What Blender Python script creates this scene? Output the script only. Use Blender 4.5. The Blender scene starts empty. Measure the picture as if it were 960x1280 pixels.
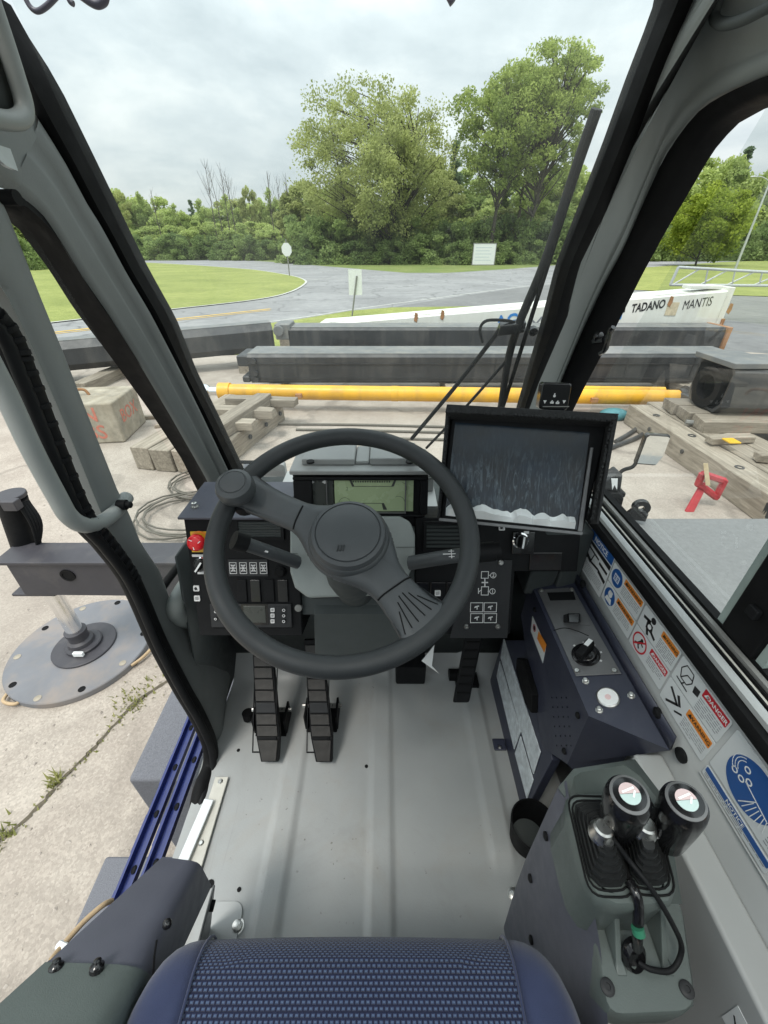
import bpy, bmesh, math, random
import numpy as np
from mathutils import Vector, Matrix
random.seed(7)
C = bpy.context.scene.collection
SC = bpy.context.scene
# ---------------------------------------------------------------- camera, world, sun, exposure
FPX = 512.0; TH = math.radians(32.8); CT, ST = math.cos(TH), math.sin(TH); GZ = -2.45
cam_d = bpy.data.cameras.new('camera'); cam = bpy.data.objects.new('camera', cam_d); C.objects.link(cam)
cam_d.sensor_fit = 'VERTICAL'; cam_d.sensor_height = 36.0; cam_d.lens = FPX/1280*36.0
cam_d.clip_start = 0.02; cam_d.clip_end = 3000
cam.location = (0, 0, 0); cam.rotation_euler = (math.radians(90)-TH, 0, 0)
SC.camera = cam
SC.view_settings.view_transform = 'Standard'; SC.view_settings.look = 'None'
SC.view_settings.exposure = 0.85; SC.view_settings.gamma = 1.0; SC.view_settings.use_curve_mapping = False
SC.cycles.max_bounces = 10; SC.cycles.transparent_max_bounces = 24
SC.cycles.diffuse_bounces = 5; SC.cycles.use_denoising = True
SUN_EL, SUN_AZ = math.radians(66), math.radians(-140)     # azimuth from +Y towards +X
W = bpy.data.worlds.new('World'); SC.world = W; W.use_nodes = True
nt = W.node_tree; nt.nodes.clear()
def N(t, kind, **kw):
    n = t.nodes.new(kind)
    for k, v in kw.items():
        if k in n.inputs.keys(): n.inputs[k].default_value = v
        else: setattr(n, k, v)
    return n
def mathn(t, op, a, b=None, clamp=False):
    n = t.nodes.new('ShaderNodeMath'); n.operation = op; n.use_clamp = clamp
    for i, x in enumerate((a, b)):
        if x is None: continue
        if isinstance(x, (int, float)): n.inputs[i].default_value = x
        else: t.links.new(x, n.inputs[i])
    return n.outputs[0]
def ramp(t, fac, stops, interp='LINEAR'):
    n = t.nodes.new('ShaderNodeValToRGB'); n.color_ramp.interpolation = interp
    el = n.color_ramp.elements
    while len(el) < len(stops): el.new(0.5)
    for e, (p, c) in zip(el, stops):
        e.position = p; e.color = c if len(c) == 4 else (*c, 1)
    t.links.new(fac, n.inputs[0]); return n.outputs[0]
def mixc(t, fac, a, b, mode='MIX'):
    n = t.nodes.new('ShaderNodeMix'); n.data_type = 'RGBA'; n.blend_type = mode
    for i, x in ((0, fac), (6, a), (7, b)):
        if isinstance(x, (int, float)): n.inputs[i].default_value = x
        elif isinstance(x, tuple): n.inputs[i].default_value = x if len(x) == 4 else (*x, 1)
        else: t.links.new(x, n.inputs[i])
    return n.outputs[2]
def noise(t, vec, scale, detail=4, rough=0.55, dist=0.0):
    n = t.nodes.new('ShaderNodeTexNoise'); n.inputs['Scale'].default_value = scale
    n.inputs['Detail'].default_value = detail; n.inputs['Roughness'].default_value = rough
    n.inputs['Distortion'].default_value = dist
    if vec is not None: t.links.new(vec, n.inputs['Vector'])
    return n.outputs['Fac']
def build_world():
    t = nt
    out = N(t, 'ShaderNodeOutputWorld'); bg = N(t, 'ShaderNodeBackground'); bg.inputs[1].default_value = 0.1
    sky = N(t, 'ShaderNodeTexSky'); sky.sky_type = 'NISHITA'; sky.sun_disc = False
    sky.sun_elevation = SUN_EL; sky.sun_rotation = SUN_AZ
    tc = N(t, 'ShaderNodeTexCoord'); sep = N(t, 'ShaderNodeSeparateXYZ'); t.links.new(tc.outputs['Generated'], sep.inputs[0])
    z = mathn(t, 'MAXIMUM', sep.outputs[2], 0.0)
    zz = mathn(t, 'ADD', z, 0.22)
    u = mathn(t, 'DIVIDE', sep.outputs[0], zz); v = mathn(t, 'DIVIDE', sep.outputs[1], zz)
    cv = N(t, 'ShaderNodeCombineXYZ'); t.links.new(u, cv.inputs[0]); t.links.new(v, cv.inputs[1])
    n1 = noise(t, cv.outputs[0], 1.15, 7, 0.56, 0.15)
    n2 = noise(t, cv.outputs[0], 0.42, 3, 0.5, 0.2)
    f = mathn(t, 'ADD', mathn(t, 'MULTIPLY', n1, 0.65), mathn(t, 'MULTIPLY', n2, 0.35))
    cl = ramp(t, f, [(0.40, (3.0, 3.4, 3.55)), (0.49, (3.9, 4.3, 4.4)), (0.56, (4.9, 5.2, 5.15)), (0.67, (6.4, 6.5, 6.3))])
    hz = ramp(t, z, [(0.0, (1, 1, 1, 1)), (0.25, (0, 0, 0, 1))])
    cl2 = mixc(t, mathn(t, 'MULTIPLY', hz, 0.45), cl, (5.2, 5.65, 5.65))
    zen = mathn(t, 'ADD', mathn(t, 'MULTIPLY', z, 2.3), 0.70)   # an overcast sky is brighter overhead
    cl3 = N(t, 'ShaderNodeVectorMath'); cl3.operation = 'SCALE'; t.links.new(cl2, cl3.inputs[0]); t.links.new(zen, cl3.inputs['Scale'])
    mx = mixc(t, 0.93, sky.outputs[0], cl3.outputs[0])
    t.links.new(mx, bg.inputs[0]); t.links.new(bg.outputs[0], out.inputs[0])
build_world()
sun_d = bpy.data.lights.new('sun', 'SUN'); sun_d.energy = 1.3; sun_d.angle = math.radians(16); sun_d.color = (1.0, 0.95, 0.88)
sun = bpy.data.objects.new('sun', sun_d); C.objects.link(sun)
sdir = Vector((math.sin(SUN_AZ)*math.cos(SUN_EL), math.cos(SUN_AZ)*math.cos(SUN_EL), math.sin(SUN_EL)))
sun.rotation_euler = sdir.to_track_quat('Z', 'Y').to_euler(); sun.location = sdir*60

# ---------------------------------------------------------------- materials
MATS = {}
def pm(name, col, rough=0.5, metal=0.0, var=0.10, scale=18.0, bump=0.0, bscale=250.0, spec=0.5, coat=0.0, dirt=0.0, dirtcol=(0.30, 0.26, 0.2), dscale=6.0, sheen=0.0, streak=0.0):
    m = bpy.data.materials.new(name); m.use_nodes = True; t = m.node_tree
    b = t.nodes['Principled BSDF']
    tc = N(t, 'ShaderNodeTexCoord'); co = tc.outputs['Object']
    f = noise(t, co, scale, 5, 0.6)
    lo = tuple(c*(1-var) for c in col); hi = tuple(min(1, c*(1+var)) for c in col)
    c = ramp(t, f, [(0.3, lo), (0.7, hi)])
    if dirt > 0:
        d = noise(t, co, dscale, 8, 0.65, 0.4)
        dm = ramp(t, d, [(0.5, (0, 0, 0)), (0.75, (dirt, dirt, dirt))])
        c = mixc(t, dm, c, dirtcol)
    if streak:
        mp = N(t, 'ShaderNodeMapping'); mp.inputs['Scale'].default_value = (5.0, 5.0, 0.5); t.links.new(co, mp.inputs[0])
        sk = ramp(t, noise(t, mp.outputs[0], 1.0, 6, 0.6, 0.3), [(0.48, (0, 0, 0)), (0.68, (streak,)*3)]); c = mixc(t, sk, c, dirtcol)
        ch = ramp(t, noise(t, co, 7.0, 6, 0.75), [(0.66, (0, 0, 0)), (0.70, (streak,)*3)]); c = mixc(t, ch, c, tuple(x*0.8 for x in dirtcol))
    t.links.new(c, b.inputs['Base Color'])
    b.inputs['Roughness'].default_value = rough; b.inputs['Metallic'].default_value = metal
    rr = ramp(t, noise(t, co, scale*2.3, 4), [(0.3, (max(0, rough-0.07),)*3), (0.7, (min(1, rough+0.08),)*3)])
    t.links.new(rr, b.inputs['Roughness'])
    b.inputs['Specular IOR Level'].default_value = spec; b.inputs['Coat Weight'].default_value = coat
    if sheen: b.inputs['Sheen Weight'].default_value = sheen
    if bump > 0:
        bn = N(t, 'ShaderNodeBump'); bn.inputs['Strength'].default_value = bump; bn.inputs['Distance'].default_value = 0.002
        t.links.new(noise(t, co, bscale, 3, 0.6), bn.inputs['Height']); t.links.new(bn.outputs[0], b.inputs['Normal'])
    MATS[name] = m; return m
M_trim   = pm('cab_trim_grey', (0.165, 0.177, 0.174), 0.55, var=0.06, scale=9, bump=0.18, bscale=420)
M_trim_lit  = pm('lit_trim_grey', (0.215, 0.235, 0.23), 0.5, var=0.05, scale=9, bump=0.15, bscale=420)  # cab trim again, lighter: sky light on the right header put into colour
M_tread  = pm('pedal_rubber', (0.045, 0.043, 0.041), 0.55, var=0.25, scale=40, spec=0.3)
M_trimd  = pm('cab_trim_dark', (0.065, 0.074, 0.074), 0.6, spec=0.3, var=0.06, bump=0.18, bscale=420)
M_wall   = pm('wall_paint_grey', (0.36, 0.375, 0.375), 0.45, var=0.04, scale=6, bump=0.05, bscale=500)
M_rubber = pm('black_rubber', (0.009, 0.0092, 0.0098), 0.6, var=0.2, bump=0.1, spec=0.1)
M_black  = pm('black_plastic', (0.011, 0.0115, 0.0125), 0.55, var=0.15, scale=30, bump=0.12, bscale=600, spec=0.12)
M_blackg = pm('black_gloss', (0.008, 0.008, 0.009), 0.16, var=0.1, spec=0.6)
M_wheel  = pm('wheel_grip', (0.024, 0.027, 0.029), 0.5, var=0.08, scale=14, bump=0.25, bscale=900, spec=0.4)
M_wheel2 = pm('wheel_hub_plastic', (0.045, 0.05, 0.054), 0.48, var=0.06, bump=0.2, bscale=900)
M_column = pm('column_grey', (0.26, 0.285, 0.275), 0.5, var=0.05, bump=0.2, bscale=600)
M_lid    = pm('cluster_lid_grey', (0.30, 0.31, 0.305), 0.6, var=0.04, bump=0.1, bscale=600)
M_navy   = pm('navy_metal', (0.032, 0.036, 0.058), 0.38, var=0.08, scale=7, bump=0.06, bscale=500, dirt=0.15, dirtcol=(0.12, 0.12, 0.13), dscale=30)
M_navyc  = pm('console_blue_grey', (0.08, 0.084, 0.108), 0.42, var=0.05, bump=0.08, bscale=500)
M_green  = pm('console_green_grey', (0.085, 0.103, 0.098), 0.45, var=0.05, bump=0.15, bscale=700)
M_chrome = pm('chrome', (0.75, 0.75, 0.76), 0.1, 1.0, var=0.03)
M_steel  = pm('zinc_steel', (0.55, 0.55, 0.53), 0.32, 1.0, var=0.15, scale=80)
M_alum   = pm('aluminium_strip', (0.50, 0.49, 0.44), 0.42, 0.0, var=0.08, scale=40)
M_plate  = pm('control_plate', (0.15, 0.152, 0.155), 0.42, 0.3, var=0.07, scale=40, bump=0.05)
M_white  = pm('white_print', (0.80, 0.82, 0.82), 0.5, var=0.03)
M_label  = pm('sticker_white', (0.66, 0.69, 0.70), 0.38, var=0.03, spec=0.4)
M_blue   = pm('sticker_blue', (0.012, 0.085, 0.30), 0.4, var=0.06)
M_orange = pm('sticker_orange', (0.78, 0.26, 0.03), 0.4, var=0.06)
M_red    = pm('sticker_red', (0.55, 0.015, 0.03), 0.4, var=0.06)
M_ink    = pm('sticker_ink', (0.012, 0.012, 0.014), 0.5)
M_inkg   = pm('sticker_ink_grey', (0.22, 0.23, 0.25), 0.5)
M_yellow = pm('safety_yellow', (0.72, 0.43, 0.02), 0.4, var=0.06)
M_redb   = pm('button_red', (0.65, 0.012, 0.02), 0.25, var=0.05)
M_lcd    = pm('lcd_green', (0.38, 0.47, 0.28), 0.25, var=0.04, spec=0.6)
M_lcdd   = pm('lcd_dark', (0.05, 0.055, 0.05), 0.3)
M_foil   = pm('filter_foil', (0.62, 0.67, 0.70), 0.42, 0.2, var=0.22, scale=60, bump=0.7, bscale=160)
M_icon   = pm('icon_white', (0.66, 0.66, 0.66), 0.5)
M_pipe_y = pm('yellow_cylinder_paint', (0.76, 0.40, 0.022), 0.4, var=0.08, scale=3, dirt=0.35, dirtcol=(0.33, 0.2, 0.07), dscale=2.5, streak=0.35)
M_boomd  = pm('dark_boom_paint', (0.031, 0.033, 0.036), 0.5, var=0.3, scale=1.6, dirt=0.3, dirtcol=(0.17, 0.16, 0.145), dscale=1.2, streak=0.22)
M_boomt  = pm('pale_boom_grey', (0.15, 0.155, 0.155), 0.5, var=0.2, scale=1.5, dirt=0.5, dirtcol=(0.27, 0.25, 0.21), dscale=1.5, streak=0.4)
M_boomw  = pm('white_boom_paint', (0.72, 0.73, 0.68), 0.4, var=0.05, scale=1.5, dirt=0.25, dirtcol=(0.42, 0.35, 0.24), dscale=1.2, streak=0.15)
M_rust   = pm('rust', (0.32, 0.16, 0.07), 0.8, var=0.35, scale=6)
M_conc   = pm('concrete_block', (0.33, 0.295, 0.235), 0.9, var=0.35, scale=5, bump=0.9, bscale=14, streak=0.5, dirt=0.6, dirtcol=(0.25, 0.21, 0.15), dscale=2)
M_graf   = pm('graffiti_red', (0.50, 0.17, 0.12), 0.7, var=0.25, scale=12)
M_redst  = pm('red_stand_paint', (0.42, 0.035, 0.045), 0.5, var=0.15, scale=12, dirt=0.3, dirtcol=(0.2, 0.12, 0.08))
M_outr   = pm('outrigger_grey', (0.043, 0.042, 0.050), 0.5, var=0.1, scale=4, dirt=0.2, dirtcol=(0.2, 0.18, 0.16), dscale=5)
M_pad    = pm('steel_pad', (0.16, 0.165, 0.18), 0.55, var=0.12, scale=3, dirt=0.55, dirtcol=(0.33, 0.25, 0.18), dscale=1.8, streak=0.25)
M_deck   = pm('nonskid_deck', (0.195, 0.20, 0.20), 0.8, var=0.10, scale=60, bump=0.8, bscale=320, dirt=0.12, dirtcol=(0.4, 0.4, 0.39), dscale=3)
M_step   = pm('nonskid_step', (0.15, 0.155, 0.175), 0.8, var=0.22, scale=260, bump=0.9, bscale=320)
M_bluer  = pm('blue_rail_paint', (0.018, 0.030, 0.15), 0.32, var=0.1, coat=0.3)
M_signw  = pm('sign_white', (0.72, 0.74, 0.74), 0.5)
M_post   = pm('post_grey', (0.20, 0.20, 0.19), 0.6)
M_galv   = pm('galvanised', (0.52, 0.54, 0.54), 0.5, 0.4)
M_teal   = pm('teal_tarp', (0.07, 0.22, 0.25), 0.6, var=0.2)
M_rope   = pm('rope', (0.45, 0.33, 0.2), 0.8)
M_cable  = pm('steel_cable', (0.12, 0.11, 0.09), 0.7)
M_bluecl = pm('blue_print', (0.02, 0.20, 0.55), 0.5)
M_purple = pm('visor_edge', (0.05, 0.04, 0.07), 0.4)
M_bolster = pm('seat_bolster_fabric', (0.029, 0.038, 0.082), 0.9, var=0.08, scale=30, bump=0.35, bscale=900, spec=0.2, sheen=0.25)

M_panel  = pm('panel_dark', (0.03, 0.031, 0.033), 0.5, var=0.1, spec=0.2)
M_boot   = pm('boot_rubber', (0.022, 0.0235, 0.0245), 0.5, var=0.1, spec=0.35)
def fabric():
    m = bpy.data.materials.new('seat_weave'); m.use_nodes = True; t = m.node_tree; b = t.nodes['Principled BSDF']
    tc = N(t, 'ShaderNodeTexCoord'); uv = tc.outputs['UV']
    br = N(t, 'ShaderNodeTexBrick'); br.offset = 0.5; t.links.new(uv, br.inputs['Vector'])
    br.inputs['Scale'].default_value = 1.0; br.inputs['Brick Width'].default_value = 0.0058; br.inputs['Row Height'].default_value = 0.0046
    br.inputs['Mortar Size'].default_value = 0.0013; br.inputs['Mortar Smooth'].default_value = 0.6
    n = noise(t, uv, 900, 2)
    f = mathn(t, 'SUBTRACT', 1.0, br.outputs['Fac'])
    nb = noise(t, uv, 12, 3)
    c = mixc(t, f, (0.008, 0.010, 0.028), (0.028, 0.043, 0.105))
    # the pale stitch in every second yarn
    b2 = N(t, 'ShaderNodeTexBrick'); b2.offset = 0.5; t.links.new(uv, b2.inputs['Vector'])
    b2.inputs['Scale'].default_value = 1.0; b2.inputs['Brick Width'].default_value = 0.0058; b2.inputs['Row Height'].default_value = 0.0046
    b2.inputs['Mortar Size'].default_value = 0.0017; b2.inputs['Mortar Smooth'].default_value = 0.25
    f2 = mathn(t, 'SUBTRACT', 1.0, b2.outputs['Fac'])
    c = mixc(t, mathn(t, 'MULTIPLY', f2, mathn(t, 'MULTIPLY', n, 1.0)), c, (0.12, 0.17, 0.24))
    c = mixc(t, mathn(t, 'MULTIPLY', nb, 0.25), c, (0.03, 0.04, 0.09))
    t.links.new(c, b.inputs['Base Color']); b.inputs['Roughness'].default_value = 0.92; b.inputs['Specular IOR Level'].default_value = 0.2
    b.inputs['Sheen Weight'].default_value = 0.2
    bn = N(t, 'ShaderNodeBump'); bn.inputs['Strength'].default_value = 0.8; bn.inputs['Distance'].default_value = 0.0015
    t.links.new(f, bn.inputs['Height']); t.links.new(bn.outputs[0], b.inputs['Normal'])
    return m
M_weave = fabric()

def floor_mat():
    m = bpy.data.materials.new('floor_paint'); m.use_nodes = True; t = m.node_tree; b = t.nodes['Principled BSDF']
    tc = N(t, 'ShaderNodeTexCoord'); co = tc.outputs['Object']
    c = ramp(t, noise(t, co, 5, 5), [(0.3, (0.30, 0.313, 0.313)), (0.7, (0.345, 0.357, 0.355))])
    d = ramp(t, noise(t, co, 3.2, 9, 0.72, 0.6), [(0.54, (0, 0, 0)), (0.78, (0.55, 0.55, 0.55))])
    c = mixc(t, d, c, (0.215, 0.21, 0.195))
    sp = ramp(t, noise(t, co, 85, 2, 0.5), [(0.70, (0, 0, 0)), (0.76, (0.8, 0.8, 0.8))])
    sm = ramp(t, noise(t, co, 4, 3), [(0.5, (0, 0, 0)), (0.62, (1, 1, 1))])
    c = mixc(t, mathn(t, 'MULTIPLY', sp, sm), c, (0.10, 0.085, 0.07))
    mp = N(t, 'ShaderNodeMapping'); mp.inputs['Scale'].default_value = (60, 4, 1); mp.inputs['Rotation'].default_value = (0, 0, 0.6); t.links.new(co, mp.inputs[0])
    sc = ramp(t, noise(t, mp.outputs[0], 1.0, 3, 0.5, 0.4), [(0.70, (0, 0, 0)), (0.74, (0.45, 0.45, 0.45))])
    c = mixc(t, mathn(t, 'MULTIPLY', sc, ramp(t, noise(t, co, 2.5, 2), [(0.45, (0, 0, 0)), (0.6, (1, 1, 1))])), c, (0.22, 0.22, 0.22))
    du = ramp(t, noise(t, co, 9, 6, 0.7, 1.0), [(0.5, (0, 0, 0)), (0.72, (0.5, 0.5, 0.5))])
    c = mixc(t, mathn(t, 'MULTIPLY', du, 0.5), c, (0.30, 0.27, 0.22))
    t.links.new(c, b.inputs['Base Color'])
    t.links.new(ramp(t, noise(t, co, 14, 6), [(0.3, (0.32,)*3), (0.7, (0.5,)*3)]), b.inputs['Roughness'])
    bn = N(t, 'ShaderNodeBump'); bn.inputs['Strength'].default_value = 0.12; bn.inputs['Distance'].default_value = 0.002
    t.links.new(noise(t, co, 300, 3), bn.inputs['Height']); t.links.new(bn.outputs[0], b.inputs['Normal'])
    return m
M_floor = floor_mat()

def glass_mat(name, dust=0.03, tint=(0.93, 0.96, 0.95), refl=0.6):
    m = bpy.data.materials.new(name); m.use_nodes = True; t = m.node_tree; t.nodes.clear()
    out = N(t, 'ShaderNodeOutputMaterial'); tr = N(t, 'ShaderNodeBsdfTransparent'); tr.inputs[0].default_value = (*tint, 1)
    gl = N(t, 'ShaderNodeBsdfGlossy'); gl.inputs['Roughness'].default_value = 0.02
    fr = N(t, 'ShaderNodeFresnel'); fr.inputs[0].default_value = 1.45
    mx = N(t, 'ShaderNodeMixShader'); t.links.new(mathn(t, 'MULTIPLY', fr.outputs[0], refl), mx.inputs[0])
    t.links.new(tr.outputs[0], mx.inputs[1]); t.links.new(gl.outputs[0], mx.inputs[2])
    df = N(t, 'ShaderNodeBsdfTranslucent'); df.inputs[0].default_value = (0.8, 0.82, 0.8, 1)
    tc = N(t, 'ShaderNodeTexCoord'); mp = N(t, 'ShaderNodeMapping'); mp.inputs['Scale'].default_value = (1.0, 1.0, 0.25)
    t.links.new(tc.outputs['Object'], mp.inputs[0])
    d = ramp(t, noise(t, mp.outputs[0], 4, 8, 0.65, 0.5), [(0.35, (dust*0.3,)*3), (0.75, (dust*2.0,)*3)])
    m2 = N(t, 'ShaderNodeMixShader'); t.links.new(d, m2.inputs[0]); t.links.new(mx.outputs[0], m2.inputs[1]); t.links.new(df.outputs[0], m2.inputs[2])
    t.links.new(m2.outputs[0], out.inputs[0]); return m
M_glass = glass_mat('windscreen_glass', 0.035)
M_glass2 = glass_mat('side_glass', 0.015, refl=0.12)

def screen_mat():
    m = bpy.data.materials.new('screen_film_sheen'); m.use_nodes = True; t = m.node_tree; b = t.nodes['Principled BSDF']
    tc = N(t, 'ShaderNodeTexCoord'); uv = tc.outputs['UV']
    mp = N(t, 'ShaderNodeMapping'); mp.inputs['Scale'].default_value = (46, 9, 1); t.links.new(uv, mp.inputs[0])
    n = noise(t, mp.outputs[0], 1.0, 5, 0.6, 0.8)
    mp2 = N(t, 'ShaderNodeMapping'); mp2.inputs['Scale'].default_value = (34, 5, 1); mp2.inputs['Rotation'].default_value = (0, 0, 0.08); t.links.new(uv, mp2.inputs[0])
    n2 = noise(t, mp2.outputs[0], 1.0, 4, 0.6, 1.5)
    wr = ramp(t, n2, [(0.50, (0, 0, 0)), (0.60, (0.5, 0.5, 0.5)), (0.64, (1, 1, 1)), (0.67, (0, 0, 0))])
    sep = N(t, 'ShaderNodeSeparateXYZ'); t.links.new(uv, sep.inputs[0])
    band = ramp(t, sep.outputs[1], [(0.1, (0.7,)*3), (0.35, (1, 1, 1)), (0.72, (0.12,)*3), (0.95, (0.03,)*3)])
    base = ramp(t, noise(t, uv, 3.0, 3), [(0.3, (0.010, 0.014, 0.018)), (0.7, (0.008, 0.020, 0.036))])
    c = mixc(t, mathn(t, 'MULTIPLY', mathn(t, 'MULTIPLY', wr, band), 0.5), base, (0.16, 0.22, 0.26))  # film highlights and a bluish reflection painted into the colour, fading upwards
    t.links.new(c, b.inputs['Base Color']); b.inputs['Roughness'].default_value = 0.2; b.inputs['Specular IOR Level'].default_value = 0.3
    b.inputs['Coat Weight'].default_value = 0.12; b.inputs['Coat Roughness'].default_value = 0.1
    bn = N(t, 'ShaderNodeBump'); bn.inputs['Strength'].default_value = 0.35; bn.inputs['Distance'].default_value = 0.004
    t.links.new(mathn(t, 'MULTIPLY', n, band), bn.inputs['Height']); t.links.new(bn.outputs[0], b.inputs['Normal']); t.links.new(bn.outputs[0], b.inputs['Coat Normal'])
    return m
M_screen = screen_mat()

def wood_mat(name, lo, hi):
    m = bpy.data.materials.new(name); m.use_nodes = True; t = m.node_tree; b = t.nodes['Principled BSDF']
    tc = N(t, 'ShaderNodeTexCoord'); mp = N(t, 'ShaderNodeMapping'); mp.inputs['Scale'].default_value = (1.2, 14, 14); t.links.new(tc.outputs['Object'], mp.inputs[0])
    n = noise(t, mp.outputs[0], 1.6, 8, 0.7, 0.6)
    c = ramp(t, n, [(0.3, lo), (0.55, tuple((a+b_)/2 for a, b_ in zip(lo, hi))), (0.75, hi)])
    oi = N(t, 'ShaderNodeObjectInfo'); v = mathn(t, 'ADD', mathn(t, 'MULTIPLY', oi.outputs['Random'], 0.4), 0.8)
    vm = N(t, 'ShaderNodeVectorMath'); vm.operation = 'SCALE'; t.links.new(c, vm.inputs[0]); t.links.new(v, vm.inputs['Scale'])
    t.links.new(vm.outputs[0], b.inputs['Base Color']); b.inputs['Roughness'].default_value = 0.85
    bn = N(t, 'ShaderNodeBump'); bn.inputs['Strength'].default_value = 0.6; bn.inputs['Distance'].default_value = 0.01
    t.links.new(n, bn.inputs['Height']); t.links.new(bn.outputs[0], b.inputs['Normal']); return m
M_wood = wood_mat('weathered_timber', (0.15, 0.125, 0.095), (0.42, 0.37, 0.30))
M_bark = wood_mat('bark', (0.035, 0.03, 0.024), (0.12, 0.10, 0.08))

def leaf_mat(name, lo, hi):
    m = bpy.data.materials.new(name); m.use_nodes = True; t = m.node_tree; b = t.nodes['Principled BSDF']
    at = N(t, 'ShaderNodeAttribute'); at.attribute_name = 'tone'
    oi = N(t, 'ShaderNodeObjectInfo')
    f = mathn(t, 'ADD', at.outputs['Fac'], mathn(t, 'MULTIPLY', mathn(t, 'SUBTRACT', oi.outputs['Random'], 0.5), 0.5), True)
    c = ramp(t, f, [(0.0, lo), (1.0, hi)])
    t.links.new(c, b.inputs['Base Color']); b.inputs['Roughness'].default_value = 0.65; b.inputs['Specular IOR Level'].default_value = 0.25
    tl = N(t, 'ShaderNodeBsdfTranslucent'); t.links.new(c, tl.inputs[0])
    mx = N(t, 'ShaderNodeMixShader'); mx.inputs[0].default_value = 0.48
    t.links.new(b.outputs[0], mx.inputs[1]); t.links.new(tl.outputs[0], mx.inputs[2])
    t.links.new(mx.outputs[0], t.nodes['Material Output'].inputs[0]); return m
L_cotton = leaf_mat('leaves_cottonwood', (0.26, 0.30, 0.10), (0.50, 0.54, 0.21))
L_poplar = leaf_mat('leaves_poplar', (0.25, 0.32, 0.085), (0.52, 0.60, 0.18))
L_bush   = leaf_mat('leaves_thicket', (0.24, 0.32, 0.10), (0.50, 0.58, 0.20))
L_dark   = leaf_mat('leaves_shrub', (0.14, 0.205, 0.07), (0.32, 0.41, 0.14))
L_gold   = leaf_mat('leaves_yellow_green', (0.18, 0.25, 0.03), (0.42, 0.50, 0.08))
L_blue   = leaf_mat('leaves_far', (0.11, 0.17, 0.09), (0.22, 0.30, 0.16))
L_weed   = leaf_mat('weed_blades', (0.20, 0.22, 0.07), (0.40, 0.40, 0.16))

def ground_mat(name, cols, rough=0.9, gravel=0.0, patch=0.5, bump=0.5, fine=0.0, cracks=0.0):
    m = bpy.data.materials.new(name); m.use_nodes = True; t = m.node_tree; b = t.nodes['Principled BSDF']
    tc = N(t, 'ShaderNodeTexCoord'); co = tc.outputs['Object']
    f = mathn(t, 'ADD', mathn(t, 'MULTIPLY', noise(t, co, 0.22, 6, 0.6, 0.6), patch), mathn(t, 'MULTIPLY', noise(t, co, 2.2, 8, 0.65), 1-patch))
    c = ramp(t, f, [(0.36, cols[0]), (0.5, cols[1]), (0.64, cols[2])])
    if gravel:
        vo = N(t, 'ShaderNodeTexVoronoi'); vo.inputs['Scale'].default_value = 95; t.links.new(co, vo.inputs['Vector'])
        sp = N(t, 'ShaderNodeSeparateColor'); t.links.new(vo.outputs['Color'], sp.inputs[0])
        g = ramp(t, sp.outputs[0], [(0.0, (0.72,)*3), (0.6, (1.0,)*3), (1.0, (1.28,)*3)])
        c2 = mixc(t, 1.0, c, g, 'MULTIPLY'); c = mixc(t, gravel, c, c2)
        st = ramp(t, noise(t, co, 0.9, 7, 0.7, 1.0), [(0.56, (0, 0, 0)), (0.70, (0.5,)*3)])
        c = mixc(t, st, c, tuple(x*0.62 for x in cols[0]))
    if fine:
        fg = ramp(t, noise(t, co, 14.0, 6, 0.75), [(0.35, (1-fine,)*3), (0.65, (1+fine,)*3)]); c = mixc(t, 1.0, c, fg, 'MULTIPLY')
        bare = ramp(t, noise(t, co, 0.55, 7, 0.7, 0.8), [(0.58, (0, 0, 0)), (0.72, (0.55,)*3)]); c = mixc(t, bare, c, (0.27, 0.25, 0.11))
    if cracks:
        vo = N(t, 'ShaderNodeTexVoronoi'); vo.feature = 'DISTANCE_TO_EDGE'; vo.inputs['Scale'].default_value = 0.22
        wv = N(t, 'ShaderNodeVectorMath'); wv.operation = 'ADD'; t.links.new(co, wv.inputs[0]); nz = N(t, 'ShaderNodeTexNoise'); nz.inputs['Scale'].default_value = 0.7; nz.inputs['Detail'].default_value = 5; t.links.new(co, nz.inputs['Vector'])
        vs_ = N(t, 'ShaderNodeVectorMath'); vs_.operation = 'SCALE'; vs_.inputs['Scale'].default_value = 2.5; t.links.new(nz.outputs['Color'], vs_.inputs[0]); t.links.new(vs_.outputs[0], wv.inputs[1]); t.links.new(wv.outputs[0], vo.inputs['Vector'])
        ck = ramp(t, vo.outputs['Distance'], [(0.0, (cracks,)*3), (0.012, (cracks*.6,)*3), (0.02, (0, 0, 0))]); c = mixc(t, ck, c, tuple(x*0.35 for x in cols[0]))
        pt = ramp(t, noise(t, co, 0.12, 3, 0.5, 0.3), [(0.5, (0, 0, 0)), (0.53, (0.35,)*3)]); c = mixc(t, pt, c, tuple(x*0.72 for x in cols[1]))
    t.links.new(c, b.inputs['Base Color']); b.inputs['Roughness'].default_value = rough; b.inputs['Specular IOR Level'].default_value = 0.3
    bn = N(t, 'ShaderNodeBump'); bn.inputs['Strength'].default_value = bump; bn.inputs['Distance'].default_value = 0.01
    t.links.new(noise(t, co, 45, 5, 0.7), bn.inputs['Height']); t.links.new(bn.outputs[0], b.inputs['Normal']); return m
G_yard  = ground_mat('yard_concrete', ((0.285, 0.245, 0.21), (0.37, 0.325, 0.28), (0.445, 0.398, 0.345)), 0.9, 0.5, cracks=0.35)
G_road  = ground_mat('road_asphalt', ((0.22, 0.22, 0.222), (0.27, 0.27, 0.272), (0.32, 0.318, 0.315)), 0.9, 0.2, cracks=0.6)
G_drive = ground_mat('driveway_asphalt', ((0.15, 0.15, 0.15), (0.185, 0.185, 0.185), (0.22, 0.22, 0.215)), 0.9, 0.2)
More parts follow.
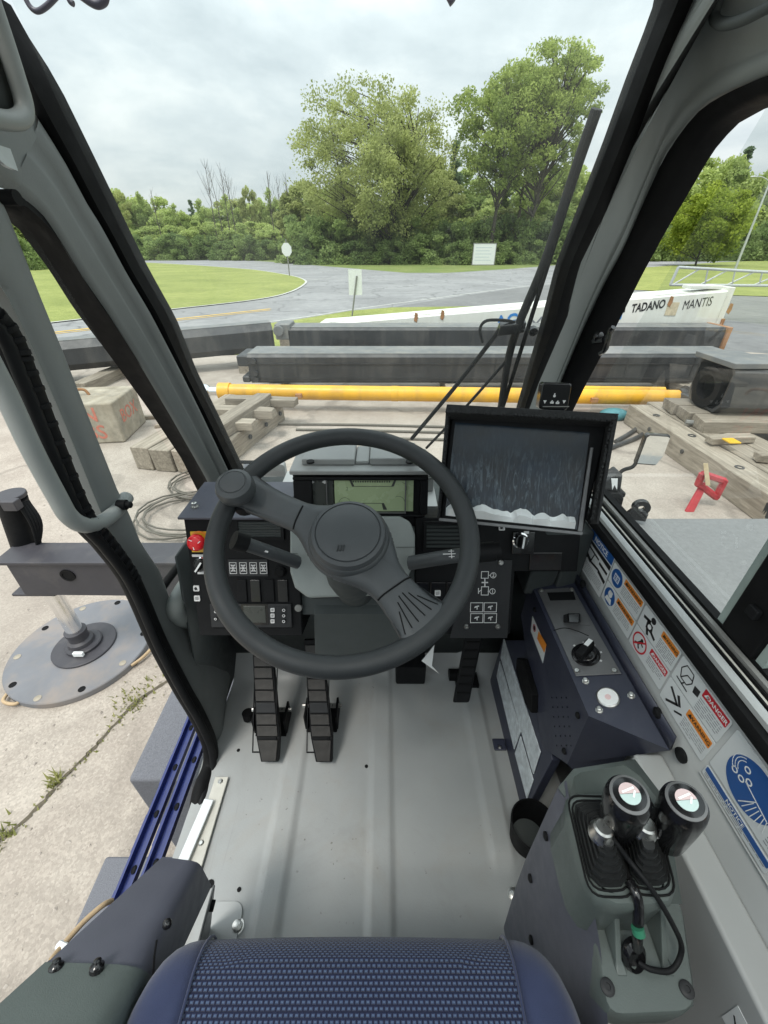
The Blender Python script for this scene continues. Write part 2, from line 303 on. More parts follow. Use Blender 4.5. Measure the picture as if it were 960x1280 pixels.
G_grass = ground_mat('mown_grass', ((0.17, 0.20, 0.05), (0.23, 0.26, 0.07), (0.31, 0.33, 0.10)), 0.95, 0, 0.5, 1.0, fine=0.35)
G_field = ground_mat('rough_grass', ((0.11, 0.16, 0.04), (0.16, 0.20, 0.055), (0.22, 0.235, 0.09)), 0.95, 0, 0.6, 1.0, fine=0.4)
G_white = pm('road_white_line', (0.46, 0.46, 0.43), 0.8, var=0.25, scale=3)
G_yel   = pm('road_yellow_line', (0.55, 0.36, 0.08), 0.8, var=0.25, scale=3)

# ---------------------------------------------------------------- measuring: a pixel of the photograph seen on a known plane
def ray(u, v):
    a = (u-480)/FPX; b = (640-v)/FPX
    return Vector((a, CT+b*ST, -ST+b*CT))
def px(u, v): r = ray(u, v); return lambda k, w: r*(w/r[k])
def PX(u, v, w): r = ray(u, v); return r*(w/r.x)
def PY(u, v, w): r = ray(u, v); return r*(w/r.y)
def PZ(u, v, w): r = ray(u, v); return r*(w/r.z)
def GR(u, v): return PZ(u, v, GZ)
class Plane:
    def __init__(s, o, x, y):
        s.o = Vector(o); s.x = Vector(x).normalized(); y = Vector(y); s.y = (y-s.x*y.dot(s.x)).normalized(); s.n = s.x.cross(s.y)
    def hit(s, u, v, h=0.0):
        r = ray(u, v); t = ((s.o+s.n*h).dot(s.n))/r.dot(s.n); return r*t
    def loc(s, u, v, h=0.0):
        p = s.hit(u, v, h)-s.o; return (p.dot(s.x), p.dot(s.y))
    def pt(s, p, q, h=0.0): return s.o+s.x*p+s.y*q+s.n*h
    def sub(s, p, q, ang=0.0, h=0.0):
        return Plane(s.pt(p, q, h), s.x*math.cos(ang)+s.y*math.sin(ang), s.y*math.cos(ang)-s.x*math.sin(ang))
FLAT = Plane((0, 0, 0), (1, 0, 0), (0, 1, 0))

# ---------------------------------------------------------------- mesh building
ABS = {}
def smooth_path(pts, n=8, closed=False):
    P = [Vector(p) for p in pts]; out = []; m = len(P)
    rng = range(m if closed else m-1)
    for i in rng:
        p1, p2 = P[i], P[(i+1) % m]
        p0 = P[i-1] if (i > 0 or closed) else p1*2-p2
        p3 = P[(i+2) % m] if (i+2 < m or closed) else p2*2-p1
        for k in range(n):
            t = k/n; t2 = t*t; t3 = t2*t
            out.append(0.5*((2*p1)+(-p0+p2)*t+(2*p0-5*p1+4*p2-p3)*t2+(-p0+3*p1-3*p2+p3)*t3))
    if not closed: out.append(P[-1])
    return out
def resample(pts, n):
    P = [Vector(p) for p in pts]; L = [0.0]
    for a, b in zip(P, P[1:]): L.append(L[-1]+(b-a).length)
    out = []; j = 0
    for i in range(n):
        d = L[-1]*i/(n-1)
        while j < len(L)-2 and L[j+1] < d: j += 1
        s = L[j+1]-L[j]; t = (d-L[j])/s if s > 1e-9 else 0
        out.append(P[j].lerp(P[j+1], min(1, max(0, t))))
    return out
class MB:
    def __init__(s): s.v = []; s.f = []; s.uv = None
    def add(s, vs, fs):
        k = len(s.v); s.v += [Vector(x) for x in vs]; s.f += [tuple(i+k for i in f) for f in fs]; return s
    def box(s, pl, p0, q0, p1, q1, h0, h1):
        if p0 > p1: p0, p1 = p1, p0
        if q0 > q1: q0, q1 = q1, q0
        return s.prism(pl, [(p0, q0), (p1, q0), (p1, q1), (p0, q1)], h0, h1)
    def wbox(s, x0, y0, z0, x1, y1, z1): return s.box(FLAT, x0, y0, x1, y1, z0, z1)
    def prism(s, pl, pts, h0, h1):
        n = len(pts); ar = sum(pts[i][0]*pts[(i+1) % n][1]-pts[(i+1) % n][0]*pts[i][1] for i in range(n))
        if ar < 0: pts = pts[::-1]
        vs = [pl.pt(p, q, h0) for p, q in pts]+[pl.pt(p, q, h1) for p, q in pts]
        fs = [tuple(range(n))[::-1], tuple(range(n, 2*n))]+[(i, (i+1) % n, n+(i+1) % n, n+i) for i in range(n)]
        return s.add(vs, fs)
    def hexa(s, bot, top):
        """8 corners: bottom four (ccw from above), top four"""
        return s.add(list(bot)+list(top), [(3, 2, 1, 0), (4, 5, 6, 7), (0, 1, 5, 4), (1, 2, 6, 5), (2, 3, 7, 6), (3, 0, 4, 7)])
    def lathe(s, pl, p, q, prof, n=24, a0=0.0, sx=1.0, sy=1.0):
        vs = []; fs = []; m = len(prof)
        for r, h in prof:
            for i in range(n):
                a = a0+2*math.pi*i/n; vs.append(pl.pt(p+r*sx*math.cos(a), q+r*sy*math.sin(a), h))
        for j in range(m-1):
            for i in range(n): fs.append((j*n+i, j*n+(i+1) % n, (j+1)*n+(i+1) % n, (j+1)*n+i))
        fs.append(tuple(range(n))[::-1]); fs.append(tuple((m-1)*n+i for i in range(n)))
        return s.add(vs, fs)
    def cyl(s, pl, p, q, r, h0, h1, n=20, ch=0.0):
        if ch: return s.lathe(pl, p, q, [(r, h0), (r, h1-ch), (r-ch, h1)], n)
        return s.lathe(pl, p, q, [(r, h0), (r, h1)], n)
    def ring(s, pl, p, q, r0, r1, h0, h1, n=32):
        vs = []; fs = []
        for r, h in ((r0, h0), (r1, h0), (r1, h1), (r0, h1)):
            for i in range(n): a = 2*math.pi*i/n; vs.append(pl.pt(p+r*math.cos(a), q+r*math.sin(a), h))
        for j in range(4):
            k = (j+1) % 4
            for i in range(n): fs.append((j*n+i, j*n+(i+1) % n, k*n+(i+1) % n, k*n+i))
        return s.add(vs, fs)
    def frame(s, pl, p0, q0, p1, q1, w, h0, h1):
        s.box(pl, p0, q0, p1, q0+w, h0, h1); s.box(pl, p0, q1-w, p1, q1, h0, h1)
        s.box(pl, p0, q0+w, p0+w, q1-w, h0, h1); return s.box(pl, p1-w, q0+w, p1, q1-w, h0, h1)
    def bar(s, pl, a, b, w, h0, h1):
        a = Vector((*a, 0)); b = Vector((*b, 0)); d = (b-a); L = d.length; d.normalize(); n = Vector((-d.y, d.x, 0))*w/2
        return s.prism(pl, [tuple((a-n)[:2]), tuple((b-n)[:2]), tuple((b+n)[:2]), tuple((a+n)[:2])], h0, h1)
    def tube(s, pts, r, n=10, closed=False, caps=True, radii=None, flat=None):
        P = [Vector(p) for p in pts]; m = len(P); vs = []; fs = []
        up = None
        for i, p in enumerate(P):
            if closed: d = (P[(i+1) % m]-P[i-1])
            else: d = P[min(i+1, m-1)]-P[max(i-1, 0)]
            d.normalize()
            if up is None:
                up = Vector((0, 0, 1)) if abs(d.z) < 0.9 else Vector((1, 0, 0))
            up = (up-d*up.dot(d)); up.normalize(); sd = d.cross(up)
            rr = radii[i] if radii else r
            for k in range(n):
                a = 2*math.pi*k/n; vs.append(p+(up*math.cos(a)*(flat if flat else 1)+sd*math.sin(a))*rr)
        for i in range(m if closed else m-1):
            j = (i+1) % m
            for k in range(n): fs.append((i*n+k, i*n+(k+1) % n, j*n+(k+1) % n, j*n+k))
        if not closed and caps:
            fs.append(tuple(range(n))[::-1]); fs.append(tuple((m-1)*n+k for k in range(n)))
        # outward facing
        return s.add(vs, [f[::-1] for f in fs])
    def seg(s, a, b, r, n=10, r2=None): return s.tube([a, b], r, n, radii=[r, r2 if r2 else r])
    def ball(s, c, r, n=14, m=8, sc=(1, 1, 1)):
        c = Vector(c); vs = []; fs = []
        for j in range(m+1):
            th = math.pi*j/m
            for i in range(n):
                a = 2*math.pi*i/n; vs.append(c+Vector((r*sc[0]*math.sin(th)*math.cos(a), r*sc[1]*math.sin(th)*math.sin(a), r*sc[2]*math.cos(th))))
        for j in range(m):
            for i in range(n): fs.append((j*n+i, (j+1)*n+i, (j+1)*n+(i+1) % n, j*n+(i+1) % n))
        return s.add(vs, fs)
    def loft(s, rails, n=24, closed=False, caps=False, flip=False, smooth=0):
        R = [resample(smooth_path(r, smooth) if smooth else r, n) for r in rails]; vs = [p for r in R for p in r]; fs = []; m = len(R)
        for j in range(m if closed else m-1):
            k = (j+1) % m
            for i in range(n-1): fs.append((j*n+i, j*n+i+1, k*n+i+1, k*n+i))
        if closed and caps:
            fs.append(tuple(j*n for j in range(m))); fs.append(tuple(j*n+n-1 for j in range(m))[::-1])
        if flip: fs = [f[::-1] for f in fs]
        return s.add(vs, fs)
    def build(s, name, mat, parent=None, sm=None, bevel=0.0, seg=2, label=None, kind=None, recalc=True, solid=0.0, org=None):
        c = Vector((0, 0, 0))
        if org is not None: c = Vector(org)
        elif s.v:
            lo = Vector([min(v[i] for v in s.v) for i in range(3)]); hi = Vector([max(v[i] for v in s.v) for i in range(3)]); c = (lo+hi)/2
            if parent is None and kind is None: c.z = lo.z
        me = bpy.data.meshes.new(name); me.from_pydata([v-c for v in s.v], [], s.f)
        bm = bmesh.new(); bm.from_mesh(me)
        if recalc: bmesh.ops.recalc_face_normals(bm, faces=bm.faces)
        ang = math.radians(sm if sm is not None else (35 if not bevel else 180))
        for f in bm.faces: f.smooth = True
        if not bevel:
            for e in bm.edges:
                if len(e.link_faces) == 2: e.smooth = e.calc_face_angle(0) < ang
        if s.uv:
            ul = bm.loops.layers.uv.new('UVMap')
            for f in bm.faces:
                for l in f.loops: l[ul].uv = s.uv(l.vert.co+c)
        bm.to_mesh(me); bm.free()
        if mat: me.materials.append(mat)
        o = bpy.data.objects.new(name, me); C.objects.link(o)
        if parent is not None: o.parent = parent; o.location = c-ABS[parent]
        else: o.location = c
        ABS[o] = c
        if solid:
            md = o.modifiers.new('solidify', 'SOLIDIFY'); md.thickness = solid; md.offset = -1
        if bevel:
            md = o.modifiers.new('bevel', 'BEVEL'); md.width = bevel; md.segments = seg; md.limit_method = 'ANGLE'; md.angle_limit = math.radians(38); md.harden_normals = True
        if label: o['label'] = label
        if kind: o['kind'] = kind
        return o
def thing(name, label, cat, loc=(0, 0, 0), group=None):
    o = bpy.data.objects.new(name, None); C.objects.link(o); o.location = loc; o.empty_display_size = 0.1
    o['label'] = label; o['category'] = cat
    if group: o['group'] = group
    ABS[o] = Vector(loc); return o
def tag(o, label, cat, group=None):
    o['label'] = label; o['category'] = cat
    if group: o['group'] = group
    return o
def copy_tree(o, parent=None, off=Vector((0, 0, 0))):
    c = o.copy(); C.objects.link(c)
    if parent is not None: c.parent = parent
    ABS[c] = ABS[o]+off
    for ch in [x for x in ABS if x.parent == o and x is not c]: copy_tree(ch, c, off)
    return c
def dup(o, loc, label, rotz=0.0, scale=None):
    c = copy_tree(o, None, Vector(loc)-ABS[o]); c.location = loc; c.rotation_euler = (0, 0, rotz); c['label'] = label
    if scale: c.scale = scale
    return c
TXT = {}
def text(mb, pl, s, p, q, size, bold=0.0, align='CENTER', h=0.0006, sx=1.0, shear=0.0):
    """letters as flat print on a plane, centred on (p, q)"""
    key = (s, bold, shear)
    if key not in TXT:
        cu = bpy.data.curves.new('text', 'FONT'); cu.body = s; cu.size = 1.0; cu.offset = bold; cu.align_x = 'CENTER'; cu.align_y = 'CENTER'; cu.resolution_u = 3; cu.shear = shear
        ob = bpy.data.objects.new('text', cu); C.objects.link(ob); bpy.context.view_layer.update()
        me = ob.evaluated_get(bpy.context.evaluated_depsgraph_get()).to_mesh()
        TXT[key] = ([tuple(v.co) for v in me.vertices], [tuple(f.vertices) for f in me.polygons])
        bpy.data.objects.remove(ob); bpy.data.curves.remove(cu)
    vs, fs = TXT[key]
    mb.add([pl.pt(p+x*size*sx, q+y*size, h) for x, y, z in vs], fs)
    return mb
def rrect(p0, q0, p1, q1, r, n=5):
    out = []
    for cx, cy, a in ((p1-r, q0+r, -90), (p1-r, q1-r, 0), (p0+r, q1-r, 90), (p0+r, q0+r, 180)):
        for k in range(n+1):
            t = math.radians(a+90*k/n); out.append((cx+r*math.cos(t), cy+r*math.sin(t)))
    return out
def screw(pl, p, q, r, parent, mat=None, h=0.0, name='screw'):
    b = MB(); b.lathe(pl, p, q, [(r, h), (r, h+r*0.35), (r*0.75, h+r*0.7), (r*0.35, h+r*0.7), (r*0.3, h+r*0.35)], 12)
    return b.build(name, mat or M_steel, parent, sm=50)
# ---------------------------------------------------------------- setting: terrain, roads, yard
def sheet(name, pts, mat, h, thick=0.0):
    b = MB(); b.add([Vector((x, y, GZ+h)) for x, y in pts], [tuple(range(len(pts)))])
    return b.build(name, mat, kind='structure', org=(0, 0, GZ+h))
def gp(u, v): p = GR(u, v); return (p.x, p.y)
def strip(name, pts, w, mat, h, n=40):
    P = resample(smooth_path([Vector((x, y, 0)) for x, y in pts], 8), n); b = MB(); L = []; R = []
    for i, p in enumerate(P):
        d = (P[min(i+1, n-1)]-P[max(i-1, 0)]).normalized(); s = Vector((-d.y, d.x, 0))*w/2
        L.append(p+s+Vector((0, 0, GZ+h))); R.append(p-s+Vector((0, 0, GZ+h)))
    b.loft([R, L], n); return b.build(name, mat, kind='structure', org=(0, 0, GZ+h))
sheet('ground', [(-1500, -300), (1500, -300), (1500, 2000), (-1500, 2000)], G_field, -0.012)
# asphalt of the two roads and their junction
ne = [gp(75, 436), gp(240, 415), gp(361, 401), gp(440, 388), gp(490, 384)]
asphalt = [(-60, 4.0), (-26, 8.6), *ne, (4.0, 18), (60, 14), (150, 40), gp(960, 317.5), gp(793, 326), gp(706, 330.5), gp(640, 336), gp(560, 341), gp(507, 341), gp(423, 334), gp(344, 327.5), gp(240, 321.8), (-190, 150), (-190, 60)]
sheet('road', asphalt, G_road, -0.004)
def curved(pts, n=6): return [(p.x, p.y) for p in smooth_path([Vector((x, y, 0)) for x, y in pts], n)]
med = curved([gp(35, 408), gp(63, 404), gp(207, 388), gp(320, 375), gp(361, 366), gp(380, 356), gp(381, 350.5), gp(365, 345), gp(330, 339), gp(302, 336), gp(240, 331.5), gp(185, 328.5)])
sheet('grass_median', [(-95, 16), *med, (-160, 118), (-160, 40)], G_grass, 0.03)
strip('kerb_strip', med, 0.18, G_white, 0.034, 120)
sheet('grass_island', curved([gp(740, 366), gp(793, 363), gp(880, 368), gp(985, 372)])+[(60, 25), (140, 60), gp(985, 324.5), gp(900, 328), gp(793, 335.5), gp(745, 340), gp(720, 352)], G_grass, 0.03)
strip('road_line', [gp(40, 418.5), gp(75, 414.5), gp(200, 401), gp(338, 386)], 0.22, G_yel, 0.004)
strip('road_line', [gp(40, 420.5), gp(75, 416.5), gp(200, 403), gp(338, 387.6)], 0.12, G_yel, 0.004)
strip('road_edge_line', [gp(60, 434.5), gp(240, 413), gp(361, 399.3), gp(440, 387), gp(520, 376), gp(640, 360), gp(700, 353)], 0.14, G_white, 0.004)
strip('road_edge_line', [gp(386, 350), gp(423, 347.5), gp(460, 346)], 0.2, G_white, 0.004)
sheet('driveway', [gp(490, 384), gp(560, 372.5), gp(640, 361), gp(720, 352), gp(745, 342), gp(720, 353), gp(740, 367), gp(793, 364), gp(985, 373), (40, 8), (6, 9), (1, 15)], G_drive, 0.0)
# mown strip between yard and road, and the yard itself
sheet('grass_strip', [(-26, 8.2), gp(75, 437), gp(240, 416), gp(361, 402), gp(440, 389), gp(490, 385), gp(630, 383), gp(690, 388), (5, 14.0), (-2, 12.0), (-9.5, 10.6), (-26, 6.5)], G_grass, 0.03)
yard_pts = [(-40, -58), (40, -58), (40, 7.6), (14, 10.5), (4.5, 14.2), (-2, 12.2), (-9.5, 10.8), (-26, 6.7), (-40, 3.0)]
sheet('yard_pavement', yard_pts, G_yard, 0.012)

# ---------------------------------------------------------------- foliage
def leaf_mesh(name, centres, size, mat, tone, rng, squash=0.75, droop=0.0):
    n = len(centres)
    d = rng.normal(size=(n, 3)); d[:, 2] += 0.35; d /= np.linalg.norm(d, axis=1)[:, None]
    a = np.cross(d, rng.normal(size=(n, 3))); a /= np.linalg.norm(a, axis=1)[:, None]; b = np.cross(d, a)
    s = size*rng.uniform(0.55, 1.35, size=(n, 1))
    if droop: a[:, 2] -= droop; a /= np.linalg.norm(a, axis=1)[:, None]
    v = np.stack([centres-a*s*0.6, centres+b*s*squash*0.5, centres+a*s*0.6, centres-b*s*squash*0.5], axis=1).reshape(-1, 3)
    me = bpy.data.meshes.new(name); me.vertices.add(4*n); me.vertices.foreach_set('co', v.astype(np.float32).ravel())
    me.loops.add(4*n); me.loops.foreach_set('vertex_index', np.arange(4*n, dtype=np.int32))
    me.polygons.add(n); me.polygons.foreach_set('loop_start', np.arange(0, 4*n, 4, dtype=np.int32))
    at = me.attributes.new('tone', 'FLOAT', 'FACE'); at.data.foreach_set('value', np.clip(tone+rng.normal(0, 0.16, n), 0, 1).astype(np.float32))
    me.update(calc_edges=True); me.materials.append(mat); me.validate(); return me
def make_tree(kind, label, cat, loc, height, width, mat, leaf, nleaf, seed, trunk_h=0.2, nclump=40, shape='round', stems=1, group=None, lean=0.0, fill=0.5, low=0.12):
    rng = np.random.default_rng(seed); rnd = random.Random(seed)
    root = thing(kind, label, cat, loc, group); L = Vector(loc)
    # clump centres inside an uneven envelope
    cl = []
    while len(cl) < nclump:
        x, y, z = rng.uniform(-1, 1, 3); zz = (z+1)/2
        if shape == 'cone':
            zz = 1-math.sqrt(rng.uniform(0, 1)); r = (1-zz)*0.95+0.04; a = rng.uniform(0, 6.28); q = r*math.sqrt(rng.uniform(0, 1)); cl.append((q*math.cos(a)*width/2+lean*zz*height, q*math.sin(a)*width/2, height*(low+(1-low)*zz))); continue
        if shape == 'round': r = math.sqrt(max(0, 1-z*z))*(0.85+0.15*math.sin(5*math.atan2(y, x)+seed))
        elif shape == 'vase': r = 0.35+0.65*math.sin(min(1, zz*1.15)*math.pi*0.62); r *= 1 if zz < 0.85 else (1-zz)/0.15*0.6+0.4
        elif shape == 'cone': r = (1-zz)*0.95+0.06
        elif shape == 'column': r = 0.75*math.sin(math.pi*min(1, 0.2+zz*0.8))+0.15
        else: r = 1-0.5*zz*zz
        rr = math.hypot(x, y)
        if rr > r or (rr < r*fill and rng.uniform() < 0.6): continue
        cl.append((x*width/2+lean*zz*height, y*width/2, height*(low+(1-low)*zz)))
    # trunk and limbs
    b = MB()
    for k in range(stems):
        ox = (k-(stems-1)/2)*width*0.13; oy = rnd.uniform(-.5, .5)*width*0.05*(stems > 1); r0 = height*0.018*(1.0 if stems == 1 else 0.75)
        tp = [(ox, oy, -0.1), (ox*1.1+rnd.uniform(-.1, .1)*width*0.1, oy, height*trunk_h*0.6), (ox*1.5+rnd.uniform(-.1, .1)*width*.2+lean*height*0.4, oy, height*0.5), (ox*2+rnd.uniform(-.1, .1)*width*.3+lean*height*0.8, oy, height*0.86)]
        P = smooth_path(tp, 5); b.tube([p+L for p in P], r0, 8, radii=[r0*(1-0.85*i/(len(P)-1)) for i in range(len(P))])
    main = smooth_path(tp, 5)
    for i, c in enumerate(cl):
        if i % 3 == 0 or stems > 1 and i % 2 == 0:
            ez = max(height*trunk_h*0.7, c[2]-rnd.uniform(0.2, 0.55)*math.hypot(c[0], c[1])-0.1*height)
            q = min(main, key=lambda p: abs(p.z-ez)); e = Vector(c); mid = q.lerp(e, 0.5)+Vector((0, 0, rnd.uniform(-.02, .04)*height))
            P = smooth_path([q, mid, e], 4); r0 = height*0.0065
            b.tube([p+L for p in P], r0, 5, radii=[r0*(1-0.8*k/(len(P)-1)) for k in range(len(P))])
    b.build('trunk', M_bark, root, sm=80)
    pts = []; tn = []; per = nleaf//nclump
    for c in cl:
        rc = width*rng.uniform(0.06, 0.15)*(40/nclump)**0.28; m = int(per*rng.uniform(0.5, 1.5))
        d = rng.normal(size=(m, 3)); d /= np.linalg.norm(d, axis=1)[:, None]; d *= (rng.uniform(0, 1, (m, 1))**0.45)*rc*np.array([[1.25, 1.25, 0.85]])
        pts.append(d+np.array(c)); tn.append(np.full(m, rng.uniform(0.15, 0.85))+d[:, 2]/rc*0.0)
    pts = np.concatenate(pts); tn = np.concatenate(tn)
    me = leaf_mesh('crown', pts, leaf, mat, tn, rng)
    o = bpy.data.objects.new('crown', me); C.objects.link(o); o.parent = root; ABS[o] = L.copy()
    return root
def gpos(x, y): return (x, y, GZ-0.012)
def atd(u, y):           # where a tree at distance y stands so that it is seen at column u (near the horizon)
    r = ray(u, 325); return r.x*y/r.y
def hgt(v, y): r = ray(480, v); return r.z*y/r.y-GZ      # height above ground whose top is seen at row v
# the two tall trees
make_tree('cottonwood_tree', 'broad tall pale green cottonwood with airy crown, left of the two big trees', 'tree', gpos(atd(468, 92), 92), hgt(98, 92), 29, L_cotton, 0.33, 56000, 3, 0.18, 300, 'round', 3, None, 0.0, 0.45, 0.10)
make_tree('poplar_tree', 'tallest tree, bright green poplar with bare trunk and raised crown', 'tree', gpos(atd(612, 88), 88), hgt(92, 88), 17, L_poplar, 0.33, 24000, 11, 0.36, 150, 'vase', 1, None, -0.0, 0.4, 0.40)
make_tree('poplar_tree', 'tall upright poplar with leaning top, just right of the tallest tree', 'tree', gpos(atd(648, 90), 90), hgt(56, 90), 17, L_poplar, 0.33, 38000, 14, 0.34, 210, 'vase', 2, None, 0.03, 0.4, 0.30)
# middle layer: thicket behind and between, proto kinds shared by copies
protos = {}
def proto(key, *a, **k):
    protos[key] = [make_tree(*a, **k), False, a]
TG = 'trees of the wood beyond the road'
proto('thicket', 'thicket_tree', 'x', 'tree', gpos(0, 300), 10, 9, L_bush, 0.36, 13000, 21, 0.1, 50, 'round', 2, TG, 0, 0.3, 0.0)
proto('bushy', 'thicket_tree', 'x', 'tree', gpos(0, 300), 10, 7.5, L_bush, 0.34, 12000, 22, 0.15, 46, 'column', 1, TG, 0.02, 0.3, 0.05)
proto('olive', 'thicket_tree', 'x', 'tree', gpos(0, 300), 10, 8, L_cotton, 0.34, 12000, 25, 0.15, 46, 'vase', 1, TG, 0, 0.3, 0.05)
proto('shrub', 'roadside_shrub', 'x', 'shrub', gpos(0, 300), 4, 7, L_dark, 0.28, 11000, 23, 0.05, 44, 'dome', 2, 'shrubs along the edge of the wood', 0, 0.2, -0.05)
proto('spruce', 'spruce_tree', 'x', 'tree', gpos(0, 300), 12, 5, L_blue, 0.32, 12000, 24, 0.1, 160, 'cone', 1, 'conifers in the wood', 0, 0.2, 0.06)
GEN = {'thicket': 'rounded leafy tree in the green wood', 'bushy': 'upright leafy tree in the green wood', 'olive': 'paler olive green tree in the wood',
       'shrub': 'dark green shrub at the foot of the wood', 'spruce': 'dark pointed conifer standing in the wood'}
def put(key, u, y, v, wpx, rot=None, label=None):
    P = protos[key]; root = P[0]
    base_h, base_w = P[2][4], P[2][5]
    H_ = hgt(v, y); Wm = wpx/FPX*y/ray(480, 325).y; loc = gpos(atd(u, y), y); rz = random.uniform(0, 6.28) if rot is None else rot
    zone = 'at left' if u < 390 else ('behind the two big trees' if u < 600 else ('left of the right pillar' if u < 775 else 'beyond the right side window')); lab = label or GEN[key]+', '+zone; sc = (Wm/base_w, Wm/base_w, H_/base_h)
    if not P[1]:
        P[1] = True; root.location = loc; root.rotation_euler = (0, 0, rz); root.scale = sc; root['label'] = lab; return root
    return dup(root, loc, lab, rz, sc)
rr = random.Random(5)
# far wood behind the tall trees (from the left clearing to the right pillar)
for u, v, w in [(395, 232, 60), (420, 215, 70), (520, 200, 80), (556, 222, 70), (590, 205, 80), (640, 215, 80), (680, 208, 90), (715, 200, 80), (745, 190, 70), (380, 255, 50), (700, 235, 70), (545, 240, 60), (615, 245, 60), (665, 240, 60)]:
    put(rr.choice(['thicket', 'bushy', 'olive']), u, rr.uniform(104, 122), v, w*1.15)
for u, v, w in [(405, 262, 60), (440, 250, 60), (500, 250, 60), (535, 258, 60), (575, 255, 60), (632, 262, 60), (690, 258, 60), (730, 250, 60)]:
    put(rr.choice(['thicket', 'olive', 'bushy']), u, rr.uniform(96, 102), v, w*1.2)
for u in range(388, 770, 30):
    put('shrub', u+rr.uniform(-8, 8), rr.uniform(88, 92), rr.uniform(268, 292), rr.uniform(52, 72))
for u in range(400, 740, 44):
    put('shrub', u+rr.uniform(-10, 10), rr.uniform(84, 87), rr.uniform(296, 306), rr.uniform(44, 60))
put('spruce', 560, 112, 176, 42, label='dark pointed conifer seen in the gap between the two big trees')
put('spruce', 735, 108, 172, 40, label='dark conifer just left of the right cab pillar')
# left wood, farther off
for u, v, w in [(150, 236, 60), (178, 232, 60), (205, 246, 60), (232, 262, 50), (258, 262, 60), (284, 258, 60), (312, 250, 60), (338, 246, 60), (362, 248, 60), (128, 240, 60), (100, 244, 70), (70, 250, 70), (40, 254, 80), (10, 262, 80)]:
    put(rr.choice(['thicket', 'bushy', 'olive']), u, rr.uniform(150, 185), v+rr.uniform(-3, 3), w*1.2)
for u, v in ((140, 228), (165, 240), (192, 236), (236, 252), (268, 246), (300, 240), (322, 236), (345, 232), (372, 236), (388, 228)):
    put(rr.choice(['olive', 'bushy']), u, rr.uniform(140, 150), v, rr.uniform(24, 34))
for u in range(120, 400, 20):
    put(rr.choice(['thicket', 'bushy']), u+rr.uniform(-8, 8), rr.uniform(124, 140), rr.uniform(270, 288), rr.uniform(40, 54))
for u in range(110, 400, 24):
    put('shrub', u+rr.uniform(-8, 8), rr.uniform(112, 120), rr.uniform(294, 304), rr.uniform(36, 50))
put('spruce', 252, 165, 250, 22, label='small dark conifer in the left wood, below the bare treetops')
# right wood seen through the side window
for u, v, w in [(800, 226, 70), (832, 206, 70), (858, 194, 56), (880, 188, 56), (905, 210, 70), (940, 208, 70), (980, 204, 80), (1020, 206, 90), (780, 226, 60), (925, 196, 50)]:
    put(rr.choice(['thicket', 'bushy']), u, rr.uniform(120, 150), v, w*1.15)
put('spruce', 886, 150, 184, 44, label='dark green leaning conifer top above the yellow-green tree')
put('spruce', 926, 150, 178, 34, label='tall narrow conifer behind the street lamp')
for u in range(780, 1030, 30):
    put('shrub', u+rr.uniform(-8, 8), rr.uniform(104, 114), rr.uniform(280, 292), rr.uniform(50, 66))
make_tree('maple_tree', 'small round yellow-green tree on the lawn beyond the side window', 'tree', gpos(atd(872, 78), 78), hgt(232, 78), 13.5, L_gold, 0.34, 20000, 31, 0.14, 90, 'round', 1, None, 0, 0.3, 0.12)
make_tree('roadside_bush', 'low green bush leaning into the small left door window', 'bush', gpos(-32.5, 31), 5.2, 6, L_dark, 0.3, 4000, 41, 0.1, 30, 'round', 2, None, 0, 0.2, 0.1)
for i, (u, v) in enumerate([(12, 300), (46, 310), (75, 312), (100, 316)]):
    p = GR(u, 352); put('shrub', u, 62+i*6, v-6, 60, label='rough shrub in the field seen through the small left door window')
# trees behind the crane, seen in the side mirror
for i, (x, y) in enumerate(((6, -70), (18, -76), (30, -72), (44, -80), (58, -74), (-8, -78))):
    P = protos['thicket' if i % 2 else 'bushy']; dup(P[0], gpos(x, y), ('rounded tree', 'upright tree')[i % 2 == 0]+' far behind the crane, reflected in the side mirror', i*1.3, (1.2, 1.2, 1.1))
# bare dead trees
def bare_tree(u, y, v, label, seed):
    rnd = random.Random(seed); L = Vector(gpos(atd(u, y), y)); H_ = hgt(v, y); root = thing('bare_tree', label, 'tree', L, 'bare leafless treetops above the left wood')
    b = MB(); top = Vector((rnd.uniform(-.6, .6), 0, H_)); P = smooth_path([Vector((0, 0, -.1)), Vector((rnd.uniform(-.4, .4), 0, H_*0.5)), top], 6)
    b.tube([p+L for p in P], 0.14, 6, radii=[0.16*(1-0.85*i/(len(P)-1)) for i in range(len(P))]); b.build('trunk', M_bark, root, sm=80)
    t = MB()
    for k in range(16):
        z = H_*rnd.uniform(0.45, 0.95); q = P[0].lerp(P[-1], z/H_); a = rnd.uniform(0, 6.28); l = (H_-z)*0.5+0.9
        e = q+Vector((math.cos(a)*l*0.5, math.sin(a)*l*0.5, l)); t.tube([p+L for p in smooth_path([q, q.lerp(e, 0.5)+Vector((0, 0, -.1*l)), e], 3)], 0.035, 4, radii=[0.036-0.004*i for i in range(7)])
    t.build('branches', M_bark, root, sm=80)
for i, (u, v) in enumerate([(276, 198), (283, 206), (292, 203), (300, 214), (348, 214), (356, 220), (366, 216), (210, 236), (382, 226), (760, 160), (772, 172)]):
    bare_tree(u, 128 if u < 500 else 100, v, 'thin bare leafless tree rising above the wood on the %s' % ('left' if u < 500 else 'right, beside the cab pillar'), i)

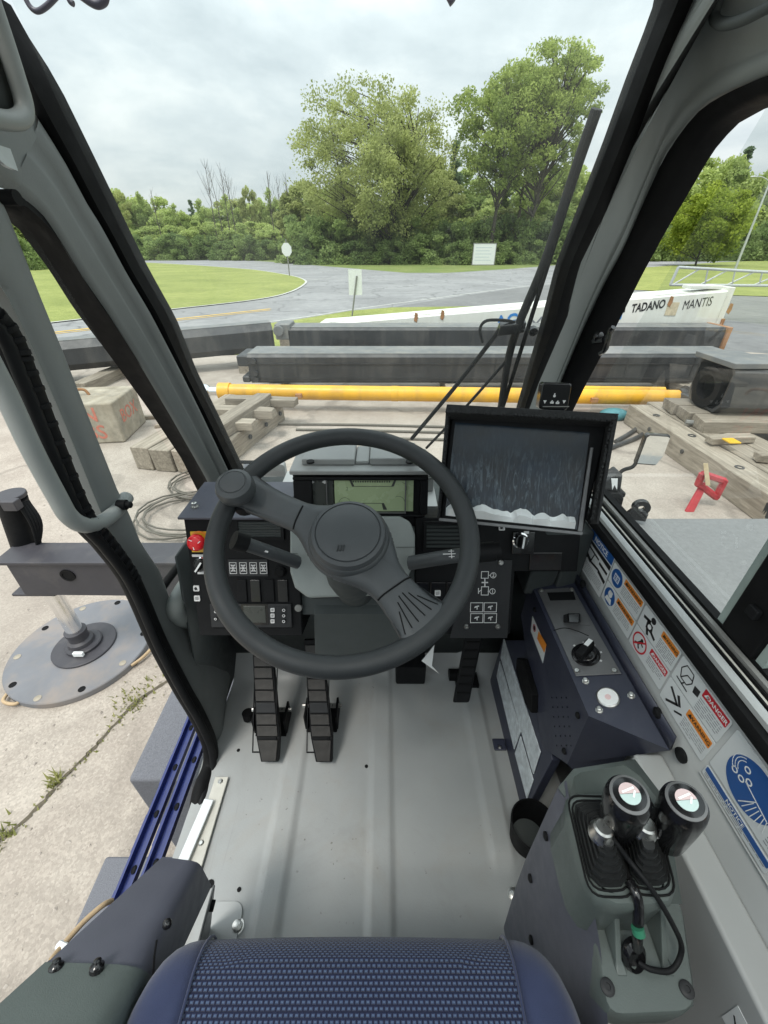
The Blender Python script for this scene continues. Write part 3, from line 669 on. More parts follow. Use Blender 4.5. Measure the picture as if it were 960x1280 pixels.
# ---------------------------------------------------------------- roadside things
def sign_post(u, vtop, vb, y=None): pass
p = GR(362, 345); Y = p.y
root = thing('stop_sign', 'small octagonal road sign on thin post at the tip of the grass median', 'sign', (p.x, p.y, GZ))
b = MB(); b.wbox(p.x-.05, p.y-.05, GZ, p.x+.05, p.y+.05, GZ+3.2); b.build('post', M_post, root)
b = MB(); pl = Plane((p.x, p.y-.07, PY(361, 312, Y).z), (1, .35, 0), (0, 0, 1)); b.lathe(pl, 0, 0, [(0.62, 0), (0.62, 0.02)], 8, math.pi/8, 0.85); b.build('sign_plate', M_signw, root)
p = GR(440, 396); Y = p.y
root = thing('back_of_road_sign', 'white rectangular sign on dark leaning post on the grass strip in front of the road', 'sign', (p.x, p.y, GZ))
top = PY(446, 345, Y); b = MB(); b.seg(Vector((p.x, p.y, GZ)), top+Vector((0, 0, 0)), 0.032); b.build('post', M_post, root)
b = MB(); c = PY(444, 353, Y); pl = Plane(c+Vector((0, .03, 0)), (1, 0.1, 0), (0.06, 0, 1)); b.box(pl, -.27, -.46, .27, .46, 0, .012); b.build('sign_plate', M_signw, root)
# billboard
p = GR(605, 329); p = Vector((p.x*0.88, p.y*0.88, GZ)); Y = p.y
root = thing('notice_board', 'white square notice board on short legs in front of the shrubs', 'notice board', p)
c = PY(605, 318, Y); b = MB(); pl = Plane(c, (1, 0.05, 0), (0, 0, 1)); b.box(pl, -1.85, -1.45, 1.85, 1.5, 0, .1); b.build('board', M_signw, root, bevel=.01)
b = MB(); b.frame(pl, -1.95, -1.55, 1.95, 1.6, .1, -.03, .13); b.build('frame', M_post, root)
b = MB()
for k in range(5): b.box(pl, -1.5, .9-k*.45, 1.2-.3*(k % 2), 1.02-k*.45, .1, .104)
b.build('faded_print', pm('faded_print', (.55, .6, .64), .6), root)
for s in (-1.4, 1.4): b = MB(); b.box(pl, s-.07, GZ-c.z, s+.07, -1.56, -.02, .1); b.build('leg', M_post, root)
# street lamp
p = GR(921, 331); p = Vector((p.x*.8, p.y*.8, GZ)); Y = p.y; top = PY(948, 226, Y)
root = thing('street_lamp', 'grey street lamp on tall pole with curved arm beyond the side window', 'street lamp', p)
b = MB(); b.tube(smooth_path([p, Vector((p.x, p.y, (GZ+top.z)/2)), Vector((p.x, p.y, top.z-.5))], 3), .13, 10, radii=[.16-.06*i/6 for i in range(7)]); b.build('pole', M_galv, root, sm=80)
b = MB(); b.tube(smooth_path([Vector((p.x, p.y, top.z-.6)), Vector((p.x-.2, p.y, top.z-.05)), Vector((p.x-1.4, p.y-.2, top.z+.35)), Vector((p.x-2.0, p.y-.3, top.z+.38))], 5), .07, 8); b.build('arm', M_galv, root, sm=80)
b = MB(); b.ball(Vector((p.x-2.5, p.y-.35, top.z+.36)), .5, 12, 6, (1, .35, .22)); b.build('lamp_head', M_galv, root)
# white lattice jib lying on the grass at right
root = thing('lattice_jib', 'white lattice boom section standing behind the white boom at right', 'lattice boom', GR(900, 372))
Y0 = 17.0
def LP(u, v, dy=0.0): return PY(u, v, Y0+dy)
ch = [(842, 333, 0), (1010, 343, 0), (838, 357, 0), (1010, 358, 0)]
for nm, a, c_ in (('chord', LP(848, 334), LP(1010, 343)), ('chord', LP(838, 356), LP(1010, 357.5)), ('chord', LP(848, 334, .9), LP(1010, 343, .9)), ('chord', LP(838, 356, .9), LP(1010, 357.5, .9))):
    b = MB(); b.seg(a, c_, .045, 8); b.build(nm, M_galv, root)
for k in range(5):
    u0 = 841+k*34
    for a, c_ in ((LP(u0, 356), LP(u0+34, 336+k*2)), (LP(u0+44, 336+k*1.8), LP(u0+40, 356))):
        b = MB(); b.seg(a, c_, .028, 6); b.build('lacing', M_galv, root)
b = MB(); b.seg(LP(848, 334), LP(838, 356), .05, 8); b.seg(LP(848, 334), LP(848, 334, .9), .04, 8); b.seg(LP(838, 356), LP(838, 356, .9), .04, 8); b.build('end_frame', M_galv, root)

# ---------------------------------------------------------------- boom sections in the yard
def boxboom(name, label, cat, A, B, wdt, hgt_, mat, mat_top, hB=None, cham=0.06, group=None):
    """a boom section from A to B (front lower edge), hollow at both ends"""
    A, B = Vector(A), Vector(B); d = (B-A).normalized(); back = Vector((-d.y, d.x, 0)).normalized()
    root = thing(name, label, cat, (A+B)/2, group); hB = hB or hgt_
    def prof(P, h, e=0.0):
        c = cham
        return [P+back*e_+Vector((0, 0, z)) for e_, z in ((c+e, e), (wdt-c-e, e), (wdt-e, c+e), (wdt-e, h-c-e), (wdt-c-e, h-e), (c+e, h-e), (e, h-c-e), (e, c+e))]
    b = MB(); o0, o1 = prof(A, hgt_), prof(B, hB); i0, i1 = prof(A, hgt_, .03), prof(B, hB, .03)
    b.add(o0+o1, [(i, (i+1) % 8, 8+(i+1) % 8, 8+i) for i in range(8)]); b.add(i0+i1, [(i, 8+i, 8+(i+1) % 8, (i+1) % 8) for i in range(8)])
    b.add(o0+i0, [(i, 8+i, 8+(i+1) % 8, (i+1) % 8) for i in range(8)]); b.add(o1+i1, [(i, (i+1) % 8, 8+(i+1) % 8, 8+i) for i in range(8)])
    b.build('boom_tube', mat, root, sm=20, recalc=False)
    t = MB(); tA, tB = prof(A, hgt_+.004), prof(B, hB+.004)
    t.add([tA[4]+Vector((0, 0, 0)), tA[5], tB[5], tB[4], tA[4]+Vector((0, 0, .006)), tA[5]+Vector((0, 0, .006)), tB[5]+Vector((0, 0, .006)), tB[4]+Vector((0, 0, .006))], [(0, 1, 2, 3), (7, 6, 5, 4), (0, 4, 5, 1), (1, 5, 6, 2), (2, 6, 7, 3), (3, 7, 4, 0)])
    t.build('top_plate', mat_top, root)  # separate sheet over the top face, paler than the tube on dark booms
    return root, d, back
BZ = GZ+.012
# front dark boom
A = PY(314, 479, 8.0); B = PY(905, 484, 8.0)
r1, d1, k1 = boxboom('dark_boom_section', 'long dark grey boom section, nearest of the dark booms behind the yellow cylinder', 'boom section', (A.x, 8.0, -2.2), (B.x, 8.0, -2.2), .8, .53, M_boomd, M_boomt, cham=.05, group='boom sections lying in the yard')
b = MB(); f = Plane((A.x, 7.995, -2.2), (1, 0, 0), (0, 0, 1)); b.box(f, 0.0, .36, 9.0, .372, .0, .012); b.box(f, .0, .1, 9.0, .11, 0, .01)
for k in range(7): b.box(f, .9+k*1.25, .1, .93+k*1.25, .46, .0, .006)
b.build('weld_seam', M_boomd, r1)
b = MB(); b.box(Plane((A.x, 8.0, -2.2), (1, 0, 0), (0, 0, 1)), -.22, .3, .02, .5, -.75, -.05); b.box(f, -.15, .02, .0, .14, -.4, .02); b.build('end_lug', M_boomd, r1, bevel=.03)
for q in (.08, .2, .42): b = MB(); b.cyl(f, .12, q, .05, 0, .05, 12); b.build('pin', M_boomd, r1)
b = MB(); b.box(f, 9.08, .1, 9.2, .5, -.6, .02); b.build('rusty_end_plate', M_rust, r1, bevel=.01)
# second dark boom behind
A2 = PY(362, 430, 9.9); B2 = PY(900, 434, 9.9)
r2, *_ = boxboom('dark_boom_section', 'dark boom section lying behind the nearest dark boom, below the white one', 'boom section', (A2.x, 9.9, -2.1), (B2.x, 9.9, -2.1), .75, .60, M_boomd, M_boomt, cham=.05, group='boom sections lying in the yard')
b = MB(); b.wbox(B2.x-.02, 9.85, -2.1, B2.x+.08, 10.6, -1.48); b.build('rusty_end_plate', M_rust, r2, bevel=.01)
b = MB(); b.wbox(A2.x-.3, 9.9, -1.75, A2.x+.05, 10.5, -1.42); b.cyl(Plane((A2.x-.2, 9.86, -1.55), (1, 0, 0), (0, 0, 1)), 0, 0, .12, 0, .06, 14); b.build('end_lug', M_boomt, r2, bevel=.03)
# white tapered boom
Yw = 11.6
lt, rt_, rb = PY(398, 405, Yw), PY(917, 362, Yw-1.0), PY(913, 414, Yw-1.0)
Aw = Vector((lt.x, Yw, -1.95)); Bw = Vector((rt_.x, Yw-1.0, rb.z-.02))
rw, dw, kw = boxboom('white_boom_section', 'white tapered boom section with dark and blue lettering on its side', 'boom section', Aw, Bw, .9, lt.z-Aw.z, M_boomw, M_boomw, hB=rt_.z-Bw.z, cham=.04, group='boom sections lying in the yard')
nrm = Vector((dw.y, -dw.x, 0)).normalized()
def side_plane(u, v):
    fp = Plane(Aw+nrm*.004, Vector((dw.x, dw.y, 0)), (0, 0, 1)); return fp, fp.loc(u, v)
def wtext(s, u0, u1, v, hpx, mat, bold, shear, name, tilt=0.055):
    fp, (pa, qa) = side_plane(u0, v+2*tilt*0); _, (pb, qb) = side_plane(u1, v-(u1-u0)*.155)
    sp = fp.sub((pa+pb)/2, (qa+qb)/2, math.atan2(qb-qa, pb-pa)); Lm = math.hypot(pb-pa, qb-qa); sz = hpx/FPX*11.2/0.72
    b = MB(); text(b, sp, s, 0, 0, 1.0, bold, h=.002, shear=shear)
    xs = [(v_-sp.o).dot(sp.x) for v_ in b.v]; kx = Lm/(max(xs)-min(xs)); ys = [(v_-sp.o).dot(sp.y) for v_ in b.v]; ky = sz*.7/(max(ys)-min(ys))
    b.v = [sp.pt((v_-sp.o).dot(sp.x)*kx, (v_-sp.o).dot(sp.y)*ky, .002) for v_ in b.v]
    return b.build(name, mat, rw, recalc=False)
wtext('TADANO', 789, 831, 386.5, 9, M_ink, .03, .18, 'lettering')
wtext('MANTIS', 853, 890, 382.5, 9, M_ink, .0, .18, 'lettering')
wtext('AGI', 620, 653, 404.5, 15, M_bluecl, .03, 0.0, 'lettering')
wtext('MANTIS', 661, 755, 407, 14, M_inkg, -.004, 0.0, 'lettering')
fp, _ = side_plane(770, 395)
b = MB(); b.prism(fp, [fp.loc(763, 399), fp.loc(780, 386), fp.loc(776, 399)], .001, .004); b.build('emblem', M_bluecl, rw)
b = MB(); b.prism(fp, [fp.loc(772, 386), fp.loc(782, 384.5), fp.loc(781, 390), fp.loc(776, 392), fp.loc(775, 399), fp.loc(768, 401)], .001, .003); b.build('emblem', M_ink, rw)
for u, v in ((520, 397), (553, 394), (777, 378), (838, 377), (912, 386), (911, 371)):
    b = MB(); p_, q_ = fp.loc(u, v); b.prism(fp, [(p_-.05, q_-.07), (p_+.02, q_-.12), (p_+.05, q_-.02), (p_+.04, q_+.10), (p_-.03, q_+.12)], .0, .012); b.build('rust_patch', M_rust, rw, bevel=.008)
b = MB(); b.box(fp, fp.loc(836, 385)[0]-.05, fp.loc(836, 385)[1]-.16, fp.loc(848, 383)[0], fp.loc(836, 385)[1]+.12, .0, .006); b.build('worn_patch', pm('worn_paint', (.55, .47, .33), .7, var=.3, scale=9), rw)
pe = Plane(Bw+nrm*.03, (dw.x, dw.y, 0), (0, 0, 1)); b = MB(); Hh = rt_.z-Bw.z; b.box(pe, -.1, -.12, .02, Hh+.05, -1.0, 0); b.box(pe, -.9, Hh+.0, -.2, Hh+.07, -.5, -.1); b.build('end_collar', M_boomw, rw, bevel=.015)
b = MB(); b.box(pe, -.75, -.16, .04, -.08, -.2, .03); b.box(pe, -.02, -.1, .05, .3, -.1, .04); b.build('rusty_bracket', M_rust, rw, bevel=.01)
# left grey boom going off to the left
A3 = PY(72, 489, 8.3); B3 = PY(345, 452, 10.3)
r3, *_ = boxboom('grey_boom_section', 'rounded grey boom section lying slantwise at left behind the concrete block', 'boom section', (A3.x*1.25, 8.0, -2.2), (B3.x, 10.4, -2.1), .7, .56, M_boomd, M_boomt, hB=.62, cham=.14, group='boom sections lying in the yard')
# dark boom end at right
A4 = PY(893, 528, 5.3)
r4, *_ = boxboom('dark_boom_section', 'dark open boom end resting on the timber mats at far right', 'boom section', (A4.x+.15, 5.5, -1.94), (A4.x+5.2, 5.15, -1.94), .78, .66, M_boomd, M_boomt, cham=.10, group='boom sections lying in the yard')
b = MB(); b.wbox(A4.x+.1, 5.5, -1.33, A4.x+.75, 6.3, -1.26); b.build('top_lip', M_boomt, r4, bevel=.01)
b = MB(); pl = Plane((A4.x+.14, 5.9, -1.62), (0, 1, 0), (0, 0, 1)); b.ring(pl, 0, -.05, .17, .28, 0, .1, 28); b.build('end_ring', M_black, r4, sm=40)
b = MB(); pl = Plane((A4.x+.9, 5.45, -1.75), (1, -.07, 0), (0, 0, 1)); b.box(pl, 0, 0, .24, .06, 0, .012); b.build('name_plate', M_galv, r4)
# yellow hydraulic cylinder
ya, yb = PY(276, 489, 7.2), PY(846, 497, 6.9)
root = thing('yellow_hydraulic_cylinder', 'long yellow hydraulic cylinder lying in front of the dark booms', 'hydraulic cylinder', ((ya.x+yb.x)/2, 7.05, -2.3))
b = MB(); b.seg(ya, yb, .125, 24); b.build('barrel', M_pipe_y, root, sm=60)
dy = (yb-ya).normalized(); b = MB(); b.seg(ya-dy*.02, ya+dy*.18, .145, 24); b.seg(ya+dy*3.0, ya+dy*3.12, .13, 24); b.build('gland', M_pipe_y, root, sm=40)
b = MB(); b.seg(ya-dy*.25, ya, .075, 18); b.ball(ya-dy*.28, .12, 14, 8); b.build('rod', M_chrome, root, sm=60)
b = MB(); b.seg(yb, yb+dy*.1, .15, 20); b.seg(yb+dy*.1, yb+dy*.55, .2, 20, .1); b.build('end_clevis', M_boomd, root, sm=40)
for k in (1.4, 4.9, 6.4):
    b = MB(); q = ya+dy*k; b.wbox(q.x-.05, q.y-.19, q.z-.05, q.x+.06, q.y-.12, q.z+.02); b.build('port', M_rust, root, bevel=.005)
b = MB(); b.seg(PY(690, 486, 7.25), PY(830, 488, 7.2), .06, 14); b.build('feed_pipe', M_pipe_y, root, sm=60)
# twin jack post standing at the cylinder's right end
p = PY(862, 508, 6.9); root = thing('screw_jack', 'small dark screw jack with bright top plate at the right end of the yellow cylinder', 'jack', (p.x, 6.75, GZ+.3))
b = MB(); b.seg((p.x, 6.75, p.z-.05), (p.x+.05, 6.75, PY(862, 460, 6.75).z), .055, 12); b.build('screw', M_boomd, root)
tz = PY(862, 458, 6.75).z; b = MB(); b.wbox(p.x-.12, 6.65, tz, p.x+.2, 6.85, tz+.05); b.build('top_plate', M_galv, root, bevel=.012)
b = MB(); b.wbox(p.x-.1, 6.67, tz-.24, p.x+.16, 6.83, tz-.2); b.build('collar', M_galv, root, bevel=.01)
b = MB(); b.wbox(p.x-.3, 6.55, GZ+.3, p.x+.45, 6.95, GZ+.42); b.build('base', M_boomd, root, bevel=.02)
# ---------------------------------------------------------------- timber, concrete, cables in the yard
def timber(parent, a, b, w, h, mat=None, name='timber', rough=0.012, seed=0):
    """a squared timber from a to b (centre of its bottom)"""
    rnd = random.Random(seed); a, b_ = Vector(a), Vector(b); d = (b_-a).normalized(); s = Vector((-d.y, d.x, 0)).normalized(); up = Vector((0, 0, 1)); mb = MB(); n = 6; L = (b_-a).length
    vs = []; j = lambda k: rnd.uniform(-k, k)
    for i in range(n+1):
        c = a+d*(L*i/n)
        for e, z in ((-w/2, 0), (w/2, 0), (w/2, h), (-w/2, h)): vs.append(c+s*(e+j(rough))+up*(z+j(rough)*.6)+d*j(rough if 0 < i < n else .03))
    fs = []
    for i in range(n):
        for k in range(4): fs.append((i*4+k, i*4+(k+1) % 4, i*4+4+(k+1) % 4, i*4+4+k))
    fs += [(3, 2, 1, 0), (n*4, n*4+1, n*4+2, n*4+3)]
    mb.add(vs, fs); o = mb.build(name, mat or M_wood, None if parent is None else parent, bevel=.012, seg=1, kind=None if parent else 'x')
    # grain runs along the timber: lay the object's x axis along it
    ang = math.atan2(d.y, d.x); me = o.data; R = Matrix.Rotation(-ang, 4, 'Z'); me.transform(R); o.rotation_euler = (0, 0, ang)
    return o
# left mat
root = thing('timber_mat', 'weathered timber crane mat on the ground at left, under the end of the yellow cylinder', 'timber mat', (-2.5, 6.0, BZ))
p0 = PZ(165, 556, -2.12); d = Vector((.22, .975, 0)).normalized(); s = Vector((d.y, -d.x, 0)); L = 2.25
for i in range(4):
    a = p0+s*(.13+i*.29)+d*random.uniform(-.06, .06); a.z = BZ+.0; timber(root, a, a+d*(L+random.uniform(-.2, .2)), .27, .31, seed=i)
for i, (o0, l, k) in enumerate(((.7, .8, .5), (1.2, 1.3, .05), (1.75, 1.1, .35))):
    a = p0+d*o0+s*k; a.z = BZ+.32; timber(root, a, a+s*l+d*.15, .2, .12, seed=20+i)
a = p0+d*.25+s*.95; a.z = BZ+.31; timber(root, a, a+d*1.6, .25, .2, seed=31)
for i in range(4):
    b = MB(); q = p0+d*(.4+i*.5)+s*1.142; q.z = BZ+.17; b.cyl(Plane(q, d, (0, 0, 1)), 0, 0, .035, 0, .02, 10); b.build('bolt', M_boomd, root)
# loose planks by the mat
for i, (u, v, u2, v2) in enumerate(((176, 524, 206, 521), (195, 534, 216, 531))):
    a, b_ = PZ(u, v, BZ), PZ(u2, v2, BZ); o = timber(None, a, b_+Vector((.2, 0, 0)), .12, .06, seed=50+i, name='plank'); del o['kind']
    tag(o, ('loose plank on the ground just behind the left timber mat', 'short loose plank lying against the left timber mat')[i], 'plank')
# supporting timbers under booms
for i, (u, y, z0, z1, nm) in enumerate(((350, 8.4, GZ+.01, -2.205, 'squared timber under the left end of the nearest dark boom'), (840, 8.4, GZ+.01, -2.205, 'squared timber under the right end of the nearest dark boom'), (560, 8.4, GZ+.01, -2.205, 'squared timber under the middle of the nearest dark boom'))):
    x = PY(u, 480, y).x; o = timber(None, (x, y-.6, z0), (x, y+1.6, z0), .25, z1-z0-.005, seed=60+i, name='squared_timber'); del o['kind']; tag(o, nm, 'timber', 'timbers under the boom sections')
for i, (x, y, h, nm) in enumerate(((-3.2, 10.2, .33, 'timber under the second dark boom at left'), (6.4, 10.2, .33, 'timber under the second dark boom at right'), (-6.0, 8.6, .22, 'timber under the slanting grey boom'), (-2.6, 12.0, .47, 'timber block under the left end of the white boom'), (8.0, 11.0, .8, 'timber stack under the right end of the white boom'))):
    o = timber(None, (x, y-.5, GZ+.005), (x+.05, y+.9, GZ+.005), .3, h, seed=70+i, name='squared_timber'); del o['kind']; tag(o, nm, 'timber', 'timbers under the boom sections')
# right mats: beams running away from the cab
root = thing('timber_mat', 'heavy timber crane mat with bolt holes on the ground at right, beside the red stand', 'timber mat', (4.4, 4.8, BZ))
for i in range(3):
    x = 4.12+i*.37; timber(root, (x, 3.55+.1*i, BZ), (x+.02, 6.5+.15*i, BZ), .34, .31, seed=80+i)
for x, y in ((4.1, 4.25), (4.15, 5.2), (4.12, 6.0), (4.5, 4.1), (4.5, 5.0), (4.48, 5.9)):
    b = MB(); b.lathe(FLAT, x, y, [(.05, BZ+.30), (.05, BZ+.318), (.03, BZ+.318), (.028, BZ+.306)], 12); b.build('bolt_hole', M_boomd, root)
for y in (4.2, 5.0, 5.8):
    b = MB(); b.cyl(Plane((3.955, y, BZ+.17), (0, -1, 0), (0, 0, 1)), 0, 0, .03, 0, .012, 10); b.build('bolt', M_boomd, root)
root = thing('timber_mat', 'upper timber mat at far right carrying the dark open boom end', 'timber mat', (5.4, 5.6, BZ))
for i in range(3): timber(root, (4.35+.0*i, 5.45+i*.36, BZ+.315-.0), (6.9, 5.3+i*.36, BZ+.315), .33, .16, seed=90+i)
for i, (u, v, u2, v2, hh) in enumerate(((885, 553, 938, 550, .09), (942, 574, 990, 578, .1))):
    a, b_ = PZ(u, v, -2.10), PZ(u2, v2, -2.10); o = timber(None, (a.x, a.y, BZ+.325), (b_.x, b_.y, BZ+.325), .14, hh, seed=97+i, name='plank'); del o['kind']
    tag(o, ('short plank with a yellow strap lying on the right timber mat', 'plank end at the right edge of the right timber mat')[i], 'plank')
q = PZ(912, 551, -2.02); b = MB(); b.wbox(q.x-.07, q.y-.1, q.z-.0, q.x+.07, q.y+.05, q.z+.02); tag(b.build('strap', M_yellow, None, bevel=.006), 'small yellow strap on the short plank on the right mat', 'strap')
root = thing('pipe_wrench', 'grey tool with red end lying on the right timber mat', 'tool', PZ(875, 533, -2.08))
a, c_ = PZ(856, 530, -2.10), PZ(884, 533, -2.10); b = MB(); b.seg(a+Vector((0, 0, .03)), c_+Vector((0, 0, .03)), .035, 8); b.build('shaft', M_post, root)
c2 = PZ(896, 536, -2.10); b = MB(); b.seg(c_+Vector((0, 0, .035)), c2+Vector((0, 0, .035)), .05, 8); b.build('grip', M_redst, root)
# far-right dark shapes on the mat: tyre-like block
q = PZ(955, 622, -2.3); b = MB(); pl = Plane((q.x+.12, q.y-.05, BZ), (1, 0, 0), (0, 1, 0)); b.prism(pl, [(-.35, -.25), (.5, -.3), (.5, .35), (-.2, .3)], 0, .26); b.prism(pl, [(-.1, -.15), (.5, -.2), (.5, .3), (0, .2)], .26, .5)
tag(b.build('steel_block', M_boomd, None, bevel=.03), 'dark steel block at the near end of the right timber mat', 'steel block')
# grey beam lying beyond the mats, left of them, and hoses
root = thing('teal_bundle', 'teal bundle on the ground below the right end of the yellow cylinder', 'bundle', GR(765, 524)); q = GR(765, 524); b = MB(); b.ball((q.x, q.y, GZ+.08), .22, 16, 10, (1.1, .7, .5)); b.build('bundle', M_teal, root, sm=80)
for i, (pts, lab) in enumerate((([(770, 552), (790, 540), (812, 522), (828, 512)], 'thin dark hose running from the mirror towards the yellow cylinder'), ([(763, 560), (800, 545), (818, 528), (850, 517)], 'second dark hose lying beside the first one on the sand'))):
    b = MB(); b.tube(smooth_path([PZ(u, v, BZ+.03) for u, v in pts], 8), .035, 8); tag(b.build('hose', M_boomd, None, sm=80), lab, 'hose', 'hoses on the sand')
for i, (v, lab) in enumerate(((531, 'dark cable drawn straight across the sand, the farthest'), (538, 'middle dark cable across the sand in front of the yellow cylinder'), (547, 'nearest of the three cables across the sand'))):
    b = MB(); b.tube(smooth_path([PZ(330+i*40, v-1, BZ+.02), PZ(450, v, BZ+.02), PZ(580, v+3, BZ+.02), PZ(660, v+2, BZ+.02)], 8), .022, 6); tag(b.build('cable', M_cable, None, sm=80), lab, 'cable', 'cables on the sand')
# concrete block with red paint
bl, br_ = GR(108, 551), GR(172, 543); root = thing('concrete_block', 'big weathered concrete block with red painted letters at left', 'concrete block', ((bl.x+br_.x)/2, bl.y+.4, BZ))
q0 = Vector((bl.x-.55, bl.y-.25, BZ)); q1 = Vector((br_.x+.0, br_.y-.35, BZ)); d = (q1-q0).normalized(); fp = Plane(q0, d, (0, 0, 1)); Lb = (q1-q0).length
b = MB(); b.box(fp, 0, 0, Lb, .60, -.9, 0); o = b.build('block', M_conc, root, bevel=.03)
b = MB(); text(b, fp, 'DON', Lb*.52, .43, .29, .012, h=.003); text(b, fp, '65 LBS', Lb*.5, .17, .29, .012, h=.003); b.build('painted_letters', M_graf, root, recalc=False)
sp = Plane(q1, Vector((-d.y, d.x, 0)), (0, 0, 1)); b = MB(); text(b, sp, 'BOX', .42, .34, .27, .01, h=.003); b.build('painted_letters', M_graf, root, recalc=False)
b = MB(); b.tube(smooth_path([fp.pt(Lb*.35, .60, -.4), fp.pt(Lb*.4, .68, -.4), fp.pt(Lb*.55, .68, -.45), fp.pt(Lb*.6, .60, -.45)], 5), .02, 8); b.build('lifting_eye', M_rust, root, sm=80)
# wire rope coils
def coil(u, v, r, turns, lab, seed):
    rnd = random.Random(seed); c = GR(u, v); b = MB(); pts = []
    for i in range(turns*18):
        a = i*2*math.pi/18; rr_ = r*(1+.13*math.sin(a*.31+seed)+.06*math.sin(a*2+i*.05)); pts.append(Vector((c.x+rr_*math.cos(a)*1.15, c.y+rr_*math.sin(a), BZ+.015+.05*abs(math.sin(a*.7+i*.02))+i*.0006)))
    b.tube(pts, .010, 5); tag(b.build('wire_rope_coil', M_cable, None, sm=80), lab, 'wire rope', 'coils of wire rope on the ground')
coil(240, 648, .42, 4, 'larger loose coil of wire rope on the ground just left of the dashboard', 1); coil(262, 610, .36, 4, 'smaller coil of wire rope behind the larger one, beside the left pillar', 2)
# red stand
p = Vector((3.36, 3.78, BZ)); root = thing('red_stand', 'red painted steel stand with cream handle on the sand at right', 'stand', p)
zz = PY(885, 607, p.y+.1).z; b = MB(); tp = Vector((PY(884, 600, p.y+.15).x, p.y+.15, zz)); b.hexa([p+Vector((-.045, 0, 0)), p+Vector((.045, 0, 0)), p+Vector((.045, .03, 0)), p+Vector((-.045, .03, 0))], [tp+Vector((-.035, 0, 0)), tp+Vector((.035, 0, 0)), tp+Vector((.035, .03, 0)), tp+Vector((-.035, .03, 0))]); b.build('stem', M_redst, root, bevel=.004)
for i, (a, e) in enumerate((((872, 604), (896, 622)), ((878, 592), (872, 606)), ((895, 621), (906, 600)), ((878, 592), (905, 601)))):
    b = MB(); b.seg(PY(*a, p.y+.13), PY(*e, p.y+.13), .036, 6); b.build('crosspiece', M_redst, root, sm=20)
b = MB(); b.hexa([PY(882, 607, p.y+.06), PY(888, 607, p.y+.06), PY(888, 607, p.y+.075), PY(882, 607, p.y+.075)], [PY(879, 579, p.y+.06), PY(885, 579, p.y+.06), PY(885, 579, p.y+.075), PY(879, 579, p.y+.075)]); b.build('handle', pm('cream_paint', (.6, .5, .32), .6), root, bevel=.003)
JX0, JY0 = GR(107, 813).x, GR(107, 813).y
# weeds
def weeds(name, pts, n, hgt_, seed, spread=.05):
    rng = np.random.default_rng(seed); P = resample([GR(u, v) for u, v in pts], 200); V = []; F = []; T = []
    for i in range(n):
        q = P[int(rng.uniform(0, 199))]; x = q.x+rng.normal(0, spread); y = q.y+rng.normal(0, spread); a = rng.uniform(0, 6.28); h = hgt_*rng.uniform(.3, 1.3); w = .006; l = h*rng.uniform(.3, .9)
        k = len(V); V += [(x-w*math.sin(a), y+w*math.cos(a), BZ), (x+w*math.sin(a), y-w*math.cos(a), BZ), (x+l*math.cos(a), y+l*math.sin(a), BZ+h)]; F.append((k, k+1, k+2)); T.append(rng.uniform(0, 1))
    me = bpy.data.meshes.new(name); me.from_pydata(V, [], F); at = me.attributes.new('tone', 'FLOAT', 'FACE'); at.data.foreach_set('value', T); me.materials.append(L_weed)
    o = bpy.data.objects.new(name, me); C.objects.link(o); o['kind'] = 'stuff'; o['label'] = lab_w.pop(0); return o
lab_w = ['thin line of weeds growing in the pavement crack at lower left', 'clump of weeds in the crack near the grey steps', 'green weed tuft at the left edge', 'weeds beside the steel pad', 'tuft of weeds in the pavement crack, the greenest']
weeds('weeds', [(0, 1052), (40, 1020), (80, 975), (120, 935), (165, 885), (185, 872)], 90, .02, 1, .02)
weeds('weeds', [(150, 895), (180, 868)], 60, .035, 2, .05); weeds('weeds', [(0, 1050), (8, 1042)], 45, .05, 3, .03); weeds('weeds', [(158, 880), (190, 850)], 50, .035, 4, .06); weeds('weeds', [(66, 982), (76, 975)], 45, .06, 5, .02)

# crack in the pavement and loose stones
b = MB(); rnd = random.Random(8)
cr = resample(smooth_path([GR(u, v) for u, v in ((-40, 1085), (0, 1052), (40, 1020), (80, 975), (120, 935), (165, 885), (190, 866), (215, 850))], 6), 70)
la_, lb_ = [], []
for i, p in enumerate(cr): w = .004+.008*rnd.random(); j = rnd.uniform(-.012, .012); la_.append(Vector((p.x-w+j, p.y+w+j, BZ+.004))); lb_.append(Vector((p.x+w+j, p.y-w+j, BZ+.004)))
b.loft([la_, lb_], 70); b.build('pavement_crack', pm('crack_soil', (.10, .085, .06), .95, var=.3, scale=30), kind='structure')
b = MB()
for i in range(1500):
    x, y = rnd.uniform(-4.6, -.9), rnd.uniform(-.2, 4.2)**1.0; s_ = .004+.010*rnd.random()**3
    if (x-JX0)**2+(y-JY0)**2 < .24: continue
    k = len(b.v); a0 = rnd.uniform(0, 6.28); b.v += [Vector((x+s_*math.cos(a0+j*1.57)*rnd.uniform(.7, 1.3), y+s_*math.sin(a0+j*1.57)*rnd.uniform(.7, 1.3), BZ+.001)) for j in range(4)]+[Vector((x+rnd.uniform(-.3, .3)*s_, y+rnd.uniform(-.3, .3)*s_, BZ+s_*rnd.uniform(.5, .9)))]
    b.f += [(k+j, k+(j+1) % 4, k+4) for j in range(4)]
b.build('loose_stones', pm('pebble', (.36, .32, .28), .9, var=.45, scale=25), None, sm=50, kind='stuff', recalc=False)
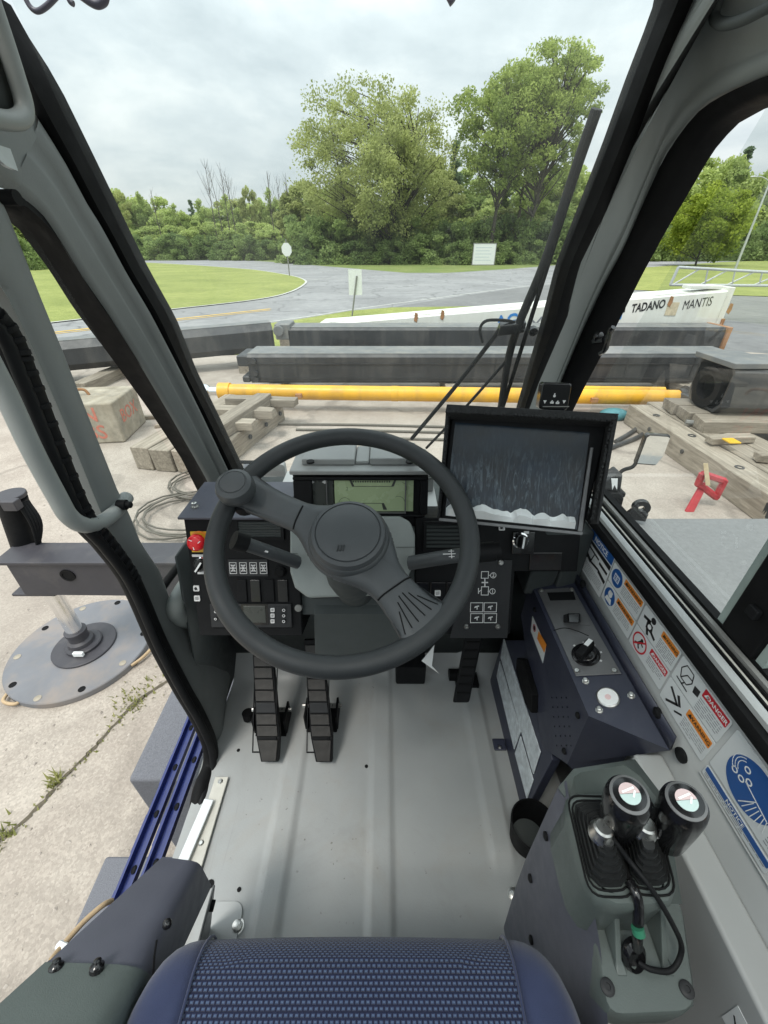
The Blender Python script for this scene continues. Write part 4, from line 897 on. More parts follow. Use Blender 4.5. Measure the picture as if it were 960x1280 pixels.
# ---------------------------------------------------------------- outrigger
pc = GR(107, 813); JX, JY = pc.x, pc.y
root = thing('outrigger_jack', 'dark grey outrigger beam and jack standing on the round steel pad at left', 'outrigger', (JX, JY, GZ+.1))
jt = PY(28, 632, JY+.04); tx = jt.x-JX
ax = lambda z: Vector((JX+tx*(z-GZ)/(jt.z-GZ)*.9, JY, z))
zb, zt = PY(70, 748, JY).z, PY(60, 692, JY).z
b = MB(); b.seg(PY(41, 706, JY+.05), PY(14, 622, JY+.05), .074, 28); b.build('jack_housing', M_black, root, sm=40)
b = MB(); hc_ = PY(14, 622, JY+.05); b.seg(hc_, hc_+Vector((0, 0, .025)), .078, 28); b.wbox(hc_.x+.02, JY-.05, hc_.z-.03, hc_.x+.10, JY-.0, hc_.z+.03); b.build('housing_cap', M_outr, root, bevel=.006)
for k in range(4):
    a = hc_+Vector((.075+.007*k, -.05+.012*k, -.01)); e = PY(52-3*k, 702, JY+.02); b = MB(); b.tube(smooth_path([a, a.lerp(e, .4)+Vector((.05+.012*k, -.02, .02)), e], 6), .011, 6); b.build('hose', M_black, root, sm=80)
b = MB(); b.seg(PY(104, 806, JY), PY(62, 733, JY), .050, 24); b.build('piston_rod', pm('piston_chrome', (.85, .85, .85), .2, 1.0, var=.05), root, sm=60)
f0, f1, f2, f3 = PY(8, 708, JY-.16), PY(158, 703, JY-.16), PY(172, 751, JY-.16), PY(30, 743, JY-.16)
bx = [f3, f2+Vector((.9, 0, f2.z*0)), f1+Vector((.9, 0, 0)), f0]
zB, zT = (f3.z+f2.z)/2+.02, (f0.z+f1.z)/2
fpl = Plane((0, JY-.16, 0), (1, 0, 0), (0, 0, 1))
b = MB(); b.prism(fpl, [(f3.x, zB), (.0-.75, zB-.02), (-.75, zT), (f0.x, zT)], -.17, 0); b.build('beam', M_outr, root, bevel=.008)
b = MB(); b.prism(fpl, [(f0.x-.06, zT), (f0.x-.06, zT+.02), (-.76, zT+.02), (-.76, zT)], -.18, .012); b.build('beam_top_flange', M_outr, root, bevel=.004)
q = PY(85, 719, JY-.16); b = MB(); b.ring(fpl, q.x, q.z, .030, .042, -.0, .006, 24); b.lathe(fpl, q.x, q.z, [(.034, .0015), (.034, .003)], 22, 0, 1.2, .9); b.build('pin_hole', M_rubber, root)
q = PY(66, 744, JY-.06); b = MB(); b.wbox(q.x-.15, JY-.15, zB-.022, q.x+.11, JY+.08, zB-.003); b.wbox(q.x-.11, JY-.12, zB-.045, q.x+.09, JY+.06, zB-.023); b.build('jack_flange', M_outr, root, bevel=.006)
b = MB(); b.lathe(Plane((JX+.01, JY, 0), (1, 0, 0), (0, 1, 0)), 0, 0, [(.085, GZ+.1), (.08, GZ+.125), (.062, GZ+.14), (.062, GZ+.19), (.068, GZ+.195), (.068, GZ+.215), (.045, GZ+.22)], 28); b.build('foot_socket', M_outr, root)
b = MB(); b.wbox(JX+.03, JY-.125, GZ+.09, JX+.095, JY-.105, GZ+.12); b.build('white_tag', M_white, root)
rt = thing('steel_pad', 'large round grey steel pad with holes lying on the pavement under the outrigger jack', 'pad', (JX, JY, BZ))
b = MB(); R = .455; b.lathe(FLAT, JX, JY, [(R, BZ+.004), (R, BZ+.042), (R-.006, BZ+.048)], 72); b.build('plate', M_pad, rt, sm=30)
b = MB(); b.lathe(FLAT, JX+.02, JY+.0, [(.20, BZ+.048), (.20, BZ+.060), (.195, BZ+.064)], 48); b.build('inner_plate', M_outr, rt, sm=30)
b = MB(); b.lathe(FLAT, JX+.02, JY, [(.115, BZ+.064), (.115, BZ+.082), (.108, BZ+.088)], 40); b.build('float_ring', M_outr, rt, sm=30)
for k in range(10):
    a = 2*math.pi*k/10+.25; b = MB(); b.ring(FLAT, JX+math.cos(a)*.40, JY+math.sin(a)*.415, .016, .022, BZ+.047, BZ+.0505, 14); b.lathe(FLAT, JX+math.cos(a)*.40, JY+math.sin(a)*.415, [(.018, BZ+.047), (.018, BZ+.0492)], 14); b.build('hole', M_conc if k % 2 else M_rubber, rt)
for i, (pts, lab) in enumerate((([(30, 848), (14, 862), (4, 876), (18, 880), (28, 874)], 'tan rope handle looped at the near left edge of the steel pad'), ([(164, 832), (178, 822), (192, 808)], 'tan rope handle at the right edge of the steel pad'), ([(20, 822), (28, 812), (34, 808)], 'tan rope handle at the far left edge of the steel pad'))):
    b = MB(); b.tube(smooth_path([PZ(u, v, BZ+.03) for u, v in pts], 6), .011, 6); tag(b.build('rope_handle', M_rope, None, sm=80), lab, 'rope', 'rope handles of the steel pad')

# ---------------------------------------------------------------- carrier: decks, steps beside the cab
root = thing('carrier_deck', 'grey non-skid carrier deck around the cab, with steps at left', 'crane deck', (.9, .6, GZ))
DZ = -.98; far = PZ(850, 647, DZ).y
b = MB(); b.box(FLAT, .56, -.6, 3.4, far, DZ-.06, DZ); b.build('right_deck_plate', M_deck, root, bevel=.012)
b = MB(); b.box(FLAT, .60, -.6, 3.36, far-.05, GZ+.25, DZ-.07); b.build('body', M_outr, root)
q = PZ(865, 743, DZ); b = MB(); b.box(FLAT, q.x-.012, q.y-.004, q.x+.012, q.y+.006, DZ, DZ+.003); b.build('paint_chip', M_white, root)
# left side
Y1 = .60; T1 = -1.35; B1 = -1.93
xl = PY(150, 963, Y1).x; xr = -.5
b = MB(); b.box(FLAT, xl, Y1, xr, 1.25, B1-.3, T1); b.build('step_box', M_step, root, bevel=.012)
l2 = PZ(104, 1140, B1); xl2 = PZ(140, 1052, B1).x
b = MB(); b.prism(FLAT, [(xl2, Y1-.003), (l2.x, -.15), (xr, -.15), (xr, Y1-.003)], B1-.1, B1); b.build('step_tread', M_step, root, bevel=.01)
b = MB(); b.box(FLAT, -1.05, 1.3, -.5, 1.75, -1.62, -1.50); b.build('left_deck_plate', M_deck, root, bevel=.01)
b = MB(); b.box(FLAT, -1.0, 1.35, -.5, 1.7, GZ+.3, -1.63); b.build('body', M_outr, root)
b = MB(); b.box(FLAT, -.5, -.4, .56, 1.5, GZ+.35, -1.32); b.build('body', M_outr, root)
# blue door rails
for i, (a, e, lab) in enumerate((((246, 893), (152, 1112), 'outer blue door rail'), ((251, 925), (204, 1045), 'inner blue door rail'))):
    xw = -.60 if i == 0 else -.535
    A_, E_ = PX(*a, xw), PX(*e, xw); zc = (A_.z+E_.z)/2
    b = MB(); d = Vector((E_.x-A_.x, E_.y-A_.y, 0)); rr_ = thing('door_rail', ('outer blue slotted rail for the sliding door, outside the cab sill', 'inner blue slotted rail next to the white sill strip')[i], 'rail', (xw, (A_.y+E_.y)/2, zc), 'blue door rails')
    y0, y1 = -.2, .86
    prof = [(x*.66, z*.8) for x, z in [(-.022, -.02), (.022, -.02), (.022, .004), (.018, .004), (.016, -.008), (-.012, -.008), (-.014, .014), (-.022, .014)]]
    pl = Plane((xw, y0, zc), (1, 0, 0), (0, 0, 1)); b.prism(pl, prof, 0, -(y1-y0)); b.build('channel', M_bluer, rr_, sm=20)
    for k in range(9):
        yy = y0+.1+k*.115; b = MB(); b.lathe(Plane((xw+.002, yy, zc-.007), (1, 0, 0), (0, 1, 0)), 0, 0, [(.006, 0), (.006, .003), (.004, .005)], 10, 0, 1, 1.5); b.build('bolt', M_black, rr_)
    for k in range(7):
        yy = y0+.14+k*.15; b = MB(); b.wbox(xw-.019, yy, zc-.016, xw-.0146, yy+.08, zc+.005); b.build('clip', M_bluer, rr_)
# front bonnet and mirrors
b = MB(); b.box(FLAT, -.62, 1.28, .25, 1.86, -1.02, -.96); b.build('front_deck_plate', pm('light_deck_paint', (.52, .53, .51), .6, var=.08), root, bevel=.012)
root = thing('front_mirror', 'small rounded front mirror reflecting the grass, just right of the steering knob', 'mirror', PY(312, 590, 1.35))
c = PY(312, 588, 1.35); pl = Plane(c, (1, .0, 0), (0, -.35, 1)); b = MB(); b.prism(pl, rrect(-.045, -.04, .05, .04, .012), -.012, 0); b.build('housing', M_black, root, sm=30)
b = MB(); b.prism(pl, rrect(-.041, -.036, .046, .036, .010), .0005, .002); b.build('mirror_glass', pm('mirror', (.85, .87, .86), .03, 1.0, var=.01), root)
b = MB(); b.seg(c+Vector((0, .01, -.03)), Vector((c.x+.03, 1.4, -.96)), .008, 8); b.build('arm', M_black, root)
c = PY(344, 607, 1.30); root = thing('mirror_bracket', 'pale grey bracket plate with dark outline just left of the gauge cluster', 'bracket', c)
pl = Plane(c, (1, 0, 0), (0, -.1, 1)); b = MB(); b.prism(pl, rrect(-.04, -.09, .045, .09, .012), -.03, 0); b.build('plate', M_lid, root, bevel=.004); b = MB(); b.frame(pl, -.032, -.05, .01, .04, .004, 0, .004); b.build('outline', M_post, root)
# right mirror
c = PY(814, 563, 1.55); root = thing('side_mirror', 'rounded side mirror on a dark bracket reflecting the yard, outside the side window', 'mirror', Vector((c.x, c.y, DZ)))
pl = Plane(c, (1, -.15, -.02), (0.06, .13, 1)); b = MB(); pts = [(-.044, -.064), (.038, -.064), (.056, -.02), (.058, .062), (.05, .068), (-.028, .068), (-.038, .058)]
b.prism(pl, pts, -.03, 0); b.build('housing', M_blackg, root, bevel=.008); b = MB(); b.prism(pl, [(x*.89+.001, y*.89) for x, y in pts], .002, .0035); b.build('mirror_glass', MATS['mirror'], root)
b = MB(); b.tube(smooth_path([pl.pt(-.035, -.06, -.015), PY(790, 584, 1.55), PY(776, 590, 1.53), PY(768, 610, 1.52)], 6), .008, 8); b.build('arm', M_black, root, sm=80)
b = MB(); bp = Plane(PY(768, 605, 1.5), (1, 0, 0), (0, 0, 1)); b.prism(bp, [bp.loc(753, 612), bp.loc(757, 602), bp.loc(775, 590), bp.loc(779, 594), bp.loc(776, 616)], -.06, 0); b.build('bracket', M_blackg, root, bevel=.006)
b = MB(); b.box(bp, *bp.loc(746, 621), *bp.loc(782, 615), -.1, .01); b.prism(bp, [bp.loc(756, 622), bp.loc(782, 624), bp.loc(776, 646), bp.loc(762, 650)], -.08, -.01); b.build('base', M_black, root, bevel=.006)
b = MB(); b.prism(bp, [bp.loc(764, 598), bp.loc(772, 598), bp.loc(771, 612), bp.loc(768, 606), bp.loc(765, 612)], 0, .002); b.build('white_mark', M_white, root)
c = PY(802, 636, 1.42); root = thing('lifting_lug', 'black lifting lug with a round eye on the far edge of the deck', 'lug', Vector((c.x, c.y, DZ)))
pl = Plane(c, (1, -.3, 0), (0, 0, 1)); b = MB(); b.ring(pl, 0, 0, .012, .034, -.025, 0, 24); b.build('eye', M_blackg, root, bevel=.003); b = MB(); b.prism(pl, [(-.06, -.06), (.034, -.06), (.034, -.02), (0, -.03), (-.03, -.012)], -.024, -.001); b.build('web', M_blackg, root, bevel=.004)
# ---------------------------------------------------------------- cab shell
FZ = -1.15
cab = thing('crane_cab', 'grey crane cab interior shell with pillars, floor, windscreen and sticker covered right wall', 'crane cab', (0, .4, FZ))
WS = Plane((0, .93, 0), (1, 0, 0), (0, -1, 2.75))             # windscreen plane
def rail_ws(pts, h=0.0): return [WS.hit(u, v, h) for u, v in pts]
def rail_x(pts, x): return [PX(u, v, x) for u, v in pts]
def off(rail, d): return [p+Vector(d) for p in rail]
# floor with pressed ribs
fl = MB(); xs = [-.47]
ribs = [(-.238, .9), (-.007, .9), (.268, .9)]
nx, ny = 190, 60; X0, X1, Y0_, Y1_ = -.475, .46, -.35, 1.02
vs = []; 
for j in range(ny+1):
    y = Y0_+(Y1_-Y0_)*j/ny
    for i in range(nx+1):
        x = X0+(X1-X0)*i/nx; z = FZ
        for k, (rx, _) in enumerate(ribs):
            ylo = (.335 if k == 2 else -1); e = abs(x-rx)/.024
            fade = min(1, max(0, (y-ylo)/.02)) if k == 2 else 1
            z += .007*fade*max(0.0, min(1.0, (1.35-e)/.5))
        if y > .80: z += (y-.80)*0.9
        vs.append((x, y, z))
fl.add(vs, [(j*(nx+1)+i, j*(nx+1)+i+1, (j+1)*(nx+1)+i+1, (j+1)*(nx+1)+i) for j in range(ny) for i in range(nx)])
floor = fl.build('floor_panel', M_floor, cab, sm=80, recalc=False)
for u, v in ((298, 938), (263, 1105), (299, 1112), (458, 958), (612, 1017)):
    p = PZ(u, v, FZ); b = MB(); b.lathe(FLAT, p.x, p.y, [(.0045 if u != 263 else .008, FZ+.0005), (.0045 if u != 263 else .008, FZ+.0012)], 12); b.build('floor_hole', M_rubber, cab)
for u, v in ((297, 1158), (642, 1118)):
    p = PZ(u, v, FZ); b = MB(); b.lathe(FLAT, p.x, p.y, [(.013, FZ), (.013, FZ+.002), (.0095, FZ+.002), (.0095, FZ+.008), (.006, FZ+.0095)], 18); b.build('floor_bolt', M_steel, cab, sm=40)
p = PZ(285, 1150, FZ); b = MB(); b.prism(FLAT, rrect(p.x-.045, p.y-.12, p.x+.027, p.y+.028, .02), FZ+.001, FZ+.004); b.build('floor_plate', M_wall, cab, bevel=.001)
b = MB(); p = PZ(655, 1140, FZ); b.prism(FLAT, rrect(p.x-.012, p.y-.05, p.x+.04, p.y+.02, .012), FZ+.001, FZ+.004); b.build('floor_plate', M_wall, cab, bevel=.001)
# right A pillar: black windscreen seal, grey moulded trim, black side window seal
R1 = [(838, -40), (830, 0), (794, 91), (763, 175), (727, 266), (701, 331), (683, 400), (650, 511), (632, 575)]
R2 = [(880, -40), (863, 0), (835, 62), (807, 134), (782, 200), (754, 266), (722, 331), (704, 400), (670, 480), (641, 560)]
W1 = [(1100, 60), (1030, 75), (960, 94), (910, 116), (879, 134), (854, 162), (829, 200), (801, 262), (779, 312), (754, 359), (727, 417), (702, 476), (676, 540), (662, 575)]
W2 = [(1100, 82), (1030, 98), (960, 123), (926, 137), (894, 156), (866, 191), (841, 237), (816, 281), (785, 341), (757, 400), (743, 430), (716, 484), (690, 540), (674, 575)]
r1 = rail_ws(R1); r2 = rail_ws(R2, .028)
w1 = rail_x(W1, .462); w2 = rail_x(W2, .482)
n = 40
b = MB(); b.loft([off(r1, (0, .03, 0)), r1, [a.lerp(c, .5)+Vector((-.004, -.016, 0)) for a, c in zip(resample(r1, n), resample(r2, n))], off(r2, (.004, .0, 0)), off(r2, (.03, .03, 0))], n, smooth=0); b.build('windscreen_seal', M_rubber, cab, sm=70, recalc=False)
# grey trim: one moulding from the roof header over the window corner and down the pillar
NA, NB = 26, 44
oA = resample([Vector((.40, -.45, .60)), Vector((.41, .10, .60)), WS.hit(905, -90, .028), WS.hit(880, -40, .028), WS.hit(863, 0, .028)], NA)
oB = resample(rail_ws(R2[1:], .028), NB)
iA = resample(smooth_path(rail_x(W1[:6], .462), 6), NA); iB = resample(smooth_path(rail_x(W1[5:], .462), 6), NB)
OUT, INN = oA+oB[1:], iA+iB[1:]
rows = [[p+Vector((.02, 0, 0)) for p in INN]]
for frac, dist, bul in ((0, 0, 0), (.05, .004, .006), (.12, .012, .011), (.24, .024, .012), (.33, .034, .004), (.42, .042, .002), (.52, .06, .007), (.68, .10, .009), (.82, .17, .008), (.93, .28, .003), (1.0, 9, 0)):
    r = []
    for k, (i_, o_) in enumerate(zip(INN, OUT)):
        Lk = (o_-i_).length; f = min(frac, dist/Lk) if dist < 9 else 1.0
        nb = Vector((-.55, -.8, 0)).lerp(Vector((-1, -.15, -.1)), max(0, 1-k/34)); r.append(i_.lerp(o_, f)+nb*bul)
    rows.append(r)
b = MB(); b.loft(rows, 69); b.build('pillar_trim', M_trim_lit, cab, sm=80, recalc=False)
# recess groove in the header
gr = smooth_path([PX(u, v, .415) for u, v in ((985, -5), (935, 22), (905, 30), (893, 22), (898, 2), (905, -20))], 6)
b = MB(); b.tube(gr, .006, 8); b.build('header_groove', M_trimd, cab, sm=80)
b = MB(); b.loft([off(w1, (-.001, 0, 0)), [a.lerp(c, .45)+Vector((-.010, -.004, 0)) for a, c in zip(resample(w1, 50), resample(w2, 50))], w2, off(w2, (.03, 0, 0))], 50); b.build('window_seal', M_rubber, cab, sm=70, recalc=False)
# right side window: glass, sill mouldings, meeting stile
GX = .498
b = MB(); b.add([(GX, -.4, -.468), (GX, .965, -.468), (GX, .965, -.30), (GX, .70, .22), (GX, -.4, .28)], [(0, 1, 2, 3, 4)]); b.build('side_window_pane', M_glass2, cab, recalc=False)
YR = .80
def molding(name, prof, mat, y0=-.4, y1=YR):
    b = MB(); pl = Plane((0, y1, 0), (1, 0, 0), (0, 0, 1)); b.prism(pl, prof, 0, y1-y0); return b.build(name, mat, cab, sm=40)
molding('window_sill_seal', [(.452, -.502), (.438, -.496), (.435, -.487), (.438, -.477), (.452, -.474)], M_rubber)
molding('window_sill_lip', [(.446, -.4735), (.446, -.466), (.450, -.4635), (.456, -.4635), (.456, -.4735)], M_wall)
molding('window_track', [(.4585, -.474), (.4585, -.462), (.4615, -.462), (.4615, -.469), (.468, -.469), (.468, -.460), (.471, -.460), (.471, -.469), (.482, -.469), (.482, -.452), (.496, -.452), (.496, -.474)], M_rubber)
molding('window_track_strip', [(.4625, -.4685), (.4625, -.464), (.467, -.464), (.467, -.4685)], M_alum)
molding('window_track_strip', [(.473, -.4685), (.473, -.456), (.4805, -.456), (.4805, -.4685)], M_post)
# meeting stile of the sliding panes
pa = PX(905, 832, .487); b = MB(); b.wbox(.478, pa.y-.028, -.452, .494, pa.y+.028, .2); b.build('window_stile', M_rubber, cab, bevel=.003)
for s in (-1, 1): b = MB(); b.wbox(.484, pa.y+s*.036-.006, -.452, .490, pa.y+s*.036+.006, .2); b.build('pane_edge', pm('pane_edge', (.30, .36, .34), .2), cab)
b = MB(); b.wbox(.470, pa.y-.01, -.40, .478, pa.y+.006, -.385); b.build('window_catch', M_black, cab, bevel=.002)
# window latch on the pillar edge
root = thing('window_latch', 'small black latch on the edge of the right side window', 'latch', PX(756, 424, .455))
c = PX(752, 424, .455); b = MB(); b.seg(PX(744, 426, .462), PX(757, 424, .448), .008, 8); b.build('stem', M_blackg, root)
b = MB(); b.tube(smooth_path([PX(767, 409, .445), PX(763, 414, .443), PX(757, 436, .443), PX(751, 441, .447)], 5), .0065, 8, flat=.7); b.build('lever', M_blackg, root, sm=80)
b = MB(); b.ball(PX(748, 421, .452), .011, 10, 6, (1, .7, 1)); b.build('knob', M_blackg, root, sm=80)
# right wall with stickers
WX = .45
b = MB(); b.add([(WX, -.4, -.50), (WX, YR+.1, -.50), (WX, YR+.1, FZ), (WX, -.4, FZ)], [(0, 1, 2, 3)]); b.build('side_wall', M_wall, cab, recalc=False, solid=.008)
b = MB(); b.wbox(.40, .705, FZ+.2, WX-.001, .80, -.507); b.build('wall_corner', M_trimd, cab, bevel=.006)
b = MB(); b.box(FLAT, .402, -.4, WX-.001, .345, FZ, -.685); b.build('wall_ledge', M_wall, cab, bevel=.006, seg=3)
for u, v in ((853, 944),):
    p = PX(u, v, WX); b = MB(); b.lathe(Plane((WX, p.y, p.z), (0, -1, 0), (0, 0, 1)), 0, 0, [(.011, 0), (.011, .004), (.006, .007)], 14); b.build('wall_screw', M_black, cab)
# stickers: on the wall plane, reading towards the back
SP = Plane((WX, 0, 0), (0, -1, 0), (0, 0, 1))          # p = -y, q = z
def sticker(name, p0, q0, p1, q1, lab):
    b = MB(); b.prism(SP, rrect(p0, q0, p1, q1, .003, 3), .0004, .0010); return b.build(name, M_label, cab, label=lab)
def header(st, p0, q0, p1, q1, mat, word, col, sz, tri=True, name='header_band'):
    b = MB(); b.prism(SP, rrect(p0, q0, p1, q1, .0015, 3), .0012, .0015); b.build(name, mat, st)
    b = MB(); text(b, SP, word, (p0+p1)/2+(sz*.35 if tri else 0), (q0+q1)/2, sz, .02, h=.0019, sx=1.0); b.build('lettering', col, st, recalc=False)
    if tri:
        x = p0+sz*.75; y = (q0+q1)/2; h = sz*.42; b = MB(); b.prism(SP, [(x-h, y-h*.8), (x+h, y-h*.8), (x, y+h)], .0016, .0019); b.build('warning_triangle', col, st)
def lines(st, p0, q1, p1, nl, dq, seed, mat=M_inkg, th=.0011):
    rnd = random.Random(seed); b = MB()
    for k in range(nl):
        x = p0; q = q1-k*dq; e = p1 if k < nl-1 else p0+(p1-p0)*rnd.uniform(.4, .8)
        while x < e-.002:
            l = rnd.uniform(.004, .012); b.box(SP, x, q-th, min(x+l, e), q, .0011, .0013); x += l+.0016
    b.build('print_lines', mat, st, kind='stuff')
def disc(st, p, q, r, mat, h0=.0011, h1=.0014, name='pictogram_disc'): b = MB(); b.lathe(SP, p, q, [(r, h0), (r, h1)], 36); return b.build(name, mat, st)
# 1: notice
s1 = sticker('notice_sticker', -.723, -.613, -.621, -.507, 'white notice sticker with blue header and black boom drawing')
header(s1, -.722, -.5275, -.622, -.508, M_blue, 'NOTICE', M_white, .0155, False)
b = MB(); b.prism(SP, [(-.722, -.530), (-.622, -.530), (-.622, -.541), (-.70, -.538), (-.722, -.536)], .0012, .0015); b.bar(SP, (-.716, -.546), (-.665, -.548), .004, .0012, .0015); b.bar(SP, (-.66, -.552), (-.625, -.553), .006, .0012, .0015)
b.bar(SP, (-.712, -.566), (-.69, -.572), .009, .0012, .0015); b.bar(SP, (-.69, -.572), (-.655, -.567), .005, .0012, .0015); b.bar(SP, (-.655, -.569), (-.623, -.574), .008, .0012, .0015); b.bar(SP, (-.684, -.548), (-.69, -.570), .003, .0012, .0015); b.bar(SP, (-.712, -.556), (-.708, -.574), .004, .0012, .0015)
b.build('boom_drawing', M_ink, s1); lines(s1, -.715, -.583, -.63, 6, .0044, 1)
# 2: two rows with blue discs
s2 = sticker('warning_sticker', -.617, -.558, -.508, -.5135, 'sticker with blue book disc and orange header, upper row')
disc(s2, -.594, -.535, .0185, M_blue); b = MB(); b.frame(SP, -.603, -.543, -.585, -.528, .0014, .0015, .0017); b.bar(SP, (-.594, -.543), (-.594, -.528), .0012, .0015, .0017)
for k in range(3): b.bar(SP, (-.601, -.531-k*.004), (-.587, -.531-k*.004), .0009, .0015, .0017)
b.build('manual_drawing', M_white, s2); header(s2, -.571, -.528, -.511, -.5155, M_orange, 'WARNING', M_ink, .0098); lines(s2, -.571, -.532, -.513, 5, .0042, 2)
s2b = sticker('warning_sticker', -.617, -.606, -.508, -.5605, 'sticker with blue head disc and orange header, lower row')
disc(s2b, -.594, -.583, .0185, M_blue); b = MB(); b.lathe(SP, -.594, -.577, [(.0072, .0015), (.0072, .0017)], 18); b.prism(SP, [(-.606, -.596), (-.582, -.596), (-.586, -.585), (-.602, -.585)], .0015, .0017); b.prism(SP, [(-.598, -.569), (-.588, -.569), (-.586, -.572), (-.601, -.572)], .0015, .0017); b.build('worker_drawing', M_white, s2b)
header(s2b, -.571, -.5755, -.511, -.563, M_orange, 'WARNING', M_ink, .0098); lines(s2b, -.571, -.580, -.516, 5, .0042, 3)
# 3
s3 = sticker('warning_sticker', -.504, -.558, -.404, -.5135, 'sticker with black falling figure and orange header')
b = MB(); b.lathe(SP, -.474, -.522, [(.006, .0012), (.006, .0015)], 16); b.bar(SP, (-.497, -.533), (-.478, -.529), .0055, .0012, .0015); b.prism(SP, [(-.487, -.529), (-.470, -.532), (-.466, -.546), (-.484, -.546)], .0012, .0015); b.bar(SP, (-.468, -.544), (-.456, -.548), .005, .0012, .0015); b.bar(SP, (-.480, -.545), (-.474, -.555), .0055, .0012, .0015); b.build('figure', M_ink, s3)
disc(s3, -.476, -.538, .0045, M_white, .0016, .0018, 'white_spot'); header(s3, -.449, -.529, -.407, -.516, M_orange, 'WARNING', M_ink, .0078); lines(s3, -.449, -.533, -.408, 6, .0038, 4)
s3b = sticker('danger_sticker', -.504, -.606, -.404, -.5605, 'sticker with red prohibition ring and red header')
b = MB(); b.ring(SP, -.480, -.583, .0165, .0195, .0012, .0015, 36); b.bar(SP, (-.4685, -.5715), (-.4915, -.5945), .003, .0012, .0016); b.build('prohibition_ring', M_red, s3b)
b = MB(); b.lathe(SP, -.477, -.5745, [(.0036, .0012), (.0036, .00145)], 12); b.bar(SP, (-.478, -.578), (-.483, -.587), .0055, .0012, .00145); b.bar(SP, (-.483, -.587), (-.477, -.594), .0035, .0012, .00145); b.bar(SP, (-.483, -.586), (-.491, -.591), .003, .0012, .00145); b.bar(SP, (-.479, -.579), (-.470, -.583), .0028, .0012, .00145); b.build('figure', M_ink, s3b)
header(s3b, -.453, -.576, -.407, -.5635, M_red, 'DANGER', M_white, .0092); lines(s3b, -.452, -.581, -.412, 4, .0042, 5)
# 4
s4 = sticker('danger_sticker', -.400, -.562, -.296, -.5135, 'sticker with crushing pictogram and red danger header')
b = MB(); P4 = [(-.392, -.531), (-.386, -.519), (-.370, -.520), (-.366, -.534), (-.372, -.545), (-.386, -.545)]
for a, c in zip(P4, P4[1:]+P4[:1]): b.bar(SP, a, c, .0016, .0012, .0015)
b.bar(SP, (-.392, -.551), (-.366, -.553), .0022, .0012, .0015); b.bar(SP, (-.386, -.545), (-.378, -.531), .0018, .0012, .0015); b.bar(SP, (-.378, -.531), (-.368, -.530), .0018, .0012, .0015); b.bar(SP, (-.376, -.545), (-.380, -.553), .002, .0012, .0015); b.prism(SP, [(-.361, -.531), (-.350, -.529), (-.349, -.541), (-.359, -.543)], .0012, .0015); b.build('crush_drawing', M_ink, s4)
header(s4, -.346, -.531, -.299, -.516, M_red, 'DANGER', M_white, .0098); lines(s4, -.346, -.536, -.302, 6, .0042, 6)
s4b = sticker('warning_sticker', -.400, -.612, -.296, -.5645, 'sticker with two black boom arrows and orange header, lower row')
b = MB(); b.bar(SP, (-.390, -.575), (-.366, -.589), .0045, .0012, .0015); b.bar(SP, (-.387, -.604), (-.366, -.587), .004, .0012, .0015); b.bar(SP, (-.373, -.573), (-.362, -.586), .005, .0012, .0015); b.bar(SP, (-.366, -.602), (-.353, -.592), .003, .0012, .0015); b.build('boom_drawing', M_ink, s4b)
header(s4b, -.349, -.583, -.299, -.569, M_orange, 'WARNING', M_ink, .0088); lines(s4b, -.349, -.588, -.302, 5, .0042, 7)
# 5: big sticker with blue disc
s5 = sticker('warning_sticker', -.288, -.597, -.095, -.5135, 'large sticker with big blue disc and orange header at the rear of the wall')
b = MB(); b.lathe(SP, -.238, -.556, [(.036, .0012), (.036, .0015)], 44, 0, 1.0, 1.0); b.build('pictogram_disc', M_blue, s5)
b = MB()
for x, y in ((-.252, -.541), (-.262, -.560), (-.251, -.560), (-.243, -.552)): b.ring(SP, x, y, .0028, .0045, .0016, .0018, 14)
for r in (.012, .016, .020): 
    for k in range(7): a = math.radians(120+k*16); b.bar(SP, (-.252+r*math.cos(a), -.545+r*math.sin(a)), (-.252+r*math.cos(a+.25), -.545+r*math.sin(a+.25)), .0009, .0016, .0018)
b.bar(SP, (-.246, -.556), (-.205, -.566), .0014, .0016, .0018); b.bar(SP, (-.225, -.561), (-.238, -.588), .0012, .0016, .0018)
for k in range(6): b.bar(SP, (-.226+k*.004, -.566), (-.232+k*.006, -.588+k*.0008), .0009, .0016, .0018)
b.build('load_drawing', M_white, s5)
header(s5, -.197, -.545, -.10, -.5165, M_orange, 'WARNING', M_ink, .016); lines(s5, -.197, -.549, -.105, 9, .0050, 8)
s6 = sticker('notice_sticker', -.288, -.622, -.175, -.602, 'narrow strip sticker with blue header under the big disc')
header(s6, -.286, -.6125, -.177, -.6035, M_blue, 'NOTICE', M_white, .0085, False); lines(s6, -.284, -.6145, -.18, 2, .0034, 9)
b = MB(); b.bar(SP, (-.29, -.627), (-.0, -.627), .0014, 0, .0016); b.build('wall_seam', M_wall, cab)
# small sticker on the ledge side at lower right
LS = Plane((.402, 0, 0), (0, -1, 0), (0, 0, 1)); pts = [LS.loc(903, 1271), LS.loc(923, 1257), LS.loc(940, 1290), LS.loc(922, 1305)]
b = MB(); b.prism(LS, pts, .0004, .001); s7 = b.build('notice_sticker', M_label, cab, label='small white sticker low on the ledge at the right'); cx = sum(p[0] for p in pts)/4; cy = sum(p[1] for p in pts)/4
b = MB(); b.bar(LS, (cx-.006, cy+.004), (cx+.004, cy-.006), .002, .0011, .0014); b.build('arrow_mark', M_ink, s7)

